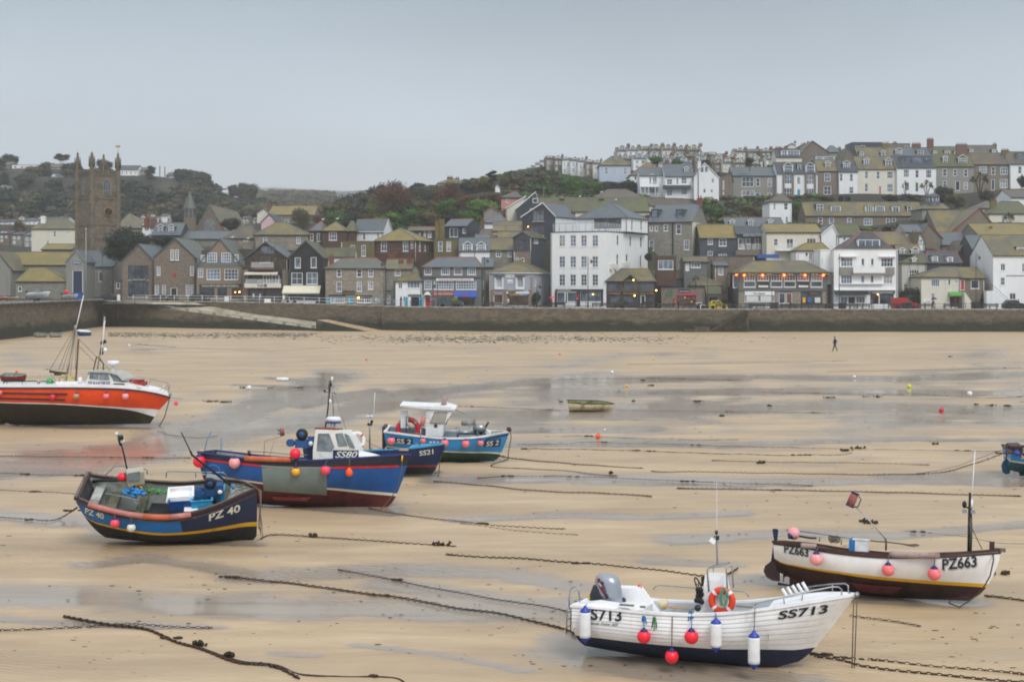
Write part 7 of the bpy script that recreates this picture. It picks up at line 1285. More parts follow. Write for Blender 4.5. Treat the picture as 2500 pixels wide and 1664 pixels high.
mb=MB();mb.tb([at(1570,1175,254.2),at(1572,1105,254.2),at(1620,1110,254.2),at(1790,1260,254.2),at(1790,1320,254.2)],.04,4);mb.tb([at(1572,1140,254.2),at(1620,1145,254.2),at(1790,1290,254.2)],.025,4);mb.bd('handrail',MIR,rt,p0)
view('b')
H_('stone house with a mossy green hipped roof behind the hub cafe',284,265,835,580,740,'hip','s','o',yr=458,rx=(500,610),dep=9,wi=[(358,602,44,70,2,2),(712,602,44,70,2,2)])
H_('low grey hipped roof with one rooflight left of the green-roofed stone house',285,-60,262,618,720,'hip','s','b',yr=492,rx=(150,240),dep=9,wi=[(150,628,50,20,2,1)])
H_('red-brown house with a grey hip and tall arched windows, left of its taller twin',286,850,990,538,760,'hip','red','s',yr=445,rx=(975,985),dep=9,rg=MTR,wi=[(858,566,36,75,1,2),(930,562,52,90,2,1)])
H_('dark red house with a yellow-green pyramid roof and one bay window',284,985,1240,538,760,'pyr','red','y',yr=448,rx=1135,dep=8,wi=[(1060,552,82,86,3,2)])
H_('creeper-covered hipped roof joined to the dark red house',287,1235,1340,540,700,'hip','red','m',yr=442,dep=8)
H_('white house under a long plain blue slate roof below the trees',288,1318,1640,546,720,'gs','w','s',yr=420,side=1735,yaw=-16,wi=[(1418,566,28,68,1,2),(1565,566,30,58,1,2)],gm=MBG,rg=MTR)
H_('ochre-stained low building with two tall arched windows behind the inn',274,1185,1540,655,860,'flat','och','m',dep=8,wi=[(1288,690,44,88,2,2),(1405,690,44,118,2,2)])
h=H_('brown house with a broad yellow lichened pyramid roof and scaffolding',272,1548,1990,640,900,'pyr','red','y',yr=512,rx=1820,side=2165,yaw=-20,wi=[(1612,650,62,105,2,2),(1845,650,56,105,2,2),(1928,650,26,76,1,2)],sw_=[(2016,652,20,100,1,2),(2070,690,20,60,1,2)])
sc=empty('scaffolding',at(1540,900,270),0,'rusty scaffolding in front of the brown pyramid-roofed house','scaffolding')
for y in(730,770,830):mb=MB();mb.tb([at(1540,y,270),at(2110,y,269)],.04,4);mb.bd('scaffold_tube',mat('rusty_tube','#6d5646',.7),sc,sc.location)
for x in(1545,1700,1850,1930,2010,2105):mb=MB();mb.tb([at(x,700 if x>1900 else 760,269.5),at(x,905,269.5)],.04,4);mb.bd('scaffold_tube',MATS['rusty_tube'],sc,sc.location)
mb=MB();a,b=at(1540,768,269),at(2110,768,269);mb.box(a.x,b.x,269,270.4,a.z-.04,a.z+.04);mb.bd('scaffold_board',DR['o'],sc,sc.location)
view('c')
H_('long low slate-fronted house with a thin orange ridge left of the lichened chimney',280,245,525,540,720,'gs','shb','b',yr=505,dep=8,rg=MTR,wi=[(360,560,18,30,1,1),(412,548,22,60,1,2),(455,546,38,62,2,1)])
h=H_('ochre-brown wall with two tall arched windows beneath a chimney stack',276,520,782,628,840,'flat','och','m',dep=9,wi=[(566,650,46,104,1,2),(654,650,48,104,1,2)],ch=[(550,420,34,2,'y',.4),(604,395,56,0,'y',.5,640)])
h=H_('dark slate cottage with white patio doors and a blue-grey roof',283,632,870,488,640,'gs','shb','s',yr=420,side=1005,yaw=-22,wi=[(686,508,88,95,2,1),(825,508,34,54,1,2)],rg=MTR,ch=[(1035,415,34,1,'b',.5,540)])
h=H_('white house with twin gabled pale-blue dormers above the fish restaurant',270,787,1112,752,880,'gs','w','s',yr=622,dep=8,dm=[(833,688,92,66,'g',4,'','w',2),(978,688,88,66,'g',4,'','w',2)]);h.pn_(948,755,954,850,MLD,'downpipe',.1)
H_('stone cottage with a big ochre slate roof right of the twin dormers',271,1112,1362,742,880,'gs','sg','o',yr=625,dep=8,wi=[(1180,752,54,60,2,2),(1305,755,48,58,3,1)])
H_('blue-framed glass roof lantern behind the twin dormers',275,960,1105,615,640,'gs','bl','s',yr=585,dep=4,down=1,name='roof_lantern',cat='rooflight')
H_('brown hipped roof between the dark cottage and the ochre roofs',280,975,1200,612,660,'hip','c','b',yr=530,rx=(1040,1140),dep=7)
H_('dark slate gabled house with wide brown windows beside the tall white block',268,1362,1560,612,870,'gf','sh','m',yr=552,rx=1465,side=1712,yaw=-25,wi=[(1380,630,158,110,2,1,'ndq')],sw_=[(1580,628,50,42,3,2)],rg=MTR)
H_('stone lean-to cottage wall below the dark slate gable',264,1365,1545,760,870,'flat','sb','m',dep=5,wi=[(1390,822,34,40,2,1),(1445,822,35,40,1,1)])
h=H_('tall blue-slate house with brown balcony doors and a white flank',278,1457,1812,382,640,'gf','shb','s',yr=240,rx=1680,side=2035,yaw=-28,wi=[(1575,320,118,115,3,1,'n'),(1485,478,205,110,4,1,'n')],rg=MTR,gm=MBG,sd_='w',ch=[(1990,320,48,1,'r',1,420)]);bulb(h,1528,494,r=.1)
H_('low cottage with a large ochre roof left of the tall blue-slate house',281,1150,1452,540,600,'gs','pk','o',yr=445,dep=9)
H_('second ochre slate roof stepping down beside the tall blue-slate house',277,1205,1455,612,640,'gs','s','o',yr=555,dep=6)
H_('white cottage with a grey hipped roof and an orange-trimmed gable behind',290,1045,1310,452,560,'pyr','w','s',yr=355,rx=1215,dep=9,rg=MTR,wi=[(1142,468,26,50,1,2)])
H_('grey gable with bright orange verges above the white cottage',300,1050,1215,345,420,'gf','gr','s',yr=282,rx=1132,dep=10,gm=MTR,rg=MTR)
H_('blue-grey gabled house with white bargeboards by the long mossy roof',306,1400,1655,300,480,'gf','shb','s',yr=130,rx=1600,dep=10,gm=MBG,wi=[(1570,192,55,50,1,1),(1540,300,60,60,2,1)])
H_('cream house with a slate roof running uphill, left of the white bargeboards',312,1285,1440,300,420,'gf','c','s',yr=170,rx=1500,dep=14,gm=MBG)
H_('salmon pink house with a hipped roof among the trees',335,1235,1460,185,320,'pyr','sal','b',yr=125,rx=1390,dep=9,wi=[(1285,180,36,60,2,2)],ch=[(1383,95,26,1,'b')])
H_('white gable half hidden by the cypress above the salmon house',352,1172,1222,75,140,'gf','w','s',yr=40,rx=1190,dep=9)
h=H_('cream hilltop house with terracotta chimneys left of the golden cypress',440,560,860,35,90,'hip','c','o',yr=-10,dep=10,down=8,ch=[(690,-45,60,3,'b',.5,10),(770,-35,40,2,'b',.5,10)],wi=[(640,48,30,26,2,1)])
view('d')
H_('long mossy-roofed hall with two square vents on its ridge',305,60,1240,335,420,'gs','c','m',yr=192,dep=13,down=3)
for x in(313,730):p=at(x,210,311);rt=empty('roof_vent',p,0,'square dark ventilator on the ridge of the long mossy hall, %s'%('with a stone pier below' if x<400 else 'near the grey hipped roof'),'ventilator');mb=MB();mb.box(p.x-.5,p.x+.5,310,311,p.z-1.6,p.z+.2);mb.bd('vent_body',MDK,rt,p);mb=MB();mb.lh([(.85,0),(.05,.7)],4,0,MT((p.x,310.5,p.z+.2))@MR(PI/4,4,'Z'),False);mb.bd('vent_cap',RM['b'],rt,p)
H_('cream villa with a wide grey hipped roof behind the mossy hall',322,640,1195,198,300,'hip','c','b',yr=105,rx=(800,1000),dep=12,wi=[(1140,210,22,40,1,1)])
H_('cream gabled bungalow with a brown roof below the white balconied villa',318,1172,1245,262,320,'gf','c','b',yr=190,rx=1205,side=1700,yaw=-50)
h=H_('large grey stone house with two black-framed dormers and a cream end wall',274,1225,1700,442,800,'gs','sg','s',yr=262,side=1865,yaw=-18,wi=[(1245,486,36,54,1,1),(1300,486,34,54,1,1),(1395,470,44,70,1,2),(1528,465,54,108,1,2),(1240,640,52,106,1,2),(1612,632,54,108,2,2)],dm=[(1266,312,68,88,'f',1,'k','sh'),(1532,312,66,88,'f',1,'k','sh')],ch=[(1780,170,50,2,'r',.5,285)],sd_='c');h.pn_(1485,450,1500,790,MDK,'downpipe',.12)
H_('maroon shed with a white window front glowing pink inside',262,1322,1530,808,950,'flat','red','m',dep=4,wi=[(1336,850,162,98,3,1)])
H_('grey shed with a white door and an ochre roof beside the pink-lit window',264,1612,1880,868,1000,'gs','shg','o',yr=822,dep=6,wi=[(1685,875,102,54,3,1)],dz=[(1628,880,40,85,1,1,'w')])
H_('grey slate annexe with a small bright blue window',262,1935,2080,910,1100,'gs','sb','s',yr=880,dep=5,wi=[(1975,925,55,80,3,1)])
view('e')
H_('slate-hung house with a bright ochre roof and white windows',272,40,425,614,830,'gs','sh','y',yr=480,dep=9,wi=[(122,622,52,60,2,2),(241,620,80,80,2,2),(120,752,54,95,2,2),(238,782,86,84,3,1)])
H_('rough stone wall house below the ochre-roofed slate one',269,60,620,815,960,'flat','sb','m',dep=3,wi=[])
H_('slate roof with three white gabled dormers behind the ochre one',292,320,940,498,560,'gs','sh','s',yr=406,dep=9,rg=MTR,dm=[(357,436,50,40,'g',1),(553,436,50,62,'g',2),(765,432,48,40,'g',2)])
h=H_('dark balcony house with a brown-posted terrace',272,428,692,575,745,'gs','sh','d',yr=502,dep=7,wi=[(445,618,45,110,1,1),(528,618,48,60,1,1),(620,618,45,60,1,1),(500,620,26,105,1,1,'d')]);h.pn_(410,745,695,800,WM['sb'],'terrace_wall',1.4,1.4);h.pn_(425,678,692,742,MCL,'terrace_glass',1.4,.02);[h.pn_(x,672,x+8,745,DR['o'],'terrace_post',1.45,.1)for x in(425,508,570,628,684)];h.pn_(485,570,688,600,MGC,'glass_canopy',1.2,1.2)
h=H_('cream house under a sagging golden-lichened roof with a glass balcony',270,746,1330,555,800,'gs','c','y',yr=474,dep=10,side=None,wi=[(820,620,50,76,1,2),(957,620,76,106,2,1),(1173,616,100,54,3,1)]);h.pn_(860,668,1078,742,MCL,'balcony_glass',1.2,.02);h.pn_(840,742,1090,752,WM['w'],'balcony_floor',1.3,1.3);h.pn_(700,560,744,790,WM['gr'],'grey_return_wall',.1,.5);h.pn_(625,790,855,830,mat('blue_tarpaulin','#2f56a8',.6),'blue_tarpaulin',2.5,.4)
H_('white gabled end of the golden-roofed house',269.6,1330,1500,575,800,'gf','w','s',yr=478,rx=1452,dep=9,wi=[(1425,678,14,16,1,1,'d')],gm=MBG)
H_('white tower-like house with a steep grey pyramid cap',300,780,1014,228,470,'pyr','w','b',yr=148,rx=910,dep=9,wi=[(816,242,30,74,1,2),(930,242,45,74,1,2),(946,385,32,64,1,2)],ch=[(870,140,12,1,'b',.5),(796,180,30,1,'b',.5)])
H_('white cottage with an orange-lichened hipped roof above the restaurant',264,1062,1420,748,900,'hip','w','y',yr=674,rx=(1175,1335),dep=7,wi=[(1072,785,20,54,1,2),(1156,766,34,44,1,1,'d'),(1194,770,40,80,2,1),(1268,770,40,76,2,1)])
H_('plain white flank wall joined to the seaside guest house',258,1320,1510,745,930,'flat','w','d',dep=8,wi=[(1330,830,16,80,1,1)],gm=WM['w'])
H_('dark brown stone flank under the white wall, in the alley',259,1390,1505,925,1345,'flat','sb','d',dep=8)
H_('small slate roof with a white dormer peeping above the guest house',280,1505,1760,590,700,'gs','w','m',yr=470,dep=9,wi=[(1560,600,30,45,1,1),(1650,600,40,45,2,1)])
view('f')
H_('long golden-brown roof with one rooflight behind the guest house attic',285,370,800,690,760,'gs','pk','o',yr=558,dep=12,rg=MTR,ch=[(795,535,60,2,'y',.2,680)])
H_('slate attic with two small gabled dormers right of the guest house',268,628,880,790,900,'gs','shb','o',yr=692,dep=6,rg=MTR,dm=[(636,740,55,44,'g',3,'','shb',1),(762,742,80,44,'g',4,'','shb',1)])
H_('dark slate house with two white dormers on a hipped mansard roof',266,892,1300,882,1040,'hip','shb','d',yr=765,rx=(940,1240),dep=9,rg=MTR,dm=[(988,806,50,66,'f',2,'','w',1),(1150,812,48,64,'f',2,'','w',1)],ch=[(918,910,40,1,'b',.1,1010)])
H_('blue-grey roof with three slanting rooflights',288,1078,1545,690,760,'gs','sb','s',yr=562,dep=12,rg=MTR)
for x in(1225,1300,1385):mb=MB();mb.pm([at(x-22,648,290.2),at(x+16,648,290.2),at(x+28,604,292.5),at(x-8,604,292.5)],(0,-.1,.1));tag(mb.bd('rooflight',mat('pale_rooflight','#b9c4d0',.3)),'slanting rooflight on the blue-grey roof, %s of three'%{1225:'left',1300:'middle',1385:'right'}[x],'rooflight','rooflights in the blue-grey roof')
H_('black slate gable standing in front of the three rooflights',276,1268,1480,760,930,'gf','shb','b',yr=645,rx=1352,dep=9)
H_('big slate house with a steep dark roof left of the white painted house',270,1420,1740,752,950,'gs','sh','s',yr=592,dep=10,wi=[(1528,758,116,80,3,2)],dm=[(1740-2,640,66,52,'f',1)])
H_('wide brown stone gable edged in bright red',296,1175,1700,560,640,'gf','br','o',yr=298,rx=1485,dep=14,gm=M_REDV)
H_('ochre slate slope leaning against the red-edged gable',300,1040,1480,560,620,'gs','br','o',yr=330,dep=14)
H_('small brown gable edged in red',288,860,1088,615,700,'gf','br','s',yr=462,rx=942,dep=11,gm=M_REDV)
H_('grey slate roof left of the small red-edged gable',289,700,900,555,640,'gs','wo','s',yr=480,dep=10)
H_('white gable end wedged under the small red-edged gable',282,832,900,660,740,'gf','w','o',yr=560,rx=850,dep=9,wi=[(845,625,36,44,2,1)])
H_('wide golden roof behind the right-hand white house',284,1480,2100,590,690,'gs','sg','y',yr=470,dep=13,ch=[(1565,535,40,2,'y',.2,620),(1605,470,26,0,'y',.3,600)])
H_('cream villa with a mossy hipped roof at the right edge',316,1590,2050,355,470,'hip','c','m',yr=232,rx=(1720,1900),dep=12,ch=[(1632,200,62,4,'y',.3,330)],wi=[(1720,370,40,90,2,2)])
H_('grey-roofed white house cut by the right edge above the mossy villa',330,1822,2100,185,260,'gs','w','b',yr=110,dep=12)
H_('brown slate-roofed house left of the mossy villa',322,1500,1720,300,360,'pyr','c','b',yr=225,rx=1560,dep=12)
h=H_('grey lookout house with ochre hipped skirts and a glass balcony',318,878,1160,306,400,'hip','gr','o',yr=255,rx=(930,1100),dep=9,wi=[(950,316,138,95,4,1,'d')]);h.pn_(890,362,1185,420,MCL,'balcony_glass',1,.03);h.pn_(1020,425,1120,470,WM['c'],'cream_balcony_wall',1,.2)
p=at(990,300,322);rt=empty('lookout_turret',p,0,'round glazed turret with a grey dome on the lookout house','turret');r_=70*T[2]/F*322;mb=MB();z1=at(0,230,322).z-p.z;z2=at(0,188,322).z-p.z;z3=at(0,140,322).z-p.z;mb.lh([(r_,-2),(r_,z1)],16,0);mb.bd('drum',WM['sh'],rt);mb=MB();mb.lh([(r_*.86,z1),(r_*.86,z2)],12,0,None,False);mb.bd('glazing',GBL,rt);mb=MB();mb.lh([(r_*1.02*cos(a*PI/14),z2+(z3-z2)*sin(a*PI/14))for a in range(7)]+[(.01,z3)],20);mb.bd('dome',MLD,rt)
mb=MB();[mb.tb([(r_*.9*cos(a),r_*.9*sin(a),z1),(r_*.9*cos(a),r_*.9*sin(a),z2)],.1,4)for a in[k*PI/5 for k in range(10)]];mb.bd('mullion',MFR,rt)
view('h')
T1=dict(down=5,dep=9)
H_('long brown terrace with an ochre roof and seven white dormers',330,562,1532,697,800,'gs','br','o',yr=590,dep=9,down=6,wi=[(665,708,36,58,1,2),(755,710,40,52,1,1),(902,712,36,66,1,2),(1040,715,70,60,3,2),(1222,715,30,60,1,2),(1270,715,34,58,1,2),(1412,714,84,58,3,1)],dm=[(650,600,58,58,'f',2),(772,617,74,45,'f',4,'','w',1),(1056,617,60,48,'f',3,'','w',1),(1136,617,72,46,'f',4,'','w',1),(1276,621,52,46,'f',2,'','w',1),(1396,619,36,48,'f',1)])
H_('grey granite villa with white bay windows and a blue front door',378,-40,326,368,600,'gs','gr','s',yr=303,wi=[(38,376,98,82,3,2),(35,486,106,86,3,2),(153,386,34,68,1,2),(250,386,35,70,1,2),(250,506,32,74,1,1)],dz=[(148,506,40,86,1,1,'b')],**T1)
H_('dark brown gable end of the granite villa with slit windows',376,-165,-42,388,610,'gf','br','d',yr=340,rx=-50,wi=[(-118,405,10,80,1,2),(-118,500,10,70,1,2)],**T1)
h=H_('white villa with twin gabled brown bays and a turquoise door',376,328,660,350,580,'gs','w','d',yr=262,wi=[(388,362,62,72,3,2),(386,468,64,76,3,2),(568,364,64,74,3,2),(568,472,62,80,3,2),(490,376,30,64,1,1)],dz=[(490,476,30,92,1,1,'t')],dm=[(384,285,70,55,'g',1,'','w'),(565,285,70,60,'g',1,'','w'),(495,272,28,48,'f',1)],**T1)
for x0,x1 in((375,387),(451,462),(556,568),(632,645)):h.pn_(x0,350,x1,560,WM['br'],'brown_bay_cheek',.5,.5)
H_('taupe terraced house with one white dormer left of the small white one',380,662,836,330,560,'gs','br','o',yr=240,wi=[(716,345,50,68,2,2),(710,452,62,70,2,2)],dm=[(722,262,44,42,'g',3)],**T1)
H_('narrow white terraced house with railings and a lilac-grey dormer',379,837,990,335,560,'gs','w','d',yr=250,wi=[(812+30,350,24,62,1,2),(922,352,30,62,1,2),(918,458,38,56,1,2)],dm=[(870,266,56,42,'g',3)],**T1)
H_('cream terraced house with a rose pink door',380,991,1312,314,545,'gs','c','o',yr=215,wi=[(1046,330,30,62,1,2),(1142,332,30,62,1,2),(1230,332,50,58,3,2),(1046,430,30,70,1,2),(1230,434,50,68,3,2)],dz=[(1162,450,22,78,1,1,'p')],dm=[(1040,238,42,42,'g',2),(1216,240,50,50,'g',2)],**T1)
H_('white terraced house with a full-width glazed attic',379,1313,1634,302,530,'gs','w','d',yr=205,wi=[(1366,316,46,64,3,2),(1462,320,30,64,1,2),(1550,318,46,68,3,2),(1378,420,34,70,2,2)],dz=[(1462,420,28,80,1,1,'v')],dm=[(1348,214,246,54,'f',3,'k','gr',1)],**T1)
H_('grey terraced house with a pillared porch and paired dormers',380,1636,1944,292,515,'gs','gr','m',yr=195,wi=[(1688,310,36,62,1,2),(1776,314,30,56,1,2),(1862,314,32,60,1,2),(1688,408,34,50,1,2),(1862,418,32,60,1,2)],dz=[(1792,410,38,80,1,1,'d')],dm=[(1690,216,36,48,'g',2),(1816,222,72,44,'g',4)],ch=[(1842,100,90,5,'b',.5,200)],**T1)
H_('dark-roofed terraced house with white bays and a navy door',381,1946,2244,274,500,'gs','br','b',yr=185,wi=[(1990,290,60,52,4,2),(2087,294,34,66,1,2),(2162,296,62,62,3,2),(2158,394,66,74,3,2)],dz=[(2088,396,28,90,1,1,'n')],**T1)
H_('white terraced house cut by the right edge of the picture',380,2246,2600,272,490,'gs','w','b',yr=175,wi=[(2306,290,32,60,1,2)],dm=[(2300,182,60,54,'f',3,'k','gr')],ch=[(2200,145,56,3,'y',.5,240)],**T1)
H_('stone gabled end house with two dormers behind the cream terrace',412,850,1010,262,330,'gf','sb','m',yr=140,rx=905,dep=10,down=8)
H_('mossy-roofed house row behind the cream terrace with two dormers',410,1000,1290,225,300,'gs','sb','o',yr=140,dep=10,down=8,dm=[(1005,168,34,44,'f',2),(1182,172,34,44,'g',1)],ch=[(1215,92,50,3,'y',.5,180)])
H_('white gabled dormer house with a grey link behind the glazed attic',412,1290,1600,215,300,'gs','w','s',yr=140,dep=10,down=8,dm=[(1300,160,54,38,'g',3),(1480,160,52,42,'f',2)],ch=[(1585,58,50,4,'r',.5,170),(1470,95,70,4,'b',.5,170)])
H_('stone attic row with three small dormers behind the grey terraced house',412,1602,1900,210,300,'gs','sb','m',yr=132,dep=10,down=8,dm=[(1610,160,30,36,'f',2),(1704,160,42,30,'f',2),(1782,165,32,32,'f',2)])
H_('long dark attic roof with two dormers at the top right',414,1900,2160,210,300,'gs','br','b',yr=122,dep=11,down=8,dm=[(1908,148,30,40,'f',2),(2092,152,32,42,'f',2)],ch=[(2115,98,26,2,'y',.5,180)])
H_('flat-roofed dark modern house on the skyline',450,945,1190,95,160,'flat','shb','d',dep=10,down=8,wi=[(970,122,30,20,1,1),(1010,118,40,22,2,1)],ch=[(1240,90,20,1,'w',.5,140)])
H_('low dark skyline house with two pots right of the modern one',452,1190,1420,105,170,'flat','sb','d',dep=10,down=8,wi=[(1376,118,24,22,1,1)],ch=[(1295,85,26,2,'b',.5,130)])
H_('big stone gable with a broad brown roof below the skyline',430,530,760,180,260,'gf','sb','m',yr=85,rx=620,dep=13,down=8)
H_('small hipped roof with a chimney beside the big stone gable',434,740,860,175,250,'hip','gr','s',yr=125,dep=9,down=8,ch=[(838,130,24,2,'b')])
H_('white-dormered attic house with glazed corner above the white twin bays',405,320,530,215,280,'gs','c','d',yr=150,dep=9,down=8,dm=[(365,160,44,46,'f',2,'','w'),(415,158,94,44,'f',4,'','w',1)],ch=[(340,128,56,4,'r',.5,180)])
H_('dark hipped attic with a band of white windows',404,612,812,246,300,'hip','sb','d',yr=190,dep=9,down=8,dm=[(648,208,50,36,'f',4,'','w',1),(710,208,84,38,'f',5,'','w',1)])
view('g')
h=H_('pale blue villa with a lichened hipped roof and a tall grey chimney',402,955,1232,302,470,'hip','bl','o',yr=228,rx=(1060,1130),dep=11,down=8,wi=[(1002,320,28,62,2,2),(1166,322,30,62,2,2),(1108,345,12,24,1,1)],ch=[(1100,178,34,2,'g',.3,310)])
h=H_('white villa with stacked glass balconies',368,1312,1560,395,600,'gs','w','s',yr=328,down=8,dep=9,wi=[(1395,400,20,75,1,1),(1425,400,40,75,2,1),(1400,505,70,75,3,1)],dm=[(1400,395,36,20,'g',1)],rg=MTR);h.pn_(1310,450,1475,492,MCL,'balcony_glass',2,.03);h.pn_(1310,492,1478,500,WM['w'],'balcony_floor',2,2);h.pn_(1312,552,1490,585,MCL,'balcony_glass',2,.03);[h.pn_(x,498,x+5,590,WM['w'],'balcony_post',2,.15)for x in(1312,1350,1380,1440)]
H_('white house with a long lichened and red-ridged roof behind the balconies',385,1228,1480,390,470,'hip','w','o',yr=285,rx=(1370,1470),dep=12,down=8,rg=MTR,ch=[(1548,250,30,2,'r',.5,320)],wi=[(1262,400,20,40,1,1),(1308,400,14,40,1,1)])
h=H_('white villa with bay windows and a porch roof over both bays',364,1535,1790,402,600,'gs','w','s',yr=300,down=8,dep=10,wi=[(1550,425,50,50,2,2),(1634,418,20,56,1,2),(1678,412,50,54,2,2),(1550,520,50,54,2,2),(1680,514,50,50,2,2),(1776,412,26,44,1,1)],dm=[(1706,330,36,38,'g',2,'','sh')]);h.pn_(1515,482,1758,512,RM['d'],'porch_roof',1.2,1.2)
h=H_('tall white gable with twin blue-glazed attic windows',362,1792,2012,412,600,'gf','w','s',yr=285,rx=1885,down=8,dep=11,gm=MBG,wi=[(1945,418,26,40,2,1),(1872,510,24,38,1,1),(1938,515,22,30,1,1)],ch=[(1838,255,26,0,'w',.1,400)]);h.pn_(1825,330,1832,580,MDK,'downpipe',.1);[h.pn_(x,318,x+24,362,GBL,'attic_glazing',.03)for x in(1852,1888)]
H_('yellow garage with a dark opening by the dark gable end',352,1892,1958,590,650,'flat','c','d',dep=5,wi=[(1886+8,606,28,38,1,1,'dq')])
rr=RR(21)
def row(vw,pts,n,D0,D1,wpx,names,h0=70,rfs='gmosb',wls=('w','gr','w','c','w','s','sb'),dormp=.5,chp=.7,first='',kind='gs',hv=.25):
 view(vw);words_={'w':'white','gr':'grey','sb':'brown','c':'cream','s':'granite','pk':'pinkish','br':'taupe','sg':'grey stone','bl':'pale blue'}
 ords='first second third fourth fifth sixth seventh eighth ninth tenth eleventh twelfth thirteenth fourteenth fifteenth sixteenth'.split()
 for i in range(n):
  t=i/max(1,n-1);x=ip(t,[(p[0],p[1])for p in pts]);y=ip(t,[(p[0],p[2])for p in pts]);D=D0+(D1-D0)*t+rr.uniform(-1.5,1.5);w=wpx*(D0/D)*rr.uniform(.9,1.12);wk=wls[(i*5+len(names))%len(wls)];rk=rfs[rr.randrange(len(rfs))];rh=w*rr.uniform(.38,.5);hh=h0*D0/D*rr.uniform(1-hv,1+hv)
  wx=[(x+w*.16,y+hh*.14,w*.24,hh*.3,2,2),(x+w*.6,y+hh*.14,w*.22,hh*.3,1,2),(x+w*.16,y+hh*.58,w*.24,hh*.3,2,2)]
  dm=[(x+w*.25,y-rh*.7,w*.42,rh*.5,'gf'[rr.random()<.5],2,'','w')]if rr.random()<dormp else[];cc=[(x+w*.95,y-rh*1.25,w*.26,rr.randint(2,4),'bysb'[rr.randrange(4)],.5,y-rh*.6)]if rr.random()<chp else[]
  hp='with box dormer' if dm else('with chimney' if cc else 'with plain roof')
  H_('%s house %s, %s from left in %s'%(words_[wk],hp,ords[i]if i<16 else 'last',names),D,x,x+w,y,y+hh,kind,wk,rk,yr=y-rh*(.55 if dm else.5),rx=x+w*.5,dep=8.5,wi=wx,dm=dm,ch=cc,down=8,group='houses of '+names,gut=False)
row('g',[(0,230,395),(.4,330,330),(1,470,250)],7,520,455,42,'the far left skyline row',75)
row('g',[(0,482,245),(.5,700,262),(1,900,290)],7,448,415,72,'the row beside the blue villa',120,dormp=1)
row('g',[(0,1105,180),(.5,1400,166),(1,1740,172)],7,505,480,112,'the chimneyed skyline row',100,chp=1,dormp=.8)
row('g',[(0,1130,252),(.5,1380,240),(1,1590,250)],5,465,440,120,'the row below the skyline chimneys',120,dormp=.7)
row('g',[(0,1500,290),(1,1960,268)],4,426,420,112,'the row close above the villas',100,dormp=1)
row('g',[(0,1640,235),(.5,1860,215),(1,2080,240)],6,438,425,88,'the row above the white gable',110,dormp=.9)
row('g',[(0,1980,290),(.5,2080,280),(1,2290,300)],4,412,402,92,'the short row above the balconies',90,dormp=1)
row('h',[(0,-20,172),(1,300,175)],4,452,445,88,'the skyline row above twin bays',70,dormp=.9,chp=1)
row('h',[(0,0,250),(1,240,235)],3,420,415,84,'the attics above the granite villa',70,dormp=1)
row('h',[(0,420,118),(1,520,122)],2,470,468,60,'the pair beside the stone gable',50,chp=1,kind='gf')
view('a')
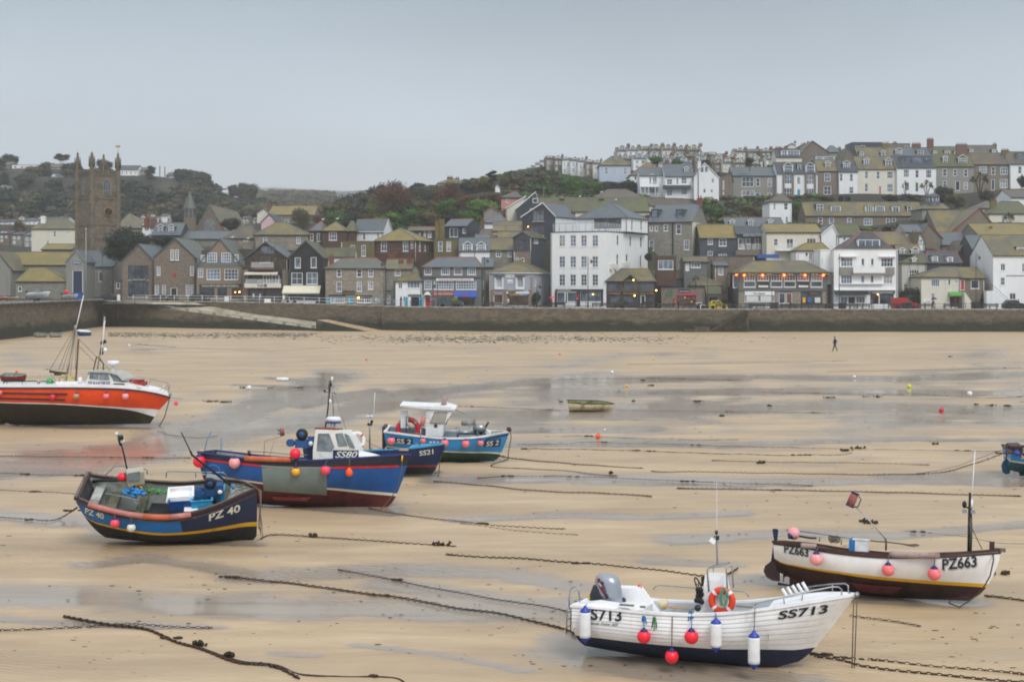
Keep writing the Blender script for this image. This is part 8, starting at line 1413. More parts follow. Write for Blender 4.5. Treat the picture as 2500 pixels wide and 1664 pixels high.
def church():
 D=296;P=at(765,950,D);yaw=rad(-45);c,s_=cos(PI/4),sin(PI/4);w=170*T[2]/F*D/c;z0=3.0;zt=at(0,262,D).z;rt=empty('church_tower',(P.x,D,z0),0,'tall square church tower of brown granite with four corner pinnacles','church tower');o=rt.location
 M_=MT((P.x,D,0))@MR(PI/4,4,'Z')
 lv=[z0,at(0,825,D).z,at(0,708,D).z,at(0,490,D).z,at(0,290,D).z];mb=MB();hs=w*.5
 for i,(a,b)in enumerate(zip(lv,lv[1:])):k=.12*(3-i);mb.box(-k,w+k,-k,w+k,a,b,0,M_)
 mb.bd('tower_wall',WM['ch'],rt,o);bt=MB()
 for i,z in enumerate(lv[1:]):k=.12*(3-i)+.12;bt.box(-k,w+k,-k,w+k,z-.12,z+.14,0,M_)
 bt.bd('string_course',WM['ch'],rt,o);pr=MB();pr.box(-.15,w+.15,-.15,w+.15,lv[-1],zt-.3,0,M_);pr.bd('parapet',WM['ch'],rt,o)
 for i in range(9):
  for(x,y)in((w*(i+.5)/9,-.1),(-.1,w*(i+.5)/9)):mb=MB();mb.box(x-.2-(.0 if y<0 else 0),x+.2,y-.22,y+.22,zt-.3,zt+.35,0,M_)if y<0 else mb.box(x-.22,x+.22,y-.2,y+.2,zt-.3,zt+.35,0,M_);mb.bd('merlon',WM['ch'],rt,o)
 for(x,y),top in(((0,0),100),((w,0),108),((0,w),104),((w,w),120)):
  q=M_@Ve((x,y,0));tz=at(0,top,q.y).z;mb=MB();mb.lh([(.6,z0),(.55,lv[-1]),(.48,zt+.6),(.54,zt+.7)],8,0,MT((q.x,q.y,0)),False);mb.bd('corner_turret',WM['ch'],rt,o)
  mb=MB();mb.lh([(.46,zt+.6),(.4,zt+2.0),(.5,zt+2.1),(.28,zt+3.2),(.2,tz-.8),(.28,tz-.5),(.03,tz)],8,0,MT((q.x,q.y,0)),False);[mb.lh([(.14,zt+.8),(.1,zt+2.6),(.01,zt+3.3)],5,0,MT((q.x+.62*cos(a),q.y+.62*sin(a),0)))for a in(.8,2.4,3.9,5.5)];mb.bd('pinnacle',WM['ch'],rt,o)
 q=M_@Ve((w,0,0));mb=MB();tz=at(0,108,q.y).z;mb.tb([(q.x,q.y,tz-.4),(q.x,q.y,tz+1.6)],.05,5);mb.cbox((q.x,q.y,tz+1.2),1.0,.06,.35);mb.bd('weather_vane',mat('gilt','#b08a4a',.4,.5),rt,o)
 def arch(face,u,za,zb,ww,m,nm,dpt=.12):
  g=MB();n=7;pts=[(-ww,za),(ww,za)]+[(ww*(1-(k/n)**1.7),zb-ww*1.4+ww*1.4*sin(PI/2*k/n))for k in range(n+1)]+[(-ww*(1-(k/n)**1.7),zb-ww*1.4+ww*1.4*sin(PI/2*k/n))for k in range(n-1,-1,-1)]
  f=(lambda a,z,d:M_@Ve((u+a,-d,z)))if face else(lambda a,z,d:M_@Ve((-d,u+a,z)));g.pm([f(a,z,.06)for a,z in pts],tuple(f(0,0,dpt)-f(0,0,0)));return g.bd(nm,m,rt,o),f
 for face,cx in((1,862),(0,677)):
  u=abs((at(cx,0,D).x-P.x))/c;za,zb=at(0,462,D).z,at(0,318,D).z;wn,f=arch(face,u,za,zb,.95,WM['sg'],'window_surround',.03);wn,f=arch(face,u,za+.2,zb-.25,.72,GDK,'belfry_window',.08)
  for a in(-.36,0,.36):g=MB();p=f(a,0,.16);g.box(p.x-.05,p.x+.05,p.y-.05,p.y+.05,za,zb-.9-abs(a));g.bd('mullion',WM['sg'],wn,o)
  g=MB();p,q=f(-.7,0,.16),f(.7,0,.16);zz=(za+zb)/2-.8;g.tb([(p.x,p.y,zz),(q.x,q.y,zz)],.07,4);g.bd('transom',WM['sg'],wn,o)
 u=abs((at(868,0,D).x-P.x))/c;cz=at(0,598,D).z;Mc=M_@MT((u,-.25,cz))@MR(PI/2,4,'X');g=MB();g.lh([(1.0,-.05),(1.0,.08),(.86,.1),(.86,.05)],24,0,Mc,False);ck=g.bd('clock',MATS['gilt'],rt,o);g=MB();g.lh([(.001,.07),(.85,.07)],24,0,Mc,False);g.bd('clock_face',MDK,ck,o)
 g=MB();[g.pm([Mc@Ve((.6*sin(a)+.03*cos(a),.6*cos(a),.07)),Mc@Ve((.6*sin(a)-.03*cos(a),.6*cos(a),.07)),Mc@Ve((.8*sin(a)-.03*cos(a),.8*cos(a),.07)),Mc@Ve((.8*sin(a)+.03*cos(a),.8*cos(a),.07))],tuple(Mc.to_3x3()@Ve((0,0,.03))))for a in[k*PI/6 for k in range(12)]];g.bd('hour_marks',MATS['gilt'],ck,o)
 g=MB();[g.tb([Mc@Ve((0,0,.1)),Mc@Ve((r*sin(a),r*cos(a),.1))],.05,4)for a,r in((.55,.75),(3.7,.45))];g.bd('clock_hand',MATS['gilt'],ck,o)
church()
H_('cream house with a green-lichened hipped roof left of the church tower',330,262,640,745,920,'hip','c','o',yr=668,rx=(380,560),dep=9,wi=[(442,762,26,50,1,2),(552,762,18,26,1,1),(384,840,26,40,2,1)],ch=[(362,628,36,1,'w',.3,720)])
H_('low ochre ridge in front of the cream house by the tower',312,345,600,918,960,'gs','sg','y',yr=878,dep=7)
H_('big green-lichened roof right of the church tower',345,955,1190,740,800,'pyr','sg','o',yr=620,rx=1080,dep=16)
h=H_('slate attic with two white gothic dormers right of the big dark tree',318,1262,1500,798,860,'gs','sh','s',yr=702,dep=10,dm=[(1314,725,44,50,'g',3),(1404,725,44,50,'g',3)],ch=[(1278,650,50,3,'b',.5,750),(1222,645,38,2,'r',.5,740)])
H_('white-fronted narrow house between the chimneys right of the tower',330,1185,1255,722,800,'gs','w','s',yr=690,dep=7,wi=[(1200,735,40,30,2,1)],dm=[(1186,702,30,18,'f',2)])
h=H_('brown stone chapel gable with a pointed traceried window',340,1640,1860,745,850,'gf','sb','o',yr=548,rx=1745,dep=34,gm=WM['s'],wi=[]);
p=at(1744,800,339.6);g=MB();n=8;w_=1.25;zb,za=at(0,660,339.6).z,p.z;pts=[(-w_,za),(w_,za)]+[(w_*(1-(k/n)**1.8),zb-1.7+1.7*sin(PI/2*k/n))for k in range(n+1)]+[(-w_*(1-(k/n)**1.8),zb-1.7+1.7*sin(PI/2*k/n))for k in range(n-1,-1,-1)];g.pm([(p.x+a,339.7,z)for a,z in pts],(0,.1,0));wn=g.bd('gothic_window',mat('leaded_glass','#6b747c',.3,c2='#8f979c',amt=.6,dsc=2),h.root,h.o)
for a in(-.6,0,.6):g=MB();g.box(p.x+a-.07,p.x+a+.07,339.5,339.7,za,zb-.7-abs(a)*1.2);g.bd('mullion',WM['s'],wn,h.o)
p=at(1580,850,336);zt,ze,zs=at(0,432,336).z,at(0,578,336).z,p.z-6;rt=empty('chapel_spire',p,0,'small stone turret with a steep green-grey spire','spire');r_=52*T[2]/F*336;g=MB();g.lh([(r_,zs),(r_,ze)],8,0,MT((p.x,p.y,0)),False);g.bd('turret',WM['sb'],rt,p);g=MB();g.lh([(r_*1.12,ze),(.05,zt)],8,0,MT((p.x,p.y,0)),False);g.bd('spire',RM['g'],rt,p);g=MB();g.tb([(p.x,p.y,zt-.3),(p.x,p.y,zt+1.5)],.08,4);g.bd('finial',MIR,rt,p)
for a in range(8):q=Ve((cos(a*PI/4+PI/8),sin(a*PI/4+PI/8),0))*r_*.93;g=MB();g.cbox((p.x+q.x,p.y+q.y,at(0,618,336).z),.2,.55,1.8,0,a*PI/4+PI/8);g.bd('louvre_opening',GDK,rt,p)
H_('grey slate roofs with a yellow gable in front of the chapel',320,1500,1900,830,870,'gs','sg','s',yr=770,dep=9)
H_('brown pyramid roof with a rooflight right of the chapel',306,1900,2115,822,870,'pyr','sb','b',yr=730,rx=2060,dep=10)
view('b')
H_('pink gabled house with dark verges',400,340,498,445,560,'gf','pk','d',yr=360,rx=425,dep=14,down=8,wi=[(415,402,28,34,2,2)])
H_('long ochre-roofed house with four rooflights behind the pink gable',430,420,905,370,460,'gs','sg','y',yr=280,dep=13,down=8,ch=[(414,235,28,1,'b',.5,330)],wi=[(585,418,48,30,3,1),(765,410,22,44,1,2)])
H_('cream gable end left of the long ochre-roofed house',440,295,420,350,440,'gf','c','o',yr=300,rx=365,dep=12,down=8)
rr=RR(5)
for i in range(30):
 x=150+(i*137)%1150;y=168+((i*53)%100)+(0 if x>700 else 60)-(x>900)*30;D=1150-(y-150)*3.2;w=rr.uniform(40,75);wk='wwcgw'[i%5]
 H_('tiny %s %s valley house, %s'%({'w':'white','c':'cream','g':'grey'}[wk],('gabled','long-roofed')[i%2],('above','left of','right of','behind','beyond','just over')[i%6]+' the '+('pink gable','chapel roof','green-roofed stone house','ochre roof','blue slate roof')[(i//6)%5]),D,x,x+w,y,y+16,('gf','gs')[i%2],wk if wk!='g' else 'gr','sdb'[i%3],yr=y-20,dep=8,down=10,wi=[(x+w*.3,y+3,w*.2,8,1,1)],gut=False,group='far houses up the valley')
view('a')
for(lb,D,x0,x1,ye,yb,k,wk,rk,yr,ws)in(('long white flat-roofed villa on the left skyline',640,100,320,215,250,'flat','w','s',None,4),('grey bungalow between the white villa and the tower',650,400,575,235,265,'gs','gr','b',208,3),('brown-roofed house at the far left of the skyline',640,-40,90,215,262,'gs','sb','b',192,2),('white hotel with a glazed dormer right of the tower',630,962,1145,255,305,'gs','w','d',222,5),('small brown house beside the white hotel',634,1146,1215,262,300,'gs','sb','b',238,1),('dark bungalow by the two poles on the ridge',655,1382,1470,302,330,'gs','sb','d',280,1),('cream gabled cottage on the wooded slope right of the tower',600,955,1060,390,430,'gf','c','s',350,1),('white gable at the left edge on the wooded slope',560,-30,68,440,500,'gf','w','s',380,1),('long low white shed in the left-hand wood',560,128,248,512,540,'flat','w','s',None,1),('white lodge half hidden under the skyline trees',610,430,470,300,320,'gf','w','s',285,1)):
 w=(x1-x0);H_(lb,D,x0,x1,ye,yb,k,wk,rk,yr=yr,dep=10,down=10,wi=[(x0+w*(i+.3)/ws,ye+(yb-ye)*.25,w*.4/ws,(yb-ye)*.5,2,1)for i in range(ws)],gut=False)
row('a',[(0,-20,690),(1,470,668)],7,420,430,78,'the roofs left of the tower',60,rfs='sdb',wls=('sb','gr','w','gr','wo' if 0 else 'w'))
row('a',[(0,-10,790),(1,200,800)],3,372,360,90,'the dark roofs above the hall',80,rfs='ds',wls=('gr','sg','sb'))
row('a',[(0,1000,690),(1,1330,640)],5,470,480,60,'the cottages under the wood',50,rfs='sb',wls=('w','gr','w','sb','w'))
row('b',[(0,20,395),(1,240,420)],3,470,460,80,'the cottages by the chapel',50,rfs='sb',wls=('sb','gr','sb'))
build_terrain()
def cm_(name,kind,n,seed,m,leaf=.06):
 r=RR(seed);mb=MB();lobes=[]
 if kind=='dome':lobes=[((r.uniform(-.26,.26),r.uniform(-.26,.26),r.uniform(.22,.72)),r.uniform(.16,.27))for _ in range(11)]+[((0,0,.5),.34)]
 elif kind=='tall':lobes=[((r.uniform(-.12,.12)*(1.2-k/9),r.uniform(-.12,.12),.1+k*.1),.3*(1.15-k/9))for k in range(9)]
 elif kind=='layer':lobes=[((r.uniform(-.3,.3)*(1.2-z),r.uniform(-.3,.3),z),r.uniform(.14,.2))for z in[.15+.065*k for k in range(12)]]
 elif kind=='pine':lobes=[((r.uniform(-.36,.36),r.uniform(-.3,.3),r.uniform(.55,.85)),r.uniform(.1,.18))for _ in range(12)]
 core=[]if kind=='bare' else lobes
 if kind=='bare':lobes=[((r.uniform(-.25,.25),r.uniform(-.25,.25),r.uniform(.3,.7)),r.uniform(.2,.3))for _ in range(9)]
 for(c,R_)in core:
  bm_=MB();bm_.ball(c,R_*.74,8,0,(1,1,.55 if kind in('layer','pine')else.9));mb.add(bm_.v,bm_.f,0,True)
 tot=sum(l[1]**2 for l in lobes)
 for c,R_ in lobes:
  for _ in range(int(n*R_*R_/tot)):
   d=Ve((r.gauss(0,1),r.gauss(0,1),r.gauss(.15,1))).normalized();rad=R_*(r.uniform(.72,1.12)if kind!='bare' else r.uniform(.2,1.1));fl=.45 if kind in('layer','pine')else.92
   p=Ve(c)+Ve((d.x*rad,d.y*rad,d.z*rad*fl));nn=(d+Ve((r.gauss(0,.5),r.gauss(0,.5),r.gauss(0,.5)))).normalized();a=nn.orthogonal().normalized();a=MR(r.uniform(0,6.3),3,nn)@a;b=nn.cross(a);s1=leaf*r.uniform(.6,1.3);s2=s1*(r.uniform(.5,.9)if kind!='bare' else.16)
   if kind=='bare':a=(d+Ve((0,0,.4))+a*.5).normalized();s1*=1.7
   p2=p+a*s1;mb.add([p-b*s2*.5,p2-b*s2*.4,p2+b*s2*.4+nn*s2*.3,p+b*s2*.5],[(0,1,2,3)])
 me=NM(name);FP(me,mb);me.materials.append(m);me.polygons.foreach_set('use_smooth',mb.sm);me.update();return me
def palm_me(seed,m):
 r=RR(seed);mb=MB()
 for cx,cz in((0,.72),(-.24,.55),(.22,.6)):
  for k in range(30):
   a=r.uniform(0,2*PI);el=r.uniform(-.5,1.3);L_=r.uniform(.2,.3);w=.018;pts=[]
   for i in range(5):t=i/4;pts.append(Ve((cx+cos(a)*cos(el)*L_*t,sin(a)*cos(el)*L_*t,cz+sin(el)*L_*t-.22*L_*t*t*2)))
   sd=Ve((-sin(a),cos(a),0));ww=[w*.6,w*1.6,w*1.8,w*1.2,.002];vs=[q+sd*ww[i]*g for i,q in enumerate(pts)for g in(-1,1)];mb.add(vs,[(i*2,i*2+1,i*2+3,i*2+2)for i in range(4)])
 me=NM('crown');FP(me,mb);me.materials.append(m);me.update();return me
BARK=mat('bark','#3b332a',.9,pos=True,sc=2);LM=dict(g=LfM('leaf_green','#32521f','#567a2c'),d=LfM('leaf_dark','#17251a','#2a3b26'),r=LfM('twig_russet','#5e4130','#7d5a42'),b=LfM('leaf_olive_brown','#4a4228','#65603a'),y=LfM('leaf_gold_green','#76802a','#a39c36'),l=LfM('leaf_bright','#46682a','#66853a'),p=LfM('palm_leaf','#3a4a26','#5d6a34'),w=LfM('winter_grey_twig','#363a30','#4c4c3e'))
CM={}
def trunk_me(kind):
 if kind in CM:return CM[kind]
 mb=MB();mb.tb([(0,0,-.6),(.01,0,.2),(-.01,.01,.5)],[.035,.028,.012],6)
 for a in(.4,2.2,4.1,5.3):mb.tb([(0,0,.15),(.16*cos(a),.16*sin(a),.4),(.27*cos(a),.27*sin(a),.62)],[.018,.011,.004],5)
 if kind=='palm':mb=MB();[mb.tb([(0,0,-.3),(x*.5,0,.3),(x,0,z)],[.03,.026,.022],6)for x,z in((0,.72),(-.24,.55),(.22,.6))]
 me=NM('trunk');FP(me,mb);me.materials.append(BARK);me.polygons.foreach_set('use_smooth',[True]*len(mb.f));CM[kind]=me;return me
TR=RR(11)
def tree(x0,x1,y0,y1,D,kind,lb,m='g',group=None,name='tree'):
 if D>325:
  X,Y=S((x0+x1)/2,y1)
  for k in range(90):
   wx=(X-CX)/F*D;zt=stl(wx,D,terr(X,D));zr=CH-(Y-HY)/F*D
   if zt>zr+1 and D>300:D-=2.5
   else:break
 a,b=at(x0,y1,D),at(x1,y0,D);w,h=b.x-a.x,b.z-a.z;v=TR.randrange(2);k=(kind,m,v,w>9)
 if k not in CM:CM[k]=palm_me(v+3,LM[m])if kind=='palm' else cm_('crown',kind,(2600 if w>9 else 1300)*(1.3 if kind=='bare' else 1),v*7+ord(m),LM[m],(.045 if w>9 else.065)*(.9 if kind!='bare' else 1.2))
 rt=empty(name,((a.x+b.x)/2,D,a.z),TR.uniform(0,6.28)if kind!='palm' else 0,lb,{'shrub':'shrub','hedge':'hedge'}.get(name,'tree'),group)
 c=mo('crown',CM[k],rt);c.scale=(w*1.15,max(w,1.5)*1.1,h*1.08);t=mo('trunk',trunk_me('palm' if kind=='palm' else 't'),rt);t.scale=(w,w,h)
def trees(vw,rows,D,name='tree'):
 view(vw)
 for q in rows:tree(q[0],q[1],q[2],q[3],q[6]if len(q)>6 else D,q[4][:-1]if q[4][-1]in '-' else q[4],q[5][1:],q[5][0],None,name)
trees('a',[(840,1275,728,1040,'dome','dlarge round dark evergreen tree at the foot of the church tower',284),(1255,1465,800,905,'dome','ddark spreading bush right of the large round evergreen',290),(0,145,112,230,'dome','ddark tree on the skyline at the far left',665),(450,592,125,240,'pine','ddark wind-shaped pine on the skyline left of the tower',670),(590,672,185,250,'dome','dsmall dark tree on the skyline touching the tower',672),(785,945,165,262,'dome','dlow dark tree seen between the tower pinnacles',676),(1205,1315,225,350,'layer','ddark layered conifer on the ridge right of the white hotel',640),(1840,2010,640,760,'dome','wgrey-green bare tree in front of the chapel roof',333),(1895,1985,372,480,'dome','wsmall grey tree at the foot of the wooded ridge',690),(1965,2145,350,560,'dome','wbig rounded grey tree at the end of the wooded ridge',680),(100,210,660,790,'dome','bbrown bush in front of the grey roofs left of the tower',400),(0,80,250,420,'dome','ddark evergreen on the wooded slope at the left edge',630),(120,300,260,400,'dome','wgrey-green tree in front of the long white villa',628),(300,440,190,330,'dome','wtall grey tree right of the long white villa',630)],0)
trees('b',[(1525,2000,48,470,'bare','rbig russet bare-branched tree with a domed crown',400),(1875,2120,32,190,'layer','ddark blue-green pine behind the russet dome',420),(1010,1330,230,480,'dome','bolive-brown scrubby tree at the left end of the wood',392),(1130,1540,130,420,'dome','wlong grey-brown tree mass above the scrubby one',410),(1290,1480,120,260,'dome','ddark green rounded tree on the wood\'s skyline',425),(1440,1560,185,330,'tall','lbright green leafy tree beside the russet dome',388),(1590,1780,320,500,'dome','ddark green bush under the russet dome',372),(1560,1990,240,420,'bare','byellow-brown thin tree low in the russet dome',378),(1750,1990,330,500,'dome','gfresh green bush right of the dark one',370),(1990,2200,130,330,'dome','ddark evergreen right of the russet dome',402),(1960,2150,230,420,'dome','ggreen tree under the dark evergreen',385),(1380,1620,370,500,'dome','ggreen shrubbery behind the blue slate roof',365),(640,860,280,450,'dome','bolive bush growing against the ochre rooflight house',425),(700,870,370,560,'bare','bbrown leggy shrub behind the green-roofed stone house',330),(860,1040,370,500,'bare','rreddish shrub left of the wood',360),(0,130,380,520,'bare','wpale round-headed bare tree left of the green-roofed house',325),(60,300,10,240,'dome','wlarge grey tree on the ridge above the valley',690),(-20,90,40,200,'dome','wsmaller grey tree left of the large one above the valley',700)],0)
trees('c',[(450,870,90,330,'bare','rsecond russet bare tree right of the first',396),(830,1165,-10,190,'layer','ygolden-green layered cypress below the skyline',398),(870,1250,150,320,'bare','rthird russet tree running down to the pink house',384),(930,1130,215,330,'dome','lyellow-green bush below the cypress',372),(430,680,250,440,'dome','ddark green tree left of the mid-green one',368),(270,480,230,400,'dome','ggreen tree between the two dark ones',374),(1180,1320,220,330,'dome','gsmall green tree left of the blue-grey gable',350),(960,1060,250,380,'dome','bolive bush above the orange-trimmed gable',345),(340,600,400,500,'bare','rrusset hedge behind the long low slate house',330)],0)
trees('g',[(-60,60,355,470,'layer','ddark blue cypress at the top of the wood'),(585,800,395,590,'dome','ground green tree below the dormered row'),(815,975,425,575,'dome','gfull green tree left of the pale blue villa\'s garden'),(1115,1310,420,560,'dome','dbroad dark green tree below the pale blue villa'),(970,1130,440,540,'dome','dhedge-like dark tree under the pale blue villa'),(690,900,520,610,'dome','glow green bush above the mossy hall'),(330,560,470,600,'dome','gbushy green slope tree above the mossy hall\'s end'),(330,500,385,520,'palm','pshaggy palm at the left of the green slope'),(385,490,285,420,'palm','ptall palm against the far pale row'),(490,605,330,440,'palm','ppalm right of the tall one'),(105,185,350,440,'palm','psmall palm at the left end of the ridge'),(180,330,400,500,'dome','bolive tree under the far pale row'),(60,180,410,500,'dome','bbrown tree above the pink house'),(1395,1530,225,300,'dome','gsmall green tree among the skyline roofs'),(1590,1700,245,330,'dome','gdark bush above the red-ridged roof'),(1860,1940,245,310,'dome','dbush right of the white gable\'s chimney'),(2240,2330,230,310,'dome','dpurple-dark bush among the attics'),(1550,1690,555,600,'dome','gshrub under the bay-windowed villa'),(1710,1830,555,630,'dome','dshrub under the tall white gable'),(1850,1960,545,590,'dome','ddark hedge right of the tall white gable'),(1880,2080,640,800,'dome','gfull green tree behind the cream end wall')],376)
trees('h',[(1900,2085,320,500,'palm','plarge shaggy palm before the dark-roofed terraced house'),(1345,1415,395,530,'palm','pslim palm in front of the glazed-attic house'),(1490,1625,388,530,'palm','pbranching palm left of the grey terraced house'),(1600,1770,440,580,'dome','ddark shrub mass below the branching palm'),(1980,2120,480,620,'dome','ddark evergreen below the large palm'),(2295,2380,358,480,'dome','ddark round tree at the right edge'),(2180,2285,655,790,'palm','ddark palm in front of the cream villa')],366)
trees('h',[(828,875,520,590,'dome','dclipped round bush left of its twin on the terrace'),(878,930,528,590,'dome','dclipped round bush right of its twin on the terrace'),(660,820,530,600,'dome','bbrown-green shrubs below the taupe terraced house'),(450,570,570,720,'dome','gshrubs beside the white tower-like house'),(-60,270,590,720,'dome','bbramble bank below the granite villa'),(150,290,600,700,'dome','dshrubs left of the white tower-like house'),(1180,1330,520,590,'dome','dgarden shrubs below the cream terraced house'),(1330,1530,510,590,'dome','wgrey garden shrubs left of the dome'),(1700,1900,520,640,'dome','bolive slope shrubs right of the dome'),(1990,2260,560,640,'dome','bbrown slope shrubs above the cream villa'),(1730,1900,630,690,'dome','yyellow-green bush beside the balcony glass'),(1500,1660,700,790,'dome','gbush under the lookout balcony')],352,'shrub')
trees('f',[(215,400,480,570,'dome','lbright yellow-green bush behind the guest house roof',305),(450,560,480,560,'dome','dround bush right of the bright one',305),(520,700,455,560,'palm','plow palm tuft below the brown terrace',304),(640,760,470,550,'dome','gbush at the end of the brown terrace',304),(868,1055,398,520,'dome','dbush below the lookout house',308),(640,870,1120,1330,'dome','ddark evergreen shrubs beside the red van',258.5),(1500,1545,1170,1340,'tall','dclimber on the corner of the stone cottage',256)],0,'shrub')
view('d');tree(1690,1780,1000,1110,258,'palm','small spiky palm beside the street lamp by the arcade','p');tree(1190,1270,765,860,269,'dome','creeper hanging at the corner of the grey stone house','d',None,'shrub');tree(-20,100,1180,1345,257,'dome','ivy heap left of the tall white building','d',None,'shrub')
view('px');cn={'b':'olive-brown','g':'green','d':'dark evergreen','r':'russet bare','l':'bright green','w':'grey-brown'}
for rn,n,x0,x1,f,cs in(('upper',9,850,1190,lambda x:468-(x-850)*.06-12*(x>900),'wbdrwbrdb'),('middle',9,830,1180,lambda x:492-(x-830)*.03,'bwgrdbgrl'),('lower',8,815,1150,lambda x:515-(x-830)*.02,'gdblgbdg')):
 for i in range(n):x=x0+(x1-x0)*i/(n-1)+TR.uniform(-8,8);w=TR.uniform(56,82);y=f(x)+TR.uniform(-4,5);c=cs[i];tree(x-w/2,x+w/2,y,y+56,{'upper':425,'middle':395,'lower':370}[rn],'bare' if c=='r' else 'dome','%s round tree, %s from left in the %s row of the central wood'%(cn[c],'first second third fourth fifth sixth seventh eighth ninth'.split()[i],rn),c,'trees of the central wood')
def wood():
 HX=[h[4]for h in HB]
 r=RR(31);view('a')
 mb=MB();k=0;base=cm_('x','dome',170,5,LM['d'],.13);V=[v.co.copy()for v in base.vertices];FS=[tuple(p.vertices)for p in base.polygons];sm=[p.use_smooth for p in base.polygons]
 for _ in range(1150):
  x=r.uniform(-150,2250);D=470+235*r.random();X=S(x,0)[0];wx=(X-CX)/F*D;y=(HY-(stl(wx,D,terr(X,D))-CH)*F/D-340)/T[2]
  if x<1480 and D>588 and r.random()<.9 or 1000<x<1480 and y<430 and r.random()<.7 or any(abs(wx-hx.x)<9 and-9<D-hx.y<2 for hx in HX):continue
  p=at(x,y,D);p.z+=4;w=r.uniform(7,12);h=w*r.uniform(.6,.85);a=r.uniform(0,6);c,s_=cos(a),sin(a);o=len(mb.v)
  mb.v+=[(p.x+(v.x*c-v.y*s_)*w,p.y+(v.x*s_+v.y*c)*w,p.z-h*.75+v.z*h)for v in V];mb.f+=[tuple(i+o for i in f)for f in FS];mi=r.choice((0,0,0,1,2));mb.m+=[mi]*len(FS);mb.sm+=sm
 tag(mb.bd('wood',[LM['d'],LM['w'],LM['b']]),'dark wood of mixed bare and evergreen trees covering the left-hand hill',None,None,'stuff')
 mb=MB();view('b');GL=[LM[k]for k in 'dgbwr']
 for _ in range(430):
  x=r.uniform(140,3000);y=r.uniform(110,330)if x<1100 else r.uniform(150,480);D=1250-(y-100)*3.4 if x<1100 else 440-(y-150)*.2
  if x>1100 and y<max(60,330-(x-1100)*.35):continue
  p=at(x,y,D);w=r.uniform(10,17)if x<1100 else r.uniform(6,9);h=w*.6;o=len(mb.v);mb.v+=[(p.x+v.x*w,p.y+v.y*w,p.z-h*.7+v.z*h)for v in V];mb.f+=[tuple(i+o for i in f)for f in FS];mb.m+=[r.choice((0,1,2,2))]*len(FS);mb.sm+=sm
 tag(mb.bd('undergrowth',[LM['d'],LM['w'],LM['b']]),'brown and green thicket between the trees and the valley houses',None,None,'stuff');view('g');mb=MB()
 for q in range(1900):
  far=q>=1500
  if q==1500:tag(mb.bd('garden_undergrowth',GL),'garden shrubs and scrub filling the slopes between the terraces',None,None,'stuff');mb=MB()
  x=r.uniform(-1150,280)if far else r.uniform(-80,2900);t=r.random();D=322+225*t if far else 300+150*t;X=S(x,0)[0];wx=(X-CX)/F*D;z=stl(wx,D,terr(X,D));w=r.uniform(3,5)if far else r.uniform(2.5,5.5);h=w*(.5 if far else.62)
  if any(abs(wx-hx.x)<7 and-4.5<D-hx.y<2 for hx in HX):continue
  c,s_=1,0;o=len(mb.v);mb.v+=[(wx+v.x*w,D+v.y*w,z-h*(.65 if far else.5)+v.z*h)for v in V];mb.f+=[tuple(i+o for i in f)for f in FS];mb.m+=[r.choice((0,2,3,4,1,2,3))if far else r.choice((0,1,2,3))]*len(FS);mb.sm+=sm
 tag(mb.bd('hill_wood',GL),'brown and dark green wood covering the shoulder of the central hill',None,None,'stuff')
wood()
def chain(vw,pts,lb,kind='chain',r=.02,link=.13,m=None,z=.02):
 view(vw);P=[gnd(p[0],p[1],p[2]if len(p)>2 else 0)+Ve((0,0,z))for p in pts];Q=[];rr=RR(len(lb));o=P[0].copy()
 cum=[0]
 for a,b in zip(P,P[1:]):cum.append(cum[-1]+(b-a).length)
 n=max(2,int(cum[-1]/(link*.82)));mb=MB()
 def pt(s_):
  for i in range(len(P)-1):
   if s_<=cum[i+1]or i==len(P)-2:
    t=(s_-cum[i])/max(cum[i+1]-cum[i],1e-6);a,b=P[max(i-1,0)],P[min(i+2,len(P)-1)];m0=(P[i+1]-a)*.5;m1=(b-P[i])*.5
    return P[i]*(2*t**3-3*t*t+1)+m0*(t**3-2*t*t+t)+P[i+1]*(3*t*t-2*t**3)+m1*(t**3-t*t)
 r*=.78 if P[0].y<45 else.46;link*=.85
 wob=lambda s_:Ve((0,mnoise.noise(Ve((s_*.6,len(lb),0)))*(.12+P[0].y*.0035),0))
 if kind=='chain' and P[0].y<70:
  for k in range(n):
   s0=cum[-1]*k/n;a=pt(s0)+wob(s0);d=(pt(min(cum[-1],s0+link*.5))+wob(s0)-a);d=d.normalized()if d.length>1e-6 else Ve((1,0,0));up=Ve((0,0,1))if k%2 else Ve((0,1,.4)).normalized();u=d.cross(up).normalized();ring=[a+d*(cos(t)*link*.55)+u*(sin(t)*link*.3)+Ve((0,0,rr.uniform(0,.01)))for t in[j*PI/3 for j in range(7)]]
   mb.tb(ring,r,4,0,False)
 else:
  n=min(n,160);pts_=[pt(cum[-1]*k/n)+wob(cum[-1]*k/n)+Ve((0,0,mnoise.noise(Ve((cum[-1]*k/n*1.3,7,len(lb))))*r*1.7-r*.25))for k in range(n+1)];mb.tb(pts_,[r*(1+(.5 if kind=='chain' else.15)*rr.uniform(-1,1))for _ in pts_],5)
 for k in range(int(cum[-1]*(.5 if kind=='chain' else.25))):
  if rr.random()<.35:q=pt(rr.uniform(0,cum[-1]));[mb.ball(q+Ve((rr.uniform(-.25,.25),rr.uniform(-.06,.06),.01)),rr.uniform(.025,.06),5,1,(2,1,.7))for _ in range(5)]
 nm='mooring_chain' if kind=='chain' else 'mooring_rope';ob=mb.bd(nm,[m or MCH,M_WEED],None,o,None,o);return tag(ob,lb,'chain' if kind=='chain' else 'rope')
F_='full'
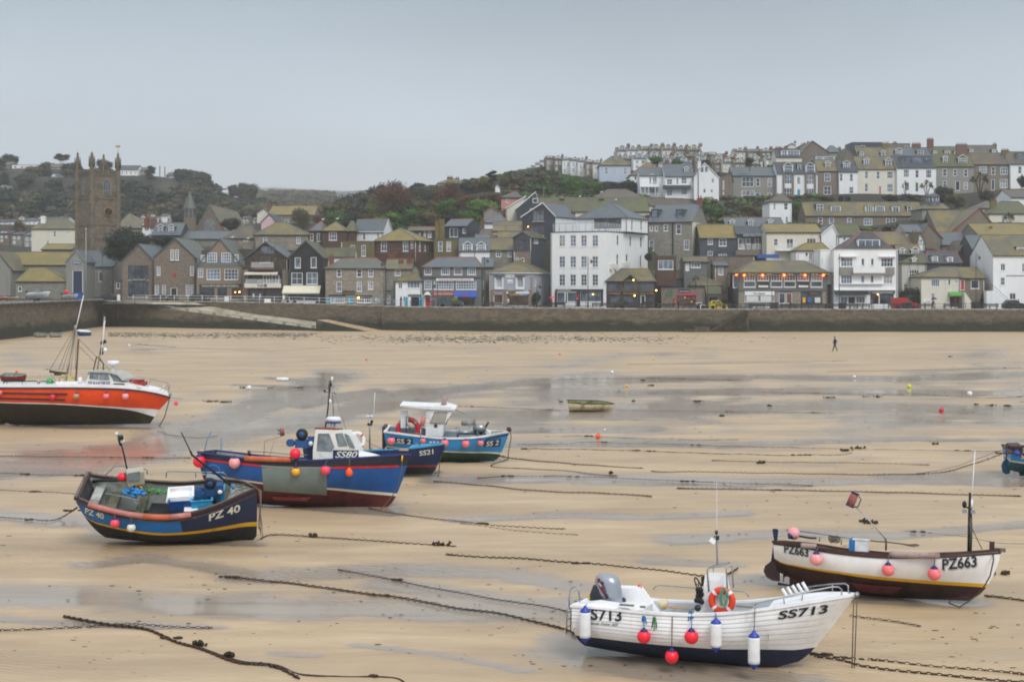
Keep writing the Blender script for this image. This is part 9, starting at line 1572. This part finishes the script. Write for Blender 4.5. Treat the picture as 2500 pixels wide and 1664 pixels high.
for pts,lb,kd,r in(([(1030,1277),(1130,1283),(1300,1294),(1450,1306),(1560,1318),(1640,1327),(1680,1322),(1700,1310,.05)],'heavy chain from mid-sand running to the stern ropes of PZ663','chain',.022),([(520,1328),(620,1338),(800,1360),(1000,1390),(1150,1415),(1290,1445),(1325,1462)],'heavy chain running across the wet foreground to the stern of SS713','chain',.022),([(780,1312),(880,1330),(1000,1355),(1180,1385),(1310,1410)],'thin chain running just above the heavy one to the stern of SS713','chain',.013),([(150,1420),(240,1436),(330,1450),(400,1472),(450,1490),(520,1518),(570,1530),(620,1534),(690,1560)],'thick weedy chain curving through the bottom left foreground','chain',.032),([(430,1482),(500,1505),(560,1522),(640,1532),(700,1553),(780,1556),(900,1558),(930,1570)],'dark rope leaving the thick weedy chain towards the bottom edge','rope',.026),([(-10,1451),(80,1448),(190,1444)],'broken thin chain at the left edge of the foreground','chain',.013),([(205,1443),(300,1440),(400,1442),(490,1445)],'thin chain crossing behind the thick weedy chain','chain',.012),([(600,1240),(625,1232),(700,1234),(760,1238),(900,1248),(1050,1258)],'lumpy chain leading right from the bow of PZ 40','chain',.026),([(590,1242),(604,1236),(600,1180,.5)],'short rope end under the stem of PZ 40','rope',.02),([(850,1170),(900,1180),(960,1190),(1040,1198),(1150,1210),(1300,1218)],'chain leading right from the bow of SS80','chain',.022),([(1060,1205),(1200,1222),(1330,1232)],'faint half-buried chain under the one from SS80','chain',.012),([(-10,1190),(60,1195),(110,1198),(140,1192),(160,1180,.25),(178,1168,.7)],'chain and rope rising to the stern of PZ 40 from the left edge','chain',.022),([(1000,1108),(1060,1113),(1120,1118),(1250,1130),(1400,1136),(1500,1143)],'long chain with lumps of weed right of SS21','chain',.03),([(1150,1050),(1200,1057),(1300,1066),(1400,1074),(1480,1078)],'thick dark chain from under the stem of SS 2','chain',.035),([(1165,1058),(1130,1072),(1180,1078),(1300,1084),(1420,1096)],'looping chain from the bow rope of SS 2','chain',.022),([(1500,1085),(1700,1088),(1950,1092),(2130,1090),(2200,1080,.2),(2260,1062,.7),(2310,1042,1.1)],'long chain rising to the stern of the right-edge boat','chain',.028),([(2110,1089),(2180,1078,.4),(2250,1055,1.0),(2305,1035,1.5)],'mooring line rising beside the long chain to the right-edge boat','rope',.02),([(1190,1022),(1300,1021),(1380,1018),(1700,1027),(2000,1034),(2360,1039)],'very long thin chain past the orange buoy','chain',.022),([(1290,1005),(1340,1003),(1500,1010),(1700,1012)],'weedy line above the orange buoy','chain',.02),([(1200,1033),(1400,1035),(1700,1045),(1900,1047),(1960,1042)],'line of weed and chain ending in dark clumps mid-right','chain',.028),([(1100,1100),(1250,1095),(1640,1110),(1870,1118)],'faint chain along the blue-grey puddle','chain',.018),([(1640,1060),(1800,1064),(2000,1066),(2140,1070)],'thin chain above the long one at the right','chain',.018),([(1560,1124),(1900,1130),(2100,1135),(2350,1142)],'half-buried chain with weed behind PZ663','chain',.03),([(-10,1050),(200,1052),(440,1054)],'ripple-buried chain behind PZ 40','chain',.02),([(-10,1090),(180,1094),(300,1098)],'second buried chain behind PZ 40','chain',.018),([(-10,1128),(120,1134),(190,1138)],'short chain at the left edge above the PZ 40 stern','chain',.016),([(2270,1372),(2300,1376),(2356,1384),(2400,1388)],'chain leaving the bow of PZ663 for the right edge','chain',.022),([(1960,1418),(2050,1428),(2120,1442)],'thin line on the sand behind the bow of SS713','chain',.012),([(1880,1512),(1940,1522),(1990,1535),(2100,1548),(2250,1562),(2400,1572)],'chain below the taut bow ropes running to the right edge','chain',.02),([(1870,1505),(1930,1512),(2000,1518),(2360,1552)],'thin chain above the one below the bow ropes','chain',.014),([(2080,1222),(2150,1228),(2230,1236),(2300,1250),(2400,1254)],'thin line passing behind the mast of PZ663','rope',.014),([(1280,872),(1500,870),(1700,875)],'distant dark line of weed beyond the tender','rope',.03),([(1750,902),(1900,905),(2080,907)],'distant chain line right of the tender','chain',.03),([(2100,905),(2250,915),(2360,912)],'distant line at the far right by the white buoy','chain',.028),([(980,935),(1100,936),(1290,944)],'distant chain left of the tender','chain',.028),([(1420,944),(1600,946),(1900,950)],'distant line leading right from the tender','chain',.02),([(100,850),(250,848),(330,852)],'distant line on the sand behind the orange boat','rope',.03),([(0,905),(60,905),(420,917)],'thin line behind the orange boat ending at a pink buoy','rope',.02),([(300,790),(420,800),(620,806),(760,800)],'far chain near the left wall','rope',.03),([(620,893),(700,890),(760,892)],'short dark rope right of the white buoy','rope',.03),([(1440,838),(1650,836),(1950,830)],'far line passing the walking figure\'s feet','rope',.03),([(1900,855),(2100,852),(2350,846)],'far thin line right of the walking figure','rope',.025),([(360,992),(400,1002),(460,1007),(500,1003)],'slack rope loop on the sand below the orange bow','rope',.03)):chain(F_,pts,lb,kd,r)
view('full')
for x,y,r,m,lb in((573,896,5.5,MWP,'white round mooring buoy on the sand right of the orange boat'),(405,931,5,M_PINK,'pink mooring buoy just right of the orange boat\'s bow'),(297,797,3,MWP,'small white buoy near the left wall'),(1408,859,4,MWP,'white buoy on the far sand above the tender'),(1442,890,3.5,MYB,'amber buoy on a line between the tender and the far sand'),(1376,1008,6,MOR,'orange mooring buoy mid-harbour'),(1391,990,2.5,MWP,'tiny white float above the orange buoy'),(1966,869,3.5,MWP,'white buoy below the walking figure'),(2092,892,5,mat('lime_buoy','#d4e021',.4),'lime yellow buoy at the right'),(2231,910,6,MWP,'large white buoy at the far right'),(2166,948,6,M_REDDK,'red mooring buoy at the right'),(1504,828,2.5,MYB,'tiny yellow buoy far out on the sand'),(1288,816,2.5,MOR,'tiny orange buoy below the quay wall'),(843,829,2.2,M_REDDK,'tiny red buoy on the far sand left of centre'),(38,898-40,3.5,MOR,'orange float on a line behind the orange boat'),(378,892,3,M_CREAMB,'pale float left of the white mooring buoy')):
 p=gnd(x,y);R_=r*T[2]/F*p.y;rt=empty('mooring_buoy',p,0,lb,'buoy');mb=MB();mb.ball((0,0,R_*.85),R_,14);mb.bd('ball',m,rt);mb=MB();mb.lh([(R_*.35,R_*1.7),(R_*.15,R_*1.95),(.001,R_*2)],8);mb.bd('eye',MNP,rt)
p=gnd(650,876);mb=MB();mb.tb([p+Ve((-.5,0,.15)),p+Ve((.5,0,.15))],.16,10);tag(mb.bd('float',MWP,None,p,None,p),'white elongated float lying on the far sand','float')
rr=RR(12)
for i,(x,y,w)in enumerate(((490,925,26),(520,926,20),(1480,876,7),(1458,924,5),(1500,888,8),(1290,926,5),(1605,925,12),(1770,935,6),(1910,916,20),(2010,914,25),(2280,934,14),(2245,932,6),(2186,821,7),(1975,1032,18),(1945,1038,16),(1750,1066,14),(2150,1023,10),(2005,1205,20),(1985,1201,12),(720,1235,12),(460,1486,16),(530,1512,14),(1010,1255,22),(2310,1322,12),(2285,1322,8),(1660,958,6),(1405,1240-150,6),(2320,935,14),(560,893,10),(690,893,12))):
 p=gnd(x,y);mb=MB();W_=w*T[2]/F*p.y
 for _ in range(16):q=Ve((rr.gauss(0,.4)*W_,rr.gauss(0,.15)*W_,.02));e=q+Ve((rr.uniform(-.6,.6)*W_*.6,rr.uniform(-.2,.2)*W_*.5,rr.uniform(0,.06)));mb.tb([q,(q+e)/2+Ve((0,0,rr.uniform(.02,.1))),e],rr.uniform(.02,.045),4)
 tag(mb.bd('seaweed_clump',M_WEED,None,None,None,p),'dark clump of washed-up weed lying on the sand %s'%('among the far lines' if y<1000 else 'in the middle distance' if y<1150 else 'near the front boats'),'seaweed','clumps of weed on the sand')
def weed_bed():
 r=RR(77);mb=MB();view('full')
 for _ in range(2800):
  x=r.gauss(1150,210)if r.random()<.55 else r.uniform(250,720);y=(779+r.gauss(0,4.5))if x>740 else 768+abs(x-480)*-.008+r.gauss(4,3);p=gnd(x,max(y,767));s_=r.uniform(.06,.2);mb.ball(p+Ve((0,0,sandz(p.x,p.y))),s_,5,r.randrange(3),(1.6,1,.35))
 tag(mb.bd('weed_and_pebbles',[M_WEED,mat('green_weed','#4a5a42',.8,pos=True),mat('beach_pebble','#77736a',.8,pos=True)]),'dark green weed and pebbles scattered along the top of the beach',None,None,'stuff');mb=MB()
 for _ in range(1100):
  y=800+760*r.random()**1.2;x=r.uniform(-60,2420);p=gnd(x,y);s_=r.uniform(.006,.018)*(1+(p.y/70));a=r.uniform(-.3,.3);mb.ball(p+Ve((0,0,.0)),s_,5,0,(r.uniform(1.5,4),1,.3))
 tag(mb.bd('weed_flecks',M_WEED),'small flecks of weed strewn over the wet sand',None,None,'stuff')
weed_bed()
def street_lamp(vw,x,ytop,D,lb,arm=1):
 view(vw);p=at(x,ytop,D);z0=zp(p.x);h=p.z-z0;rt=empty('street_lamp',(p.x,D,z0),0,lb,'street lamp','lamps along the promenade');mb=MB();mb.tb([(0,0,0),(0,0,1.1),(0,0,1.15),(0,0,h)],[.14,.12,.075,.05],8);mb.bd('post',MIR,rt)
 if arm:mb=MB();mb.tb([(0,0,h*.93),(.35*arm,0,h*.96),(.6*arm,0,h*.93)],.03,5);mb.tb([(0,0,h*.82),(.45*arm,0,h*.93)],.02,4);mb.bd('arm',MIR,rt);mb=MB();mb.lh([(.05,.2),(.2,.02),(.32,-.08),(.3,-.12),(.2,-.12)],10,0,MT((.6*arm,0,h*.91)));hd=mb.bd('lamp_head',MIR,rt);mb=MB();mb.lh([(.18,-.12),(.16,-.36),(.05,-.46),(.001,-.46)],10,0,MT((.6*arm,0,h*.91)));mb.bd('lamp_glass',MGC,hd)
for q in(('b',1660,850,246,'black street lamp in front of the stone inn\'s right corner',-1),('c',1055,808,247,'black street lamp between the fish restaurant and the lilac house',1),('d',590,808,245.5,'black street lamp standing before the tall white building',1),('d',1863,805,245.5,'black street lamp near the green garage door',1),('e',1520,780,245.5,'black street lamp before the seaside guest house',1),('f',1450,765,245.5,'black street lamp at the far right before the stone cottage',1),('a',852,965,262,'thin dark lamp post beside the large round evergreen',0),('c',1617,1110,250,'short dark lamp post right of the lilac house',1),('c',560,1100,250,'short dark lamp post in front of the pink shop sign',-1),('e',803,1140,246,'short dark post before the beach shop shutters',0)):street_lamp(*q)
view('a');p=at(715,750,266);h_=p.z-4.9;rt=empty('flagpole',(p.x,266,4.9),0,'tall bare white flagpole in front of the church tower','flagpole');mb=MB();mb.tb([(0,0,0),(0,0,h_*.75),(0,0,h_)],[.12,.09,.05],7);mb.bd('pole',mat('weathered_pole','#a8a8a2',.7),rt);mb=MB();mb.ball((0,0,h_+.1),.12,7);mb.bd('finial',MWT,rt)
for x,y in((1330,222),(1372,228)):p=at(x,y,640);g0=at(x,320,640);mb=MB();mb.tb([(0,0,-3),(0,0,p.z-g0.z)],.22,5);tag(mb.bd('telegraph_pole',BARK,None,None,None,g0),'bare telegraph pole on the ridge, %s of two'%('left' if x<1350 else 'right'),'pole')
view('g');p=at(462,503,330);mb=MB();mb.tb([(0,0,-8),(0,0,0),(.5,0,.05)],.07,5);tag(mb.bd('lamp_post',MST,None,None,None,p),'grey lamp post on the slope above the mossy hall','lamp post')
def railing(pts,lb,m,step,hgt,rails,yoff=.35):
 o=Ve((pts[0][0],pts[0][1],zp(pts[0][0])));rt=empty('railing',o,0,lb,'railing');post=MB();post.tb([(0,0,0),(0,0,hgt)],.045,6);post.ball((0,0,hgt),.075,6);pm=None
 for a,b in zip(pts,pts[1:]):
  L_=math.dist(a,b);n=max(1,round(L_/step))
  for i in range(n):
   t=i/n;x,y=a[0]+(b[0]-a[0])*t,a[1]+(b[1]-a[1])*t+yoff;loc=Ve((x,y,zp(x)))-o
   if pm is None:ob=post.bd('post',m,rt,None,None,loc);pm=ob.data
   else:mo('post',pm,rt,loc)
 for k in rails:mb=MB();P_=[];[P_.append(Ve((a[0]+(b[0]-a[0])*t/6,a[1]+(b[1]-a[1])*t/6+yoff,zp(a[0]+(b[0]-a[0])*t/6)+k))-o)for a,b in zip(pts,pts[1:])for t in range(7)];mb.tb(P_,.03,4);mb.bd('rail',m,rt)
railing([(-17.5,244.3),(34,243.8),(90,243.3),(110,243.3)],'black railing with round-topped posts along the edge of the promenade',MIR,1.75,1.12,(.55,1.0))
railing([(-70,262.4),(-45,253.2),(-23,247.6)],'pale painted railing along the head of the slipway',MWT,3.0,1.1,(.6,1.1));railing([(-23,247.2),(-17.8,244.5)],'grey railing above the foot of the slipway',MST,1.6,1.1,(.6,1.1))
M_BENCH=mat('dark_bench_wood','#3e332f',.75,pos=True,sc=2,var=.3)
def bench(x0,vw,lb):
 view(vw);p=at(x0,1345,245.6);rt=empty('bench',(p.x,245.6,zp(p.x)),0,lb,'bench','benches facing the harbour');w=2.9
 for i,z in enumerate((.62,.76,.9)):mb=MB();mb.box(-w/2,w/2,-.02,.03,z,z+.11);mb.bd('back_slat',M_BENCH,rt)
 for y in(.1,.25,.4):mb=MB();mb.box(-w/2,w/2,y,y+.12,.44,.48);mb.bd('seat_slat',M_BENCH,rt)
 for x in(-w/2+.2,0,w/2-.2):mb=MB();mb.box(x-.04,x+.04,-.05,.02,0,1.02);mb.box(x-.04,x+.04,.4,.5,0,.45);mb.box(x-.04,x+.04,0,.5,.38,.44);mb.bd('leg',MIR,rt)
for vw,xs,w_ in(('c',(1155,1420,1830),('in front of the lilac house','before the small gift shops','left of the tall white building\'s lamp')),('d',(250,720,1080,1420,1690),('under the PIZZAEXPRESS front','right of the white building\'s lamp','between two planters by the harbour club','before the arcade, left one','before the arcade, right one')),('e',(290,645,985,1120,1300,1450,1640),('beside the yellow car','before the roller shutters','before the wooden restaurant door','before the hung shirts, left','before the hung shirts, right','at the restaurant\'s right corner','before the guest house, nearest its lamp')),('f',(110,240,600,910,1190,1600),('before the guest house canopy','left of the red van','hiding the red van\'s wheels','before the cream shop-house sign','before the green awning','before the white outside stair'))):
 for x,t in zip(xs,w_):bench(x,vw,'dark slatted bench on the promenade '+t)
def vehicle(vw,x0,x1,yr,yb,D,prof,m,name,lb,glass,face=1,wid=1.8,extra=None):
 view(vw);a=at(x0,yb,D);b=at(x1,yr,D);L_=b.x-a.x;h=b.z-a.z;z0=zp((a.x+b.x)/2);h=min(h,2.4);rt=empty(name,((a.x+b.x)/2,D,z0),0,lb,'van' if 'van' in name else 'car');X=lambda t:(t-.5)*L_*face;Z=lambda t:.12+(h-.12)*t
 mb=MB();P_=[(X(u),-wid/2,Z(v))for u,v in prof];mb.pm(P_,(0,wid,0));mb.bd('body',m,rt)
 for g in glass:
  for y in(-wid/2-.012,wid/2):mb=MB();mb.pm([(X(u),y,Z(v))for u,v in g],(0,.012,0));mb.bd('window',GDK,rt)
 for t in(.2,.8):
  for y in(-wid/2-.02,wid/2-.18):mb=MB();mb.lh([(.0001,0),(.33,0),(.35,.04),(.35,.18),(.0001,.2)],14,0,MT((X(t),y+.2,.35))@MR(PI/2,4,'X'));w=mb.bd('wheel',MRB,rt);mb=MB();mb.lh([(.0001,.205),(.2,.205)],10,0,MT((X(t),y+.2,.35))@MR(PI/2,4,'X'));mb.bd('hub_cap',MST,w)
 mb=MB();mb.box(X(.02)-.03,X(.02)+.03,-wid/2+.1,wid/2-.1,.45,.6);mb.bd('bumper',MRB,rt);mb=MB();mb.box(X(.965)-.06,X(.965)+.06,-wid/2-.01,-wid/2+.25,.62,.76);mb.bd('headlight',MWP,rt);return rt
VAN=[(0,0),(0,.7),(.03,.98),(.62,1),(.78,.62),(.97,.48),(1,.3),(1,0)];CAR=[(0,0),(0,.55),(.06,.66),(.2,.98),(.55,1),(.7,.66),(.95,.55),(1,.35),(1,0)]
vehicle('c',562,838,1235,1348,250,VAN,mat('grey_green_van','#4e5d62',.35,.3),'van','grey-green van parked in front of the pink shop sign',[[(.05,.62),(.06,.9),(.36,.92),(.36,.62)],[(.4,.62),(.4,.92),(.6,.9),(.72,.62)]])
vehicle('f',553,825,1245,1365,250,[(0,0),(0,.96),(.02,1),(.55,1),(.57,.96),(.6,.96),(.74,.6),(.97,.5),(1,.3),(1,0)],mat('post_red','#a81520',.35),'van','red delivery van parked right of the guest house',[[(.58,.6),(.58,.9),(.62,.9),(.72,.6)]])
view('f');vehicle('e',130,325,1255,1345,251,CAR,mat('bright_yellow','#d8bc1a',.35),'car','yellow car by the green garage door',[[(.12,.66),(.22,.92),(.38,.92),(.38,.66)],[(.41,.66),(.41,.92),(.54,.92),(.66,.66)]])
vehicle('f',1738,1965,1268,1368,249,CAR,mat('dark_green_black','#1c2423',.3),'car','dark car in front of the white house at the right edge',[[(.12,.66),(.22,.92),(.38,.92),(.38,.66)],[(.41,.66),(.41,.92),(.54,.92),(.66,.66)]])
vehicle('a',838,1000,1288,1348,266,CAR,mat('dark_grey_car','#2c3236',.3),'car','dark grey car under the large round evergreen',[[(.12,.66),(.22,.92),(.54,.92),(.66,.66)]]);vehicle('a',1578,1745,1288,1350,261,CAR,mat('dark_teal_car','#20302f',.3),'car','dark car before the fish and chip house',[[(.12,.66),(.22,.92),(.54,.92),(.66,.66)]]);vehicle('a',1385,1475,1295,1345,262,CAR,mat('black_car','#17191c',.3),'car','small black car before the warehouse gable',[[(.12,.66),(.22,.92),(.54,.92),(.66,.66)]],-1)
vehicle('d',1740,1822,1272,1340,251,VAN,MWT,'van','little white van by the arcade front',[[(.1,.6),(.1,.9),(.6,.9),(.72,.6)]])
def bin_(vw,x,D,lb,w=.7,h=1.25,m=None):
 view(vw);p=at(x,1345,D);rt=empty('litter_bin',(p.x,D,zp(p.x)),0,lb,'bin');mb=MB();mb.pm([(-w/2,-w/2,0),(w/2,-w/2,0),(w/2,w/2,0),(-w/2,w/2,0)],(0,0,h*.82));mb.bd('body',m or MDK,rt);mb=MB();mb.pm([(-w*.56,-w*.56,h*.82),(w*.56,-w*.56,h*.82),(w*.56,w*.56,h*.82),(-w*.56,w*.56,h*.82)],(0,0,h*.16));mb.bd('lid',MIR,rt)
for q in(('d',1232,246.5,'wide dark bin before the harbour club door',1.1,1.3),('e',825,245.6,'wide dark bin before the beach shop',1.2,1.25),('f',690,245.8,'dark bin in front of the red van, left one',.8,1.2),('f',735,245.8,'dark bin in front of the red van, right one',.8,1.2),('f',1440,246.5,'wide dark bin at the foot of the far right lamp',1.1,1.3),('a',1290,262,'dark wheeled bin at the head of the slipway, left',.9,1.2),('a',1345,262,'dark wheeled bin at the head of the slipway, right',1.2,1.3),('e',1560,246,'dark bin before the guest house canopy',.9,1.2)):bin_(*q)
for vw,x,D,m,lb,h in(('c',745,246,'y','potted spiky yellow-green plant in front of the grey-green van',2.2),('d',950,246,'g','round planter of green plants before the harbour club',1.3)):
 view(vw);p=at(x,1345,D);rt=empty('planter',(p.x,D,zp(p.x)),0,lb,'planter');mb=MB();mb.lh([(.35,0),(.48,.6),(.5,.65),(.4,.6)],14);mb.bd('pot',mat('dark_planter','#2d2a26',.8),rt);c=mo('plant',CM.get(('dome',m,0,False))or cm_('crown','dome',700,3,LM[m],.09),rt,(0,0,.5));c.scale=(1.1,1.1,h-.5)
for vw,x0,y0,x1,y1,D,m,lb in(('b',372,1258,440,1300,250,MWT,'white notice board on the railing below the hub band'),('a',975,1292,1000,1340,262,MWT,'small white board on the slipway railing'),('a',1868,1308,1905,1350,258,MWT,'white board on the railing before the fish and chip house'),('e',1505-900,1340,780,1352,250,MWT,'low white step board before the roller shutters'),('b',565,1222,590,1262,259,MWT,'tilted white menu board left of the cream awning'),('f',890,1262,935,1298,250,MWT,'white banner before the cream shop-house wall')):
 view(vw);a,b=at(x0,y1,D),at(x1,y0,D);mb=MB();mb.box(a.x,b.x,D,D+.04,a.z,b.z);mb.box(a.x+.02,a.x+.06,D,D+.05,zp(a.x),a.z);mb.box(b.x-.06,b.x-.02,D,D+.05,zp(a.x),a.z);tag(mb.bd('notice_board',m,None,None,None,None),lb,'board')
view('a')
def quay_boat(x0,x1,yt,yb,D,m1,m2,lb,screen=True,trailer=True):
 view('a');a,b=at(x0,yb,D),at(x1,yt,D);L_,h=b.x-a.x,b.z-a.z;rt=empty('small_boat',(a.x,D,a.z),0,lb,'boat');mb=MB();n=10;bw=.95
 for s_ in(-1,1):
  vs=[]
  for i in range(n+1):t=i/n;w=bw*min(1,(1-t)*2.6+.02);vs+=[(L_*t*.9,0,h*.0+h*.15*t),(L_*t*.95,s_*w*.8,h*(.2+.18*t)),(L_*t,s_*w,h*(.5+.15*t))]
  mb.add(vs,[(i*3+j,(i+1)*3+j,(i+1)*3+j+1,i*3+j+1)for i in range(n)for j in range(2)],0,True)
 mb.qd((0,-bw*.8,h*.2),(0,bw*.8,h*.2),(0,bw,h*.5),(0,-bw,h*.5));mb.bd('hull',m1,rt);dk=MB();vs=[]
 for i in range(n+1):t=i/n;w=bw*min(1,(1-t)*2.6+.02);vs+=[(L_*t,-w,h*(.5+.15*t)),(L_*t,0,h*(.56+.15*t)),(L_*t,w,h*(.5+.15*t))]
 dk.add(vs,[(i*3+j,(i+1)*3+j,(i+1)*3+j+1,i*3+j+1)for i in range(n)for j in range(2)],0,True);dk.bd('deck',m2,rt)
 if screen:sc=MB();sc.pm([(L_*.35,-.7,h*.6),(L_*.42,-.6,h),(L_*.5,-.6,h),(L_*.7,-.6,h*.66)],(0,1.25,0));sc.bd('windscreen',MGC,rt)
 om=MB();om.cbox((-.2,0,h*.62),.35,.4,.5);om.tb([(-.2,0,h*.4),(-.3,0,-.1)],.08,5);om.bd('outboard',MDK,rt)
 if trailer:tr=MB();tr.tb([(-.2,0,-.1),(L_*1.05,0,-.1)],.06,4);[tr.lh([(.001,0),(.3,0),(.3,.15),(.001,.16)],10,0,MT((L_*.4,y,-.3))@MR(PI/2,4,'X'))for y in(-.8,.95)];tr.bd('trailer',MIR,rt)
quay_boat(232,418,1245,1318,255,HWH,HWH,'white speedboat with a windscreen on a trailer on the pier');quay_boat(525,650,1270,1325,256,HWH,HP('pink_deck','#b98a8a'),'pink-white inflatable boat on the pier by the flagpole',False);quay_boat(-20,70,1298,1340,250,H_ORANGE,HWH,'orange-red rowing boat at the left end of the pier',False,False);quay_boat(72,155,1298,1340,251,H_YEL,HWH,'orange-yellow rowing boat beside the red one on the pier',False,False);view('a')
p=at(553,1270,255.5);mb=MB();mb.ball((0,0,0),.4,10);tag(mb.bd('float',MRD,None,None,None,p),'bright red float above the pink-white inflatable on the pier','float')
p=at(640,1330,262);mb=MB();mb.box(p.x-.8,p.x+.8,262,263.2,p.z,p.z+1.2);tag(mb.bd('storage_box',HBL,None,None,None,None),'blue storage box under the flagpole','box')
def person_mesh(pose):
 st=.34 if pose==0 else.09
 V_=dict(pel=(0,0,.95,.13),ch=(.02,0,1.32,.155),nk=(.03,0,1.5,.06),hd=(.05,0,1.63,.1),tp=(.05,0,1.72,.07),hl=(-.02,.1,.9,.1),kl=(st*.55,.1,.5,.07),al=(st*.75,.1,.1,.05),fl=(st*.75+.14,.1,.05,.045),hr=(-.02,-.1,.9,.1),kr=(-st*.25,-.1,.5,.07),ar=(-st*.95,-.1,.13,.05),fr=(-st*.95+.12,-.1,.05,.045),sl=(.0,.19,1.4,.075),el=(-.12 if pose==0 else 0,.25,1.14,.055),wl=(.0,.24,.92,.04),sr=(.0,-.19,1.4,.075),er=(.08,-.25,1.14,.055),wr=(.22,-.22,.98,.04))
 E=[('pel','ch'),('ch','nk'),('nk','hd'),('hd','tp'),('pel','hl'),('hl','kl'),('kl','al'),('al','fl'),('pel','hr'),('hr','kr'),('kr','ar'),('ar','fr'),('ch','sl'),('sl','el'),('el','wl'),('ch','sr'),('sr','er'),('er','wr')]
 ks=list(V_);me=NM('body');me.from_pydata([V_[k][:3]for k in ks],[(ks.index(a),ks.index(b))for a,b in E],[]);ob=bpy.data.objects.new('b',me);COL.objects.link(ob);md=ob.modifiers.new('s','SKIN');sv=me.skin_vertices[0].data
 for i,k in enumerate(ks):sv[i].radius=(V_[k][3],)*2;sv[i].use_root=k=='pel'
 ss=ob.modifiers.new('u','SUBSURF');ss.levels=ss.render_levels=1;dg=bpy.context.evaluated_depsgraph_get();out=bpy.data.meshes.new_from_object(ob.evaluated_get(dg));COL.objects.unlink(ob);bpy.data.objects.remove(ob);return out
PM=[person_mesh(0),person_mesh(1)]
SKIN=mat('skin','#c39a80',.6);HAIR=mat('dark_hair','#221c18',.7)
def cloth(n,c):return mat('cloth_'+n,c,.9)
def person(loc,pose,top,legs,lb,rz=0,umb=None,sc=1.0,bag=None):
 rt=empty('person',loc,rz,lb,'person');rt.scale=(sc,)*3;me=PM[pose].copy();me.materials.clear();[me.materials.append(m)for m in(SKIN,top,legs,MRB)]
 for p in me.polygons:z=p.center.z;y=abs(p.center.y);p.material_index=3 if z<.12 else(2 if z<.93 and not(y>.17)else(0 if z>1.5 or(z<.98 and y>.19)else 1));p.use_smooth=True
 mo('body',me,rt);h=MB();h.ball((.03,0,1.67),.115,10,0,(1,.95,.95));h.bd('hair',HAIR,rt);c=MB();c.lh([(.19,.82),(.2,1.0),(.21,1.3),(.17,1.44),(.08,1.5)],12,0,Matrix.Diagonal((.85,1.1,1,1)));c.bd('coat',top,rt)
 if bag:b=MB();b.ball((-.2,0,1.22),.17,8,0,(.7,1,1.3));b.bd('backpack',bag,rt)
 if umb:
  u=empty('umbrella',Ve(loc)+Ve((.15,-.1,1.35*sc)),0,umb[1],'umbrella');m_=MB();m_.tb([(0,0,-.25),(0,0,.75)],.015,4);m_.bd('shaft',MIR,u);m_=MB();m_.lh([(.56,.42),(.45,.57),(.25,.68),(.001,.74)],8,0,None,False);m_.bd('canopy',umb[0],u)
view('full');p=gnd(1921,808);person(p,0,cloth('navy_coat','#1c2740'),cloth('black_trousers','#15171c'),'person in a pale hood and navy coat walking left across the far sand',PI,None,1.02,cloth('grey_bag','#9aa4ae'))
k_=0
for vw,x,D,po,tc,lc,lb,u in(('c',172,251,1,'#22262e','#1a1a1e','person in dark clothes outside the low white shop',None),('c',515,251,1,'#8a6068','#1a1a1e','person by the red door of the fish restaurant',None),('c',1770,247,1,'#b02a34','#22242c','person in red under a red umbrella left of the white building',('#e02c38','red umbrella held by the person left of the white building')),('d',875,250,1,'#5d5a56','#2a2a30','person standing outside the harbour club windows',None),('f',993,246,0,'#6a3a52','#1c1c24','person in a plum coat under a navy umbrella before the cream shop',('#1e2a4c','navy umbrella held by the person before the cream shop')),('a',2110,259,1,'#c8ccd2','#2a3040','person in a pale top near the hub cafe',None),('a',2165,259,1,'#a8aeb8','#2a3040','person in grey near the hub cafe steps',None),('e',1000,250,1,'#3a4250','#1c1c22','person in a dark coat by the restaurant\'s wooden door',None),('f',342,250,1,'#3a62a8','#22242c','person in blue seated by the guest house shopfront',None),('d',1550,250,1,'#2a2c30','#1a1a1e','person in black before the arcade',None),('c',1310,248,0,'#d0d2d4','#30343c','person in white walking past the lilac house',None),('f',1900,250,1,'#20242a','#16181c','person in dark clothes at the far right',None)):
 view(vw);p=at(x,1340,D);k_+=1;p.z=zp(p.x);person(p,po,cloth('t%d'%k_,tc),cloth('l%d'%k_,lc),lb,(PI if k_%2 else 0),(mat('canvas_%d'%k_,u[0],.7),u[1])if u else None)
rr=RR(3)
for vw,x,y,D,lb in(('d',883,218,300,'on the blue slate roof of the white building'),('d',503,182,312,'on the ridge of the mossy hall'),('d',730,135,312,'on the roof vent near the grey hip'),('b',992,428,284,'on the grey hip of the red-brown house'),('b',1147,420,283,'on the yellow-green pyramid roof'),('b',28,618,282,'on the eaves of the low grey hipped roof'),('b',197,630,282,'on the low grey roof\'s gutter'),('a',1932,825,282,'on the ridge beside the yellow gable')):
 view(vw);p=at(x,y,D);rt=empty('gull',p,0,'white gull perched '+lb,'gull');mb=MB();mb.ball((0,0,.2),.17,8,0,(1.7,.8,.8));mb.ball((.24,0,.36),.08,7);mb.tb([(.1,0,.22),(.24,0,.36)],.07,5);mb.bd('body',MWP,rt);mb=MB();mb.pm([(-.35,-.13,.22),(.12,-.15,.22),(.05,-.14,.3),(-.2,-.12,.28)],(0,.27,0));mb.bd('wings',M_SILL,rt)
def haze(d):
 mb=MB();mb.box(-4000,4000,-60,5400,-6,340);m=bpy.data.materials.new('sea_air');m.use_nodes=True;nt=m.node_tree;nt.nodes.clear();o=nt.nodes.new('ShaderNodeOutputMaterial');v=nt.nodes.new('ShaderNodeVolumePrincipled');v.inputs['Color'].default_value=(.97,.985,1,1);v.inputs['Density'].default_value=d;v.inputs['Anisotropy'].default_value=0;nt.links.new(v.outputs[0],o.inputs['Volume']);tag(mb.bd('haze',m),None,None,None,'stuff')
haze(.00025)
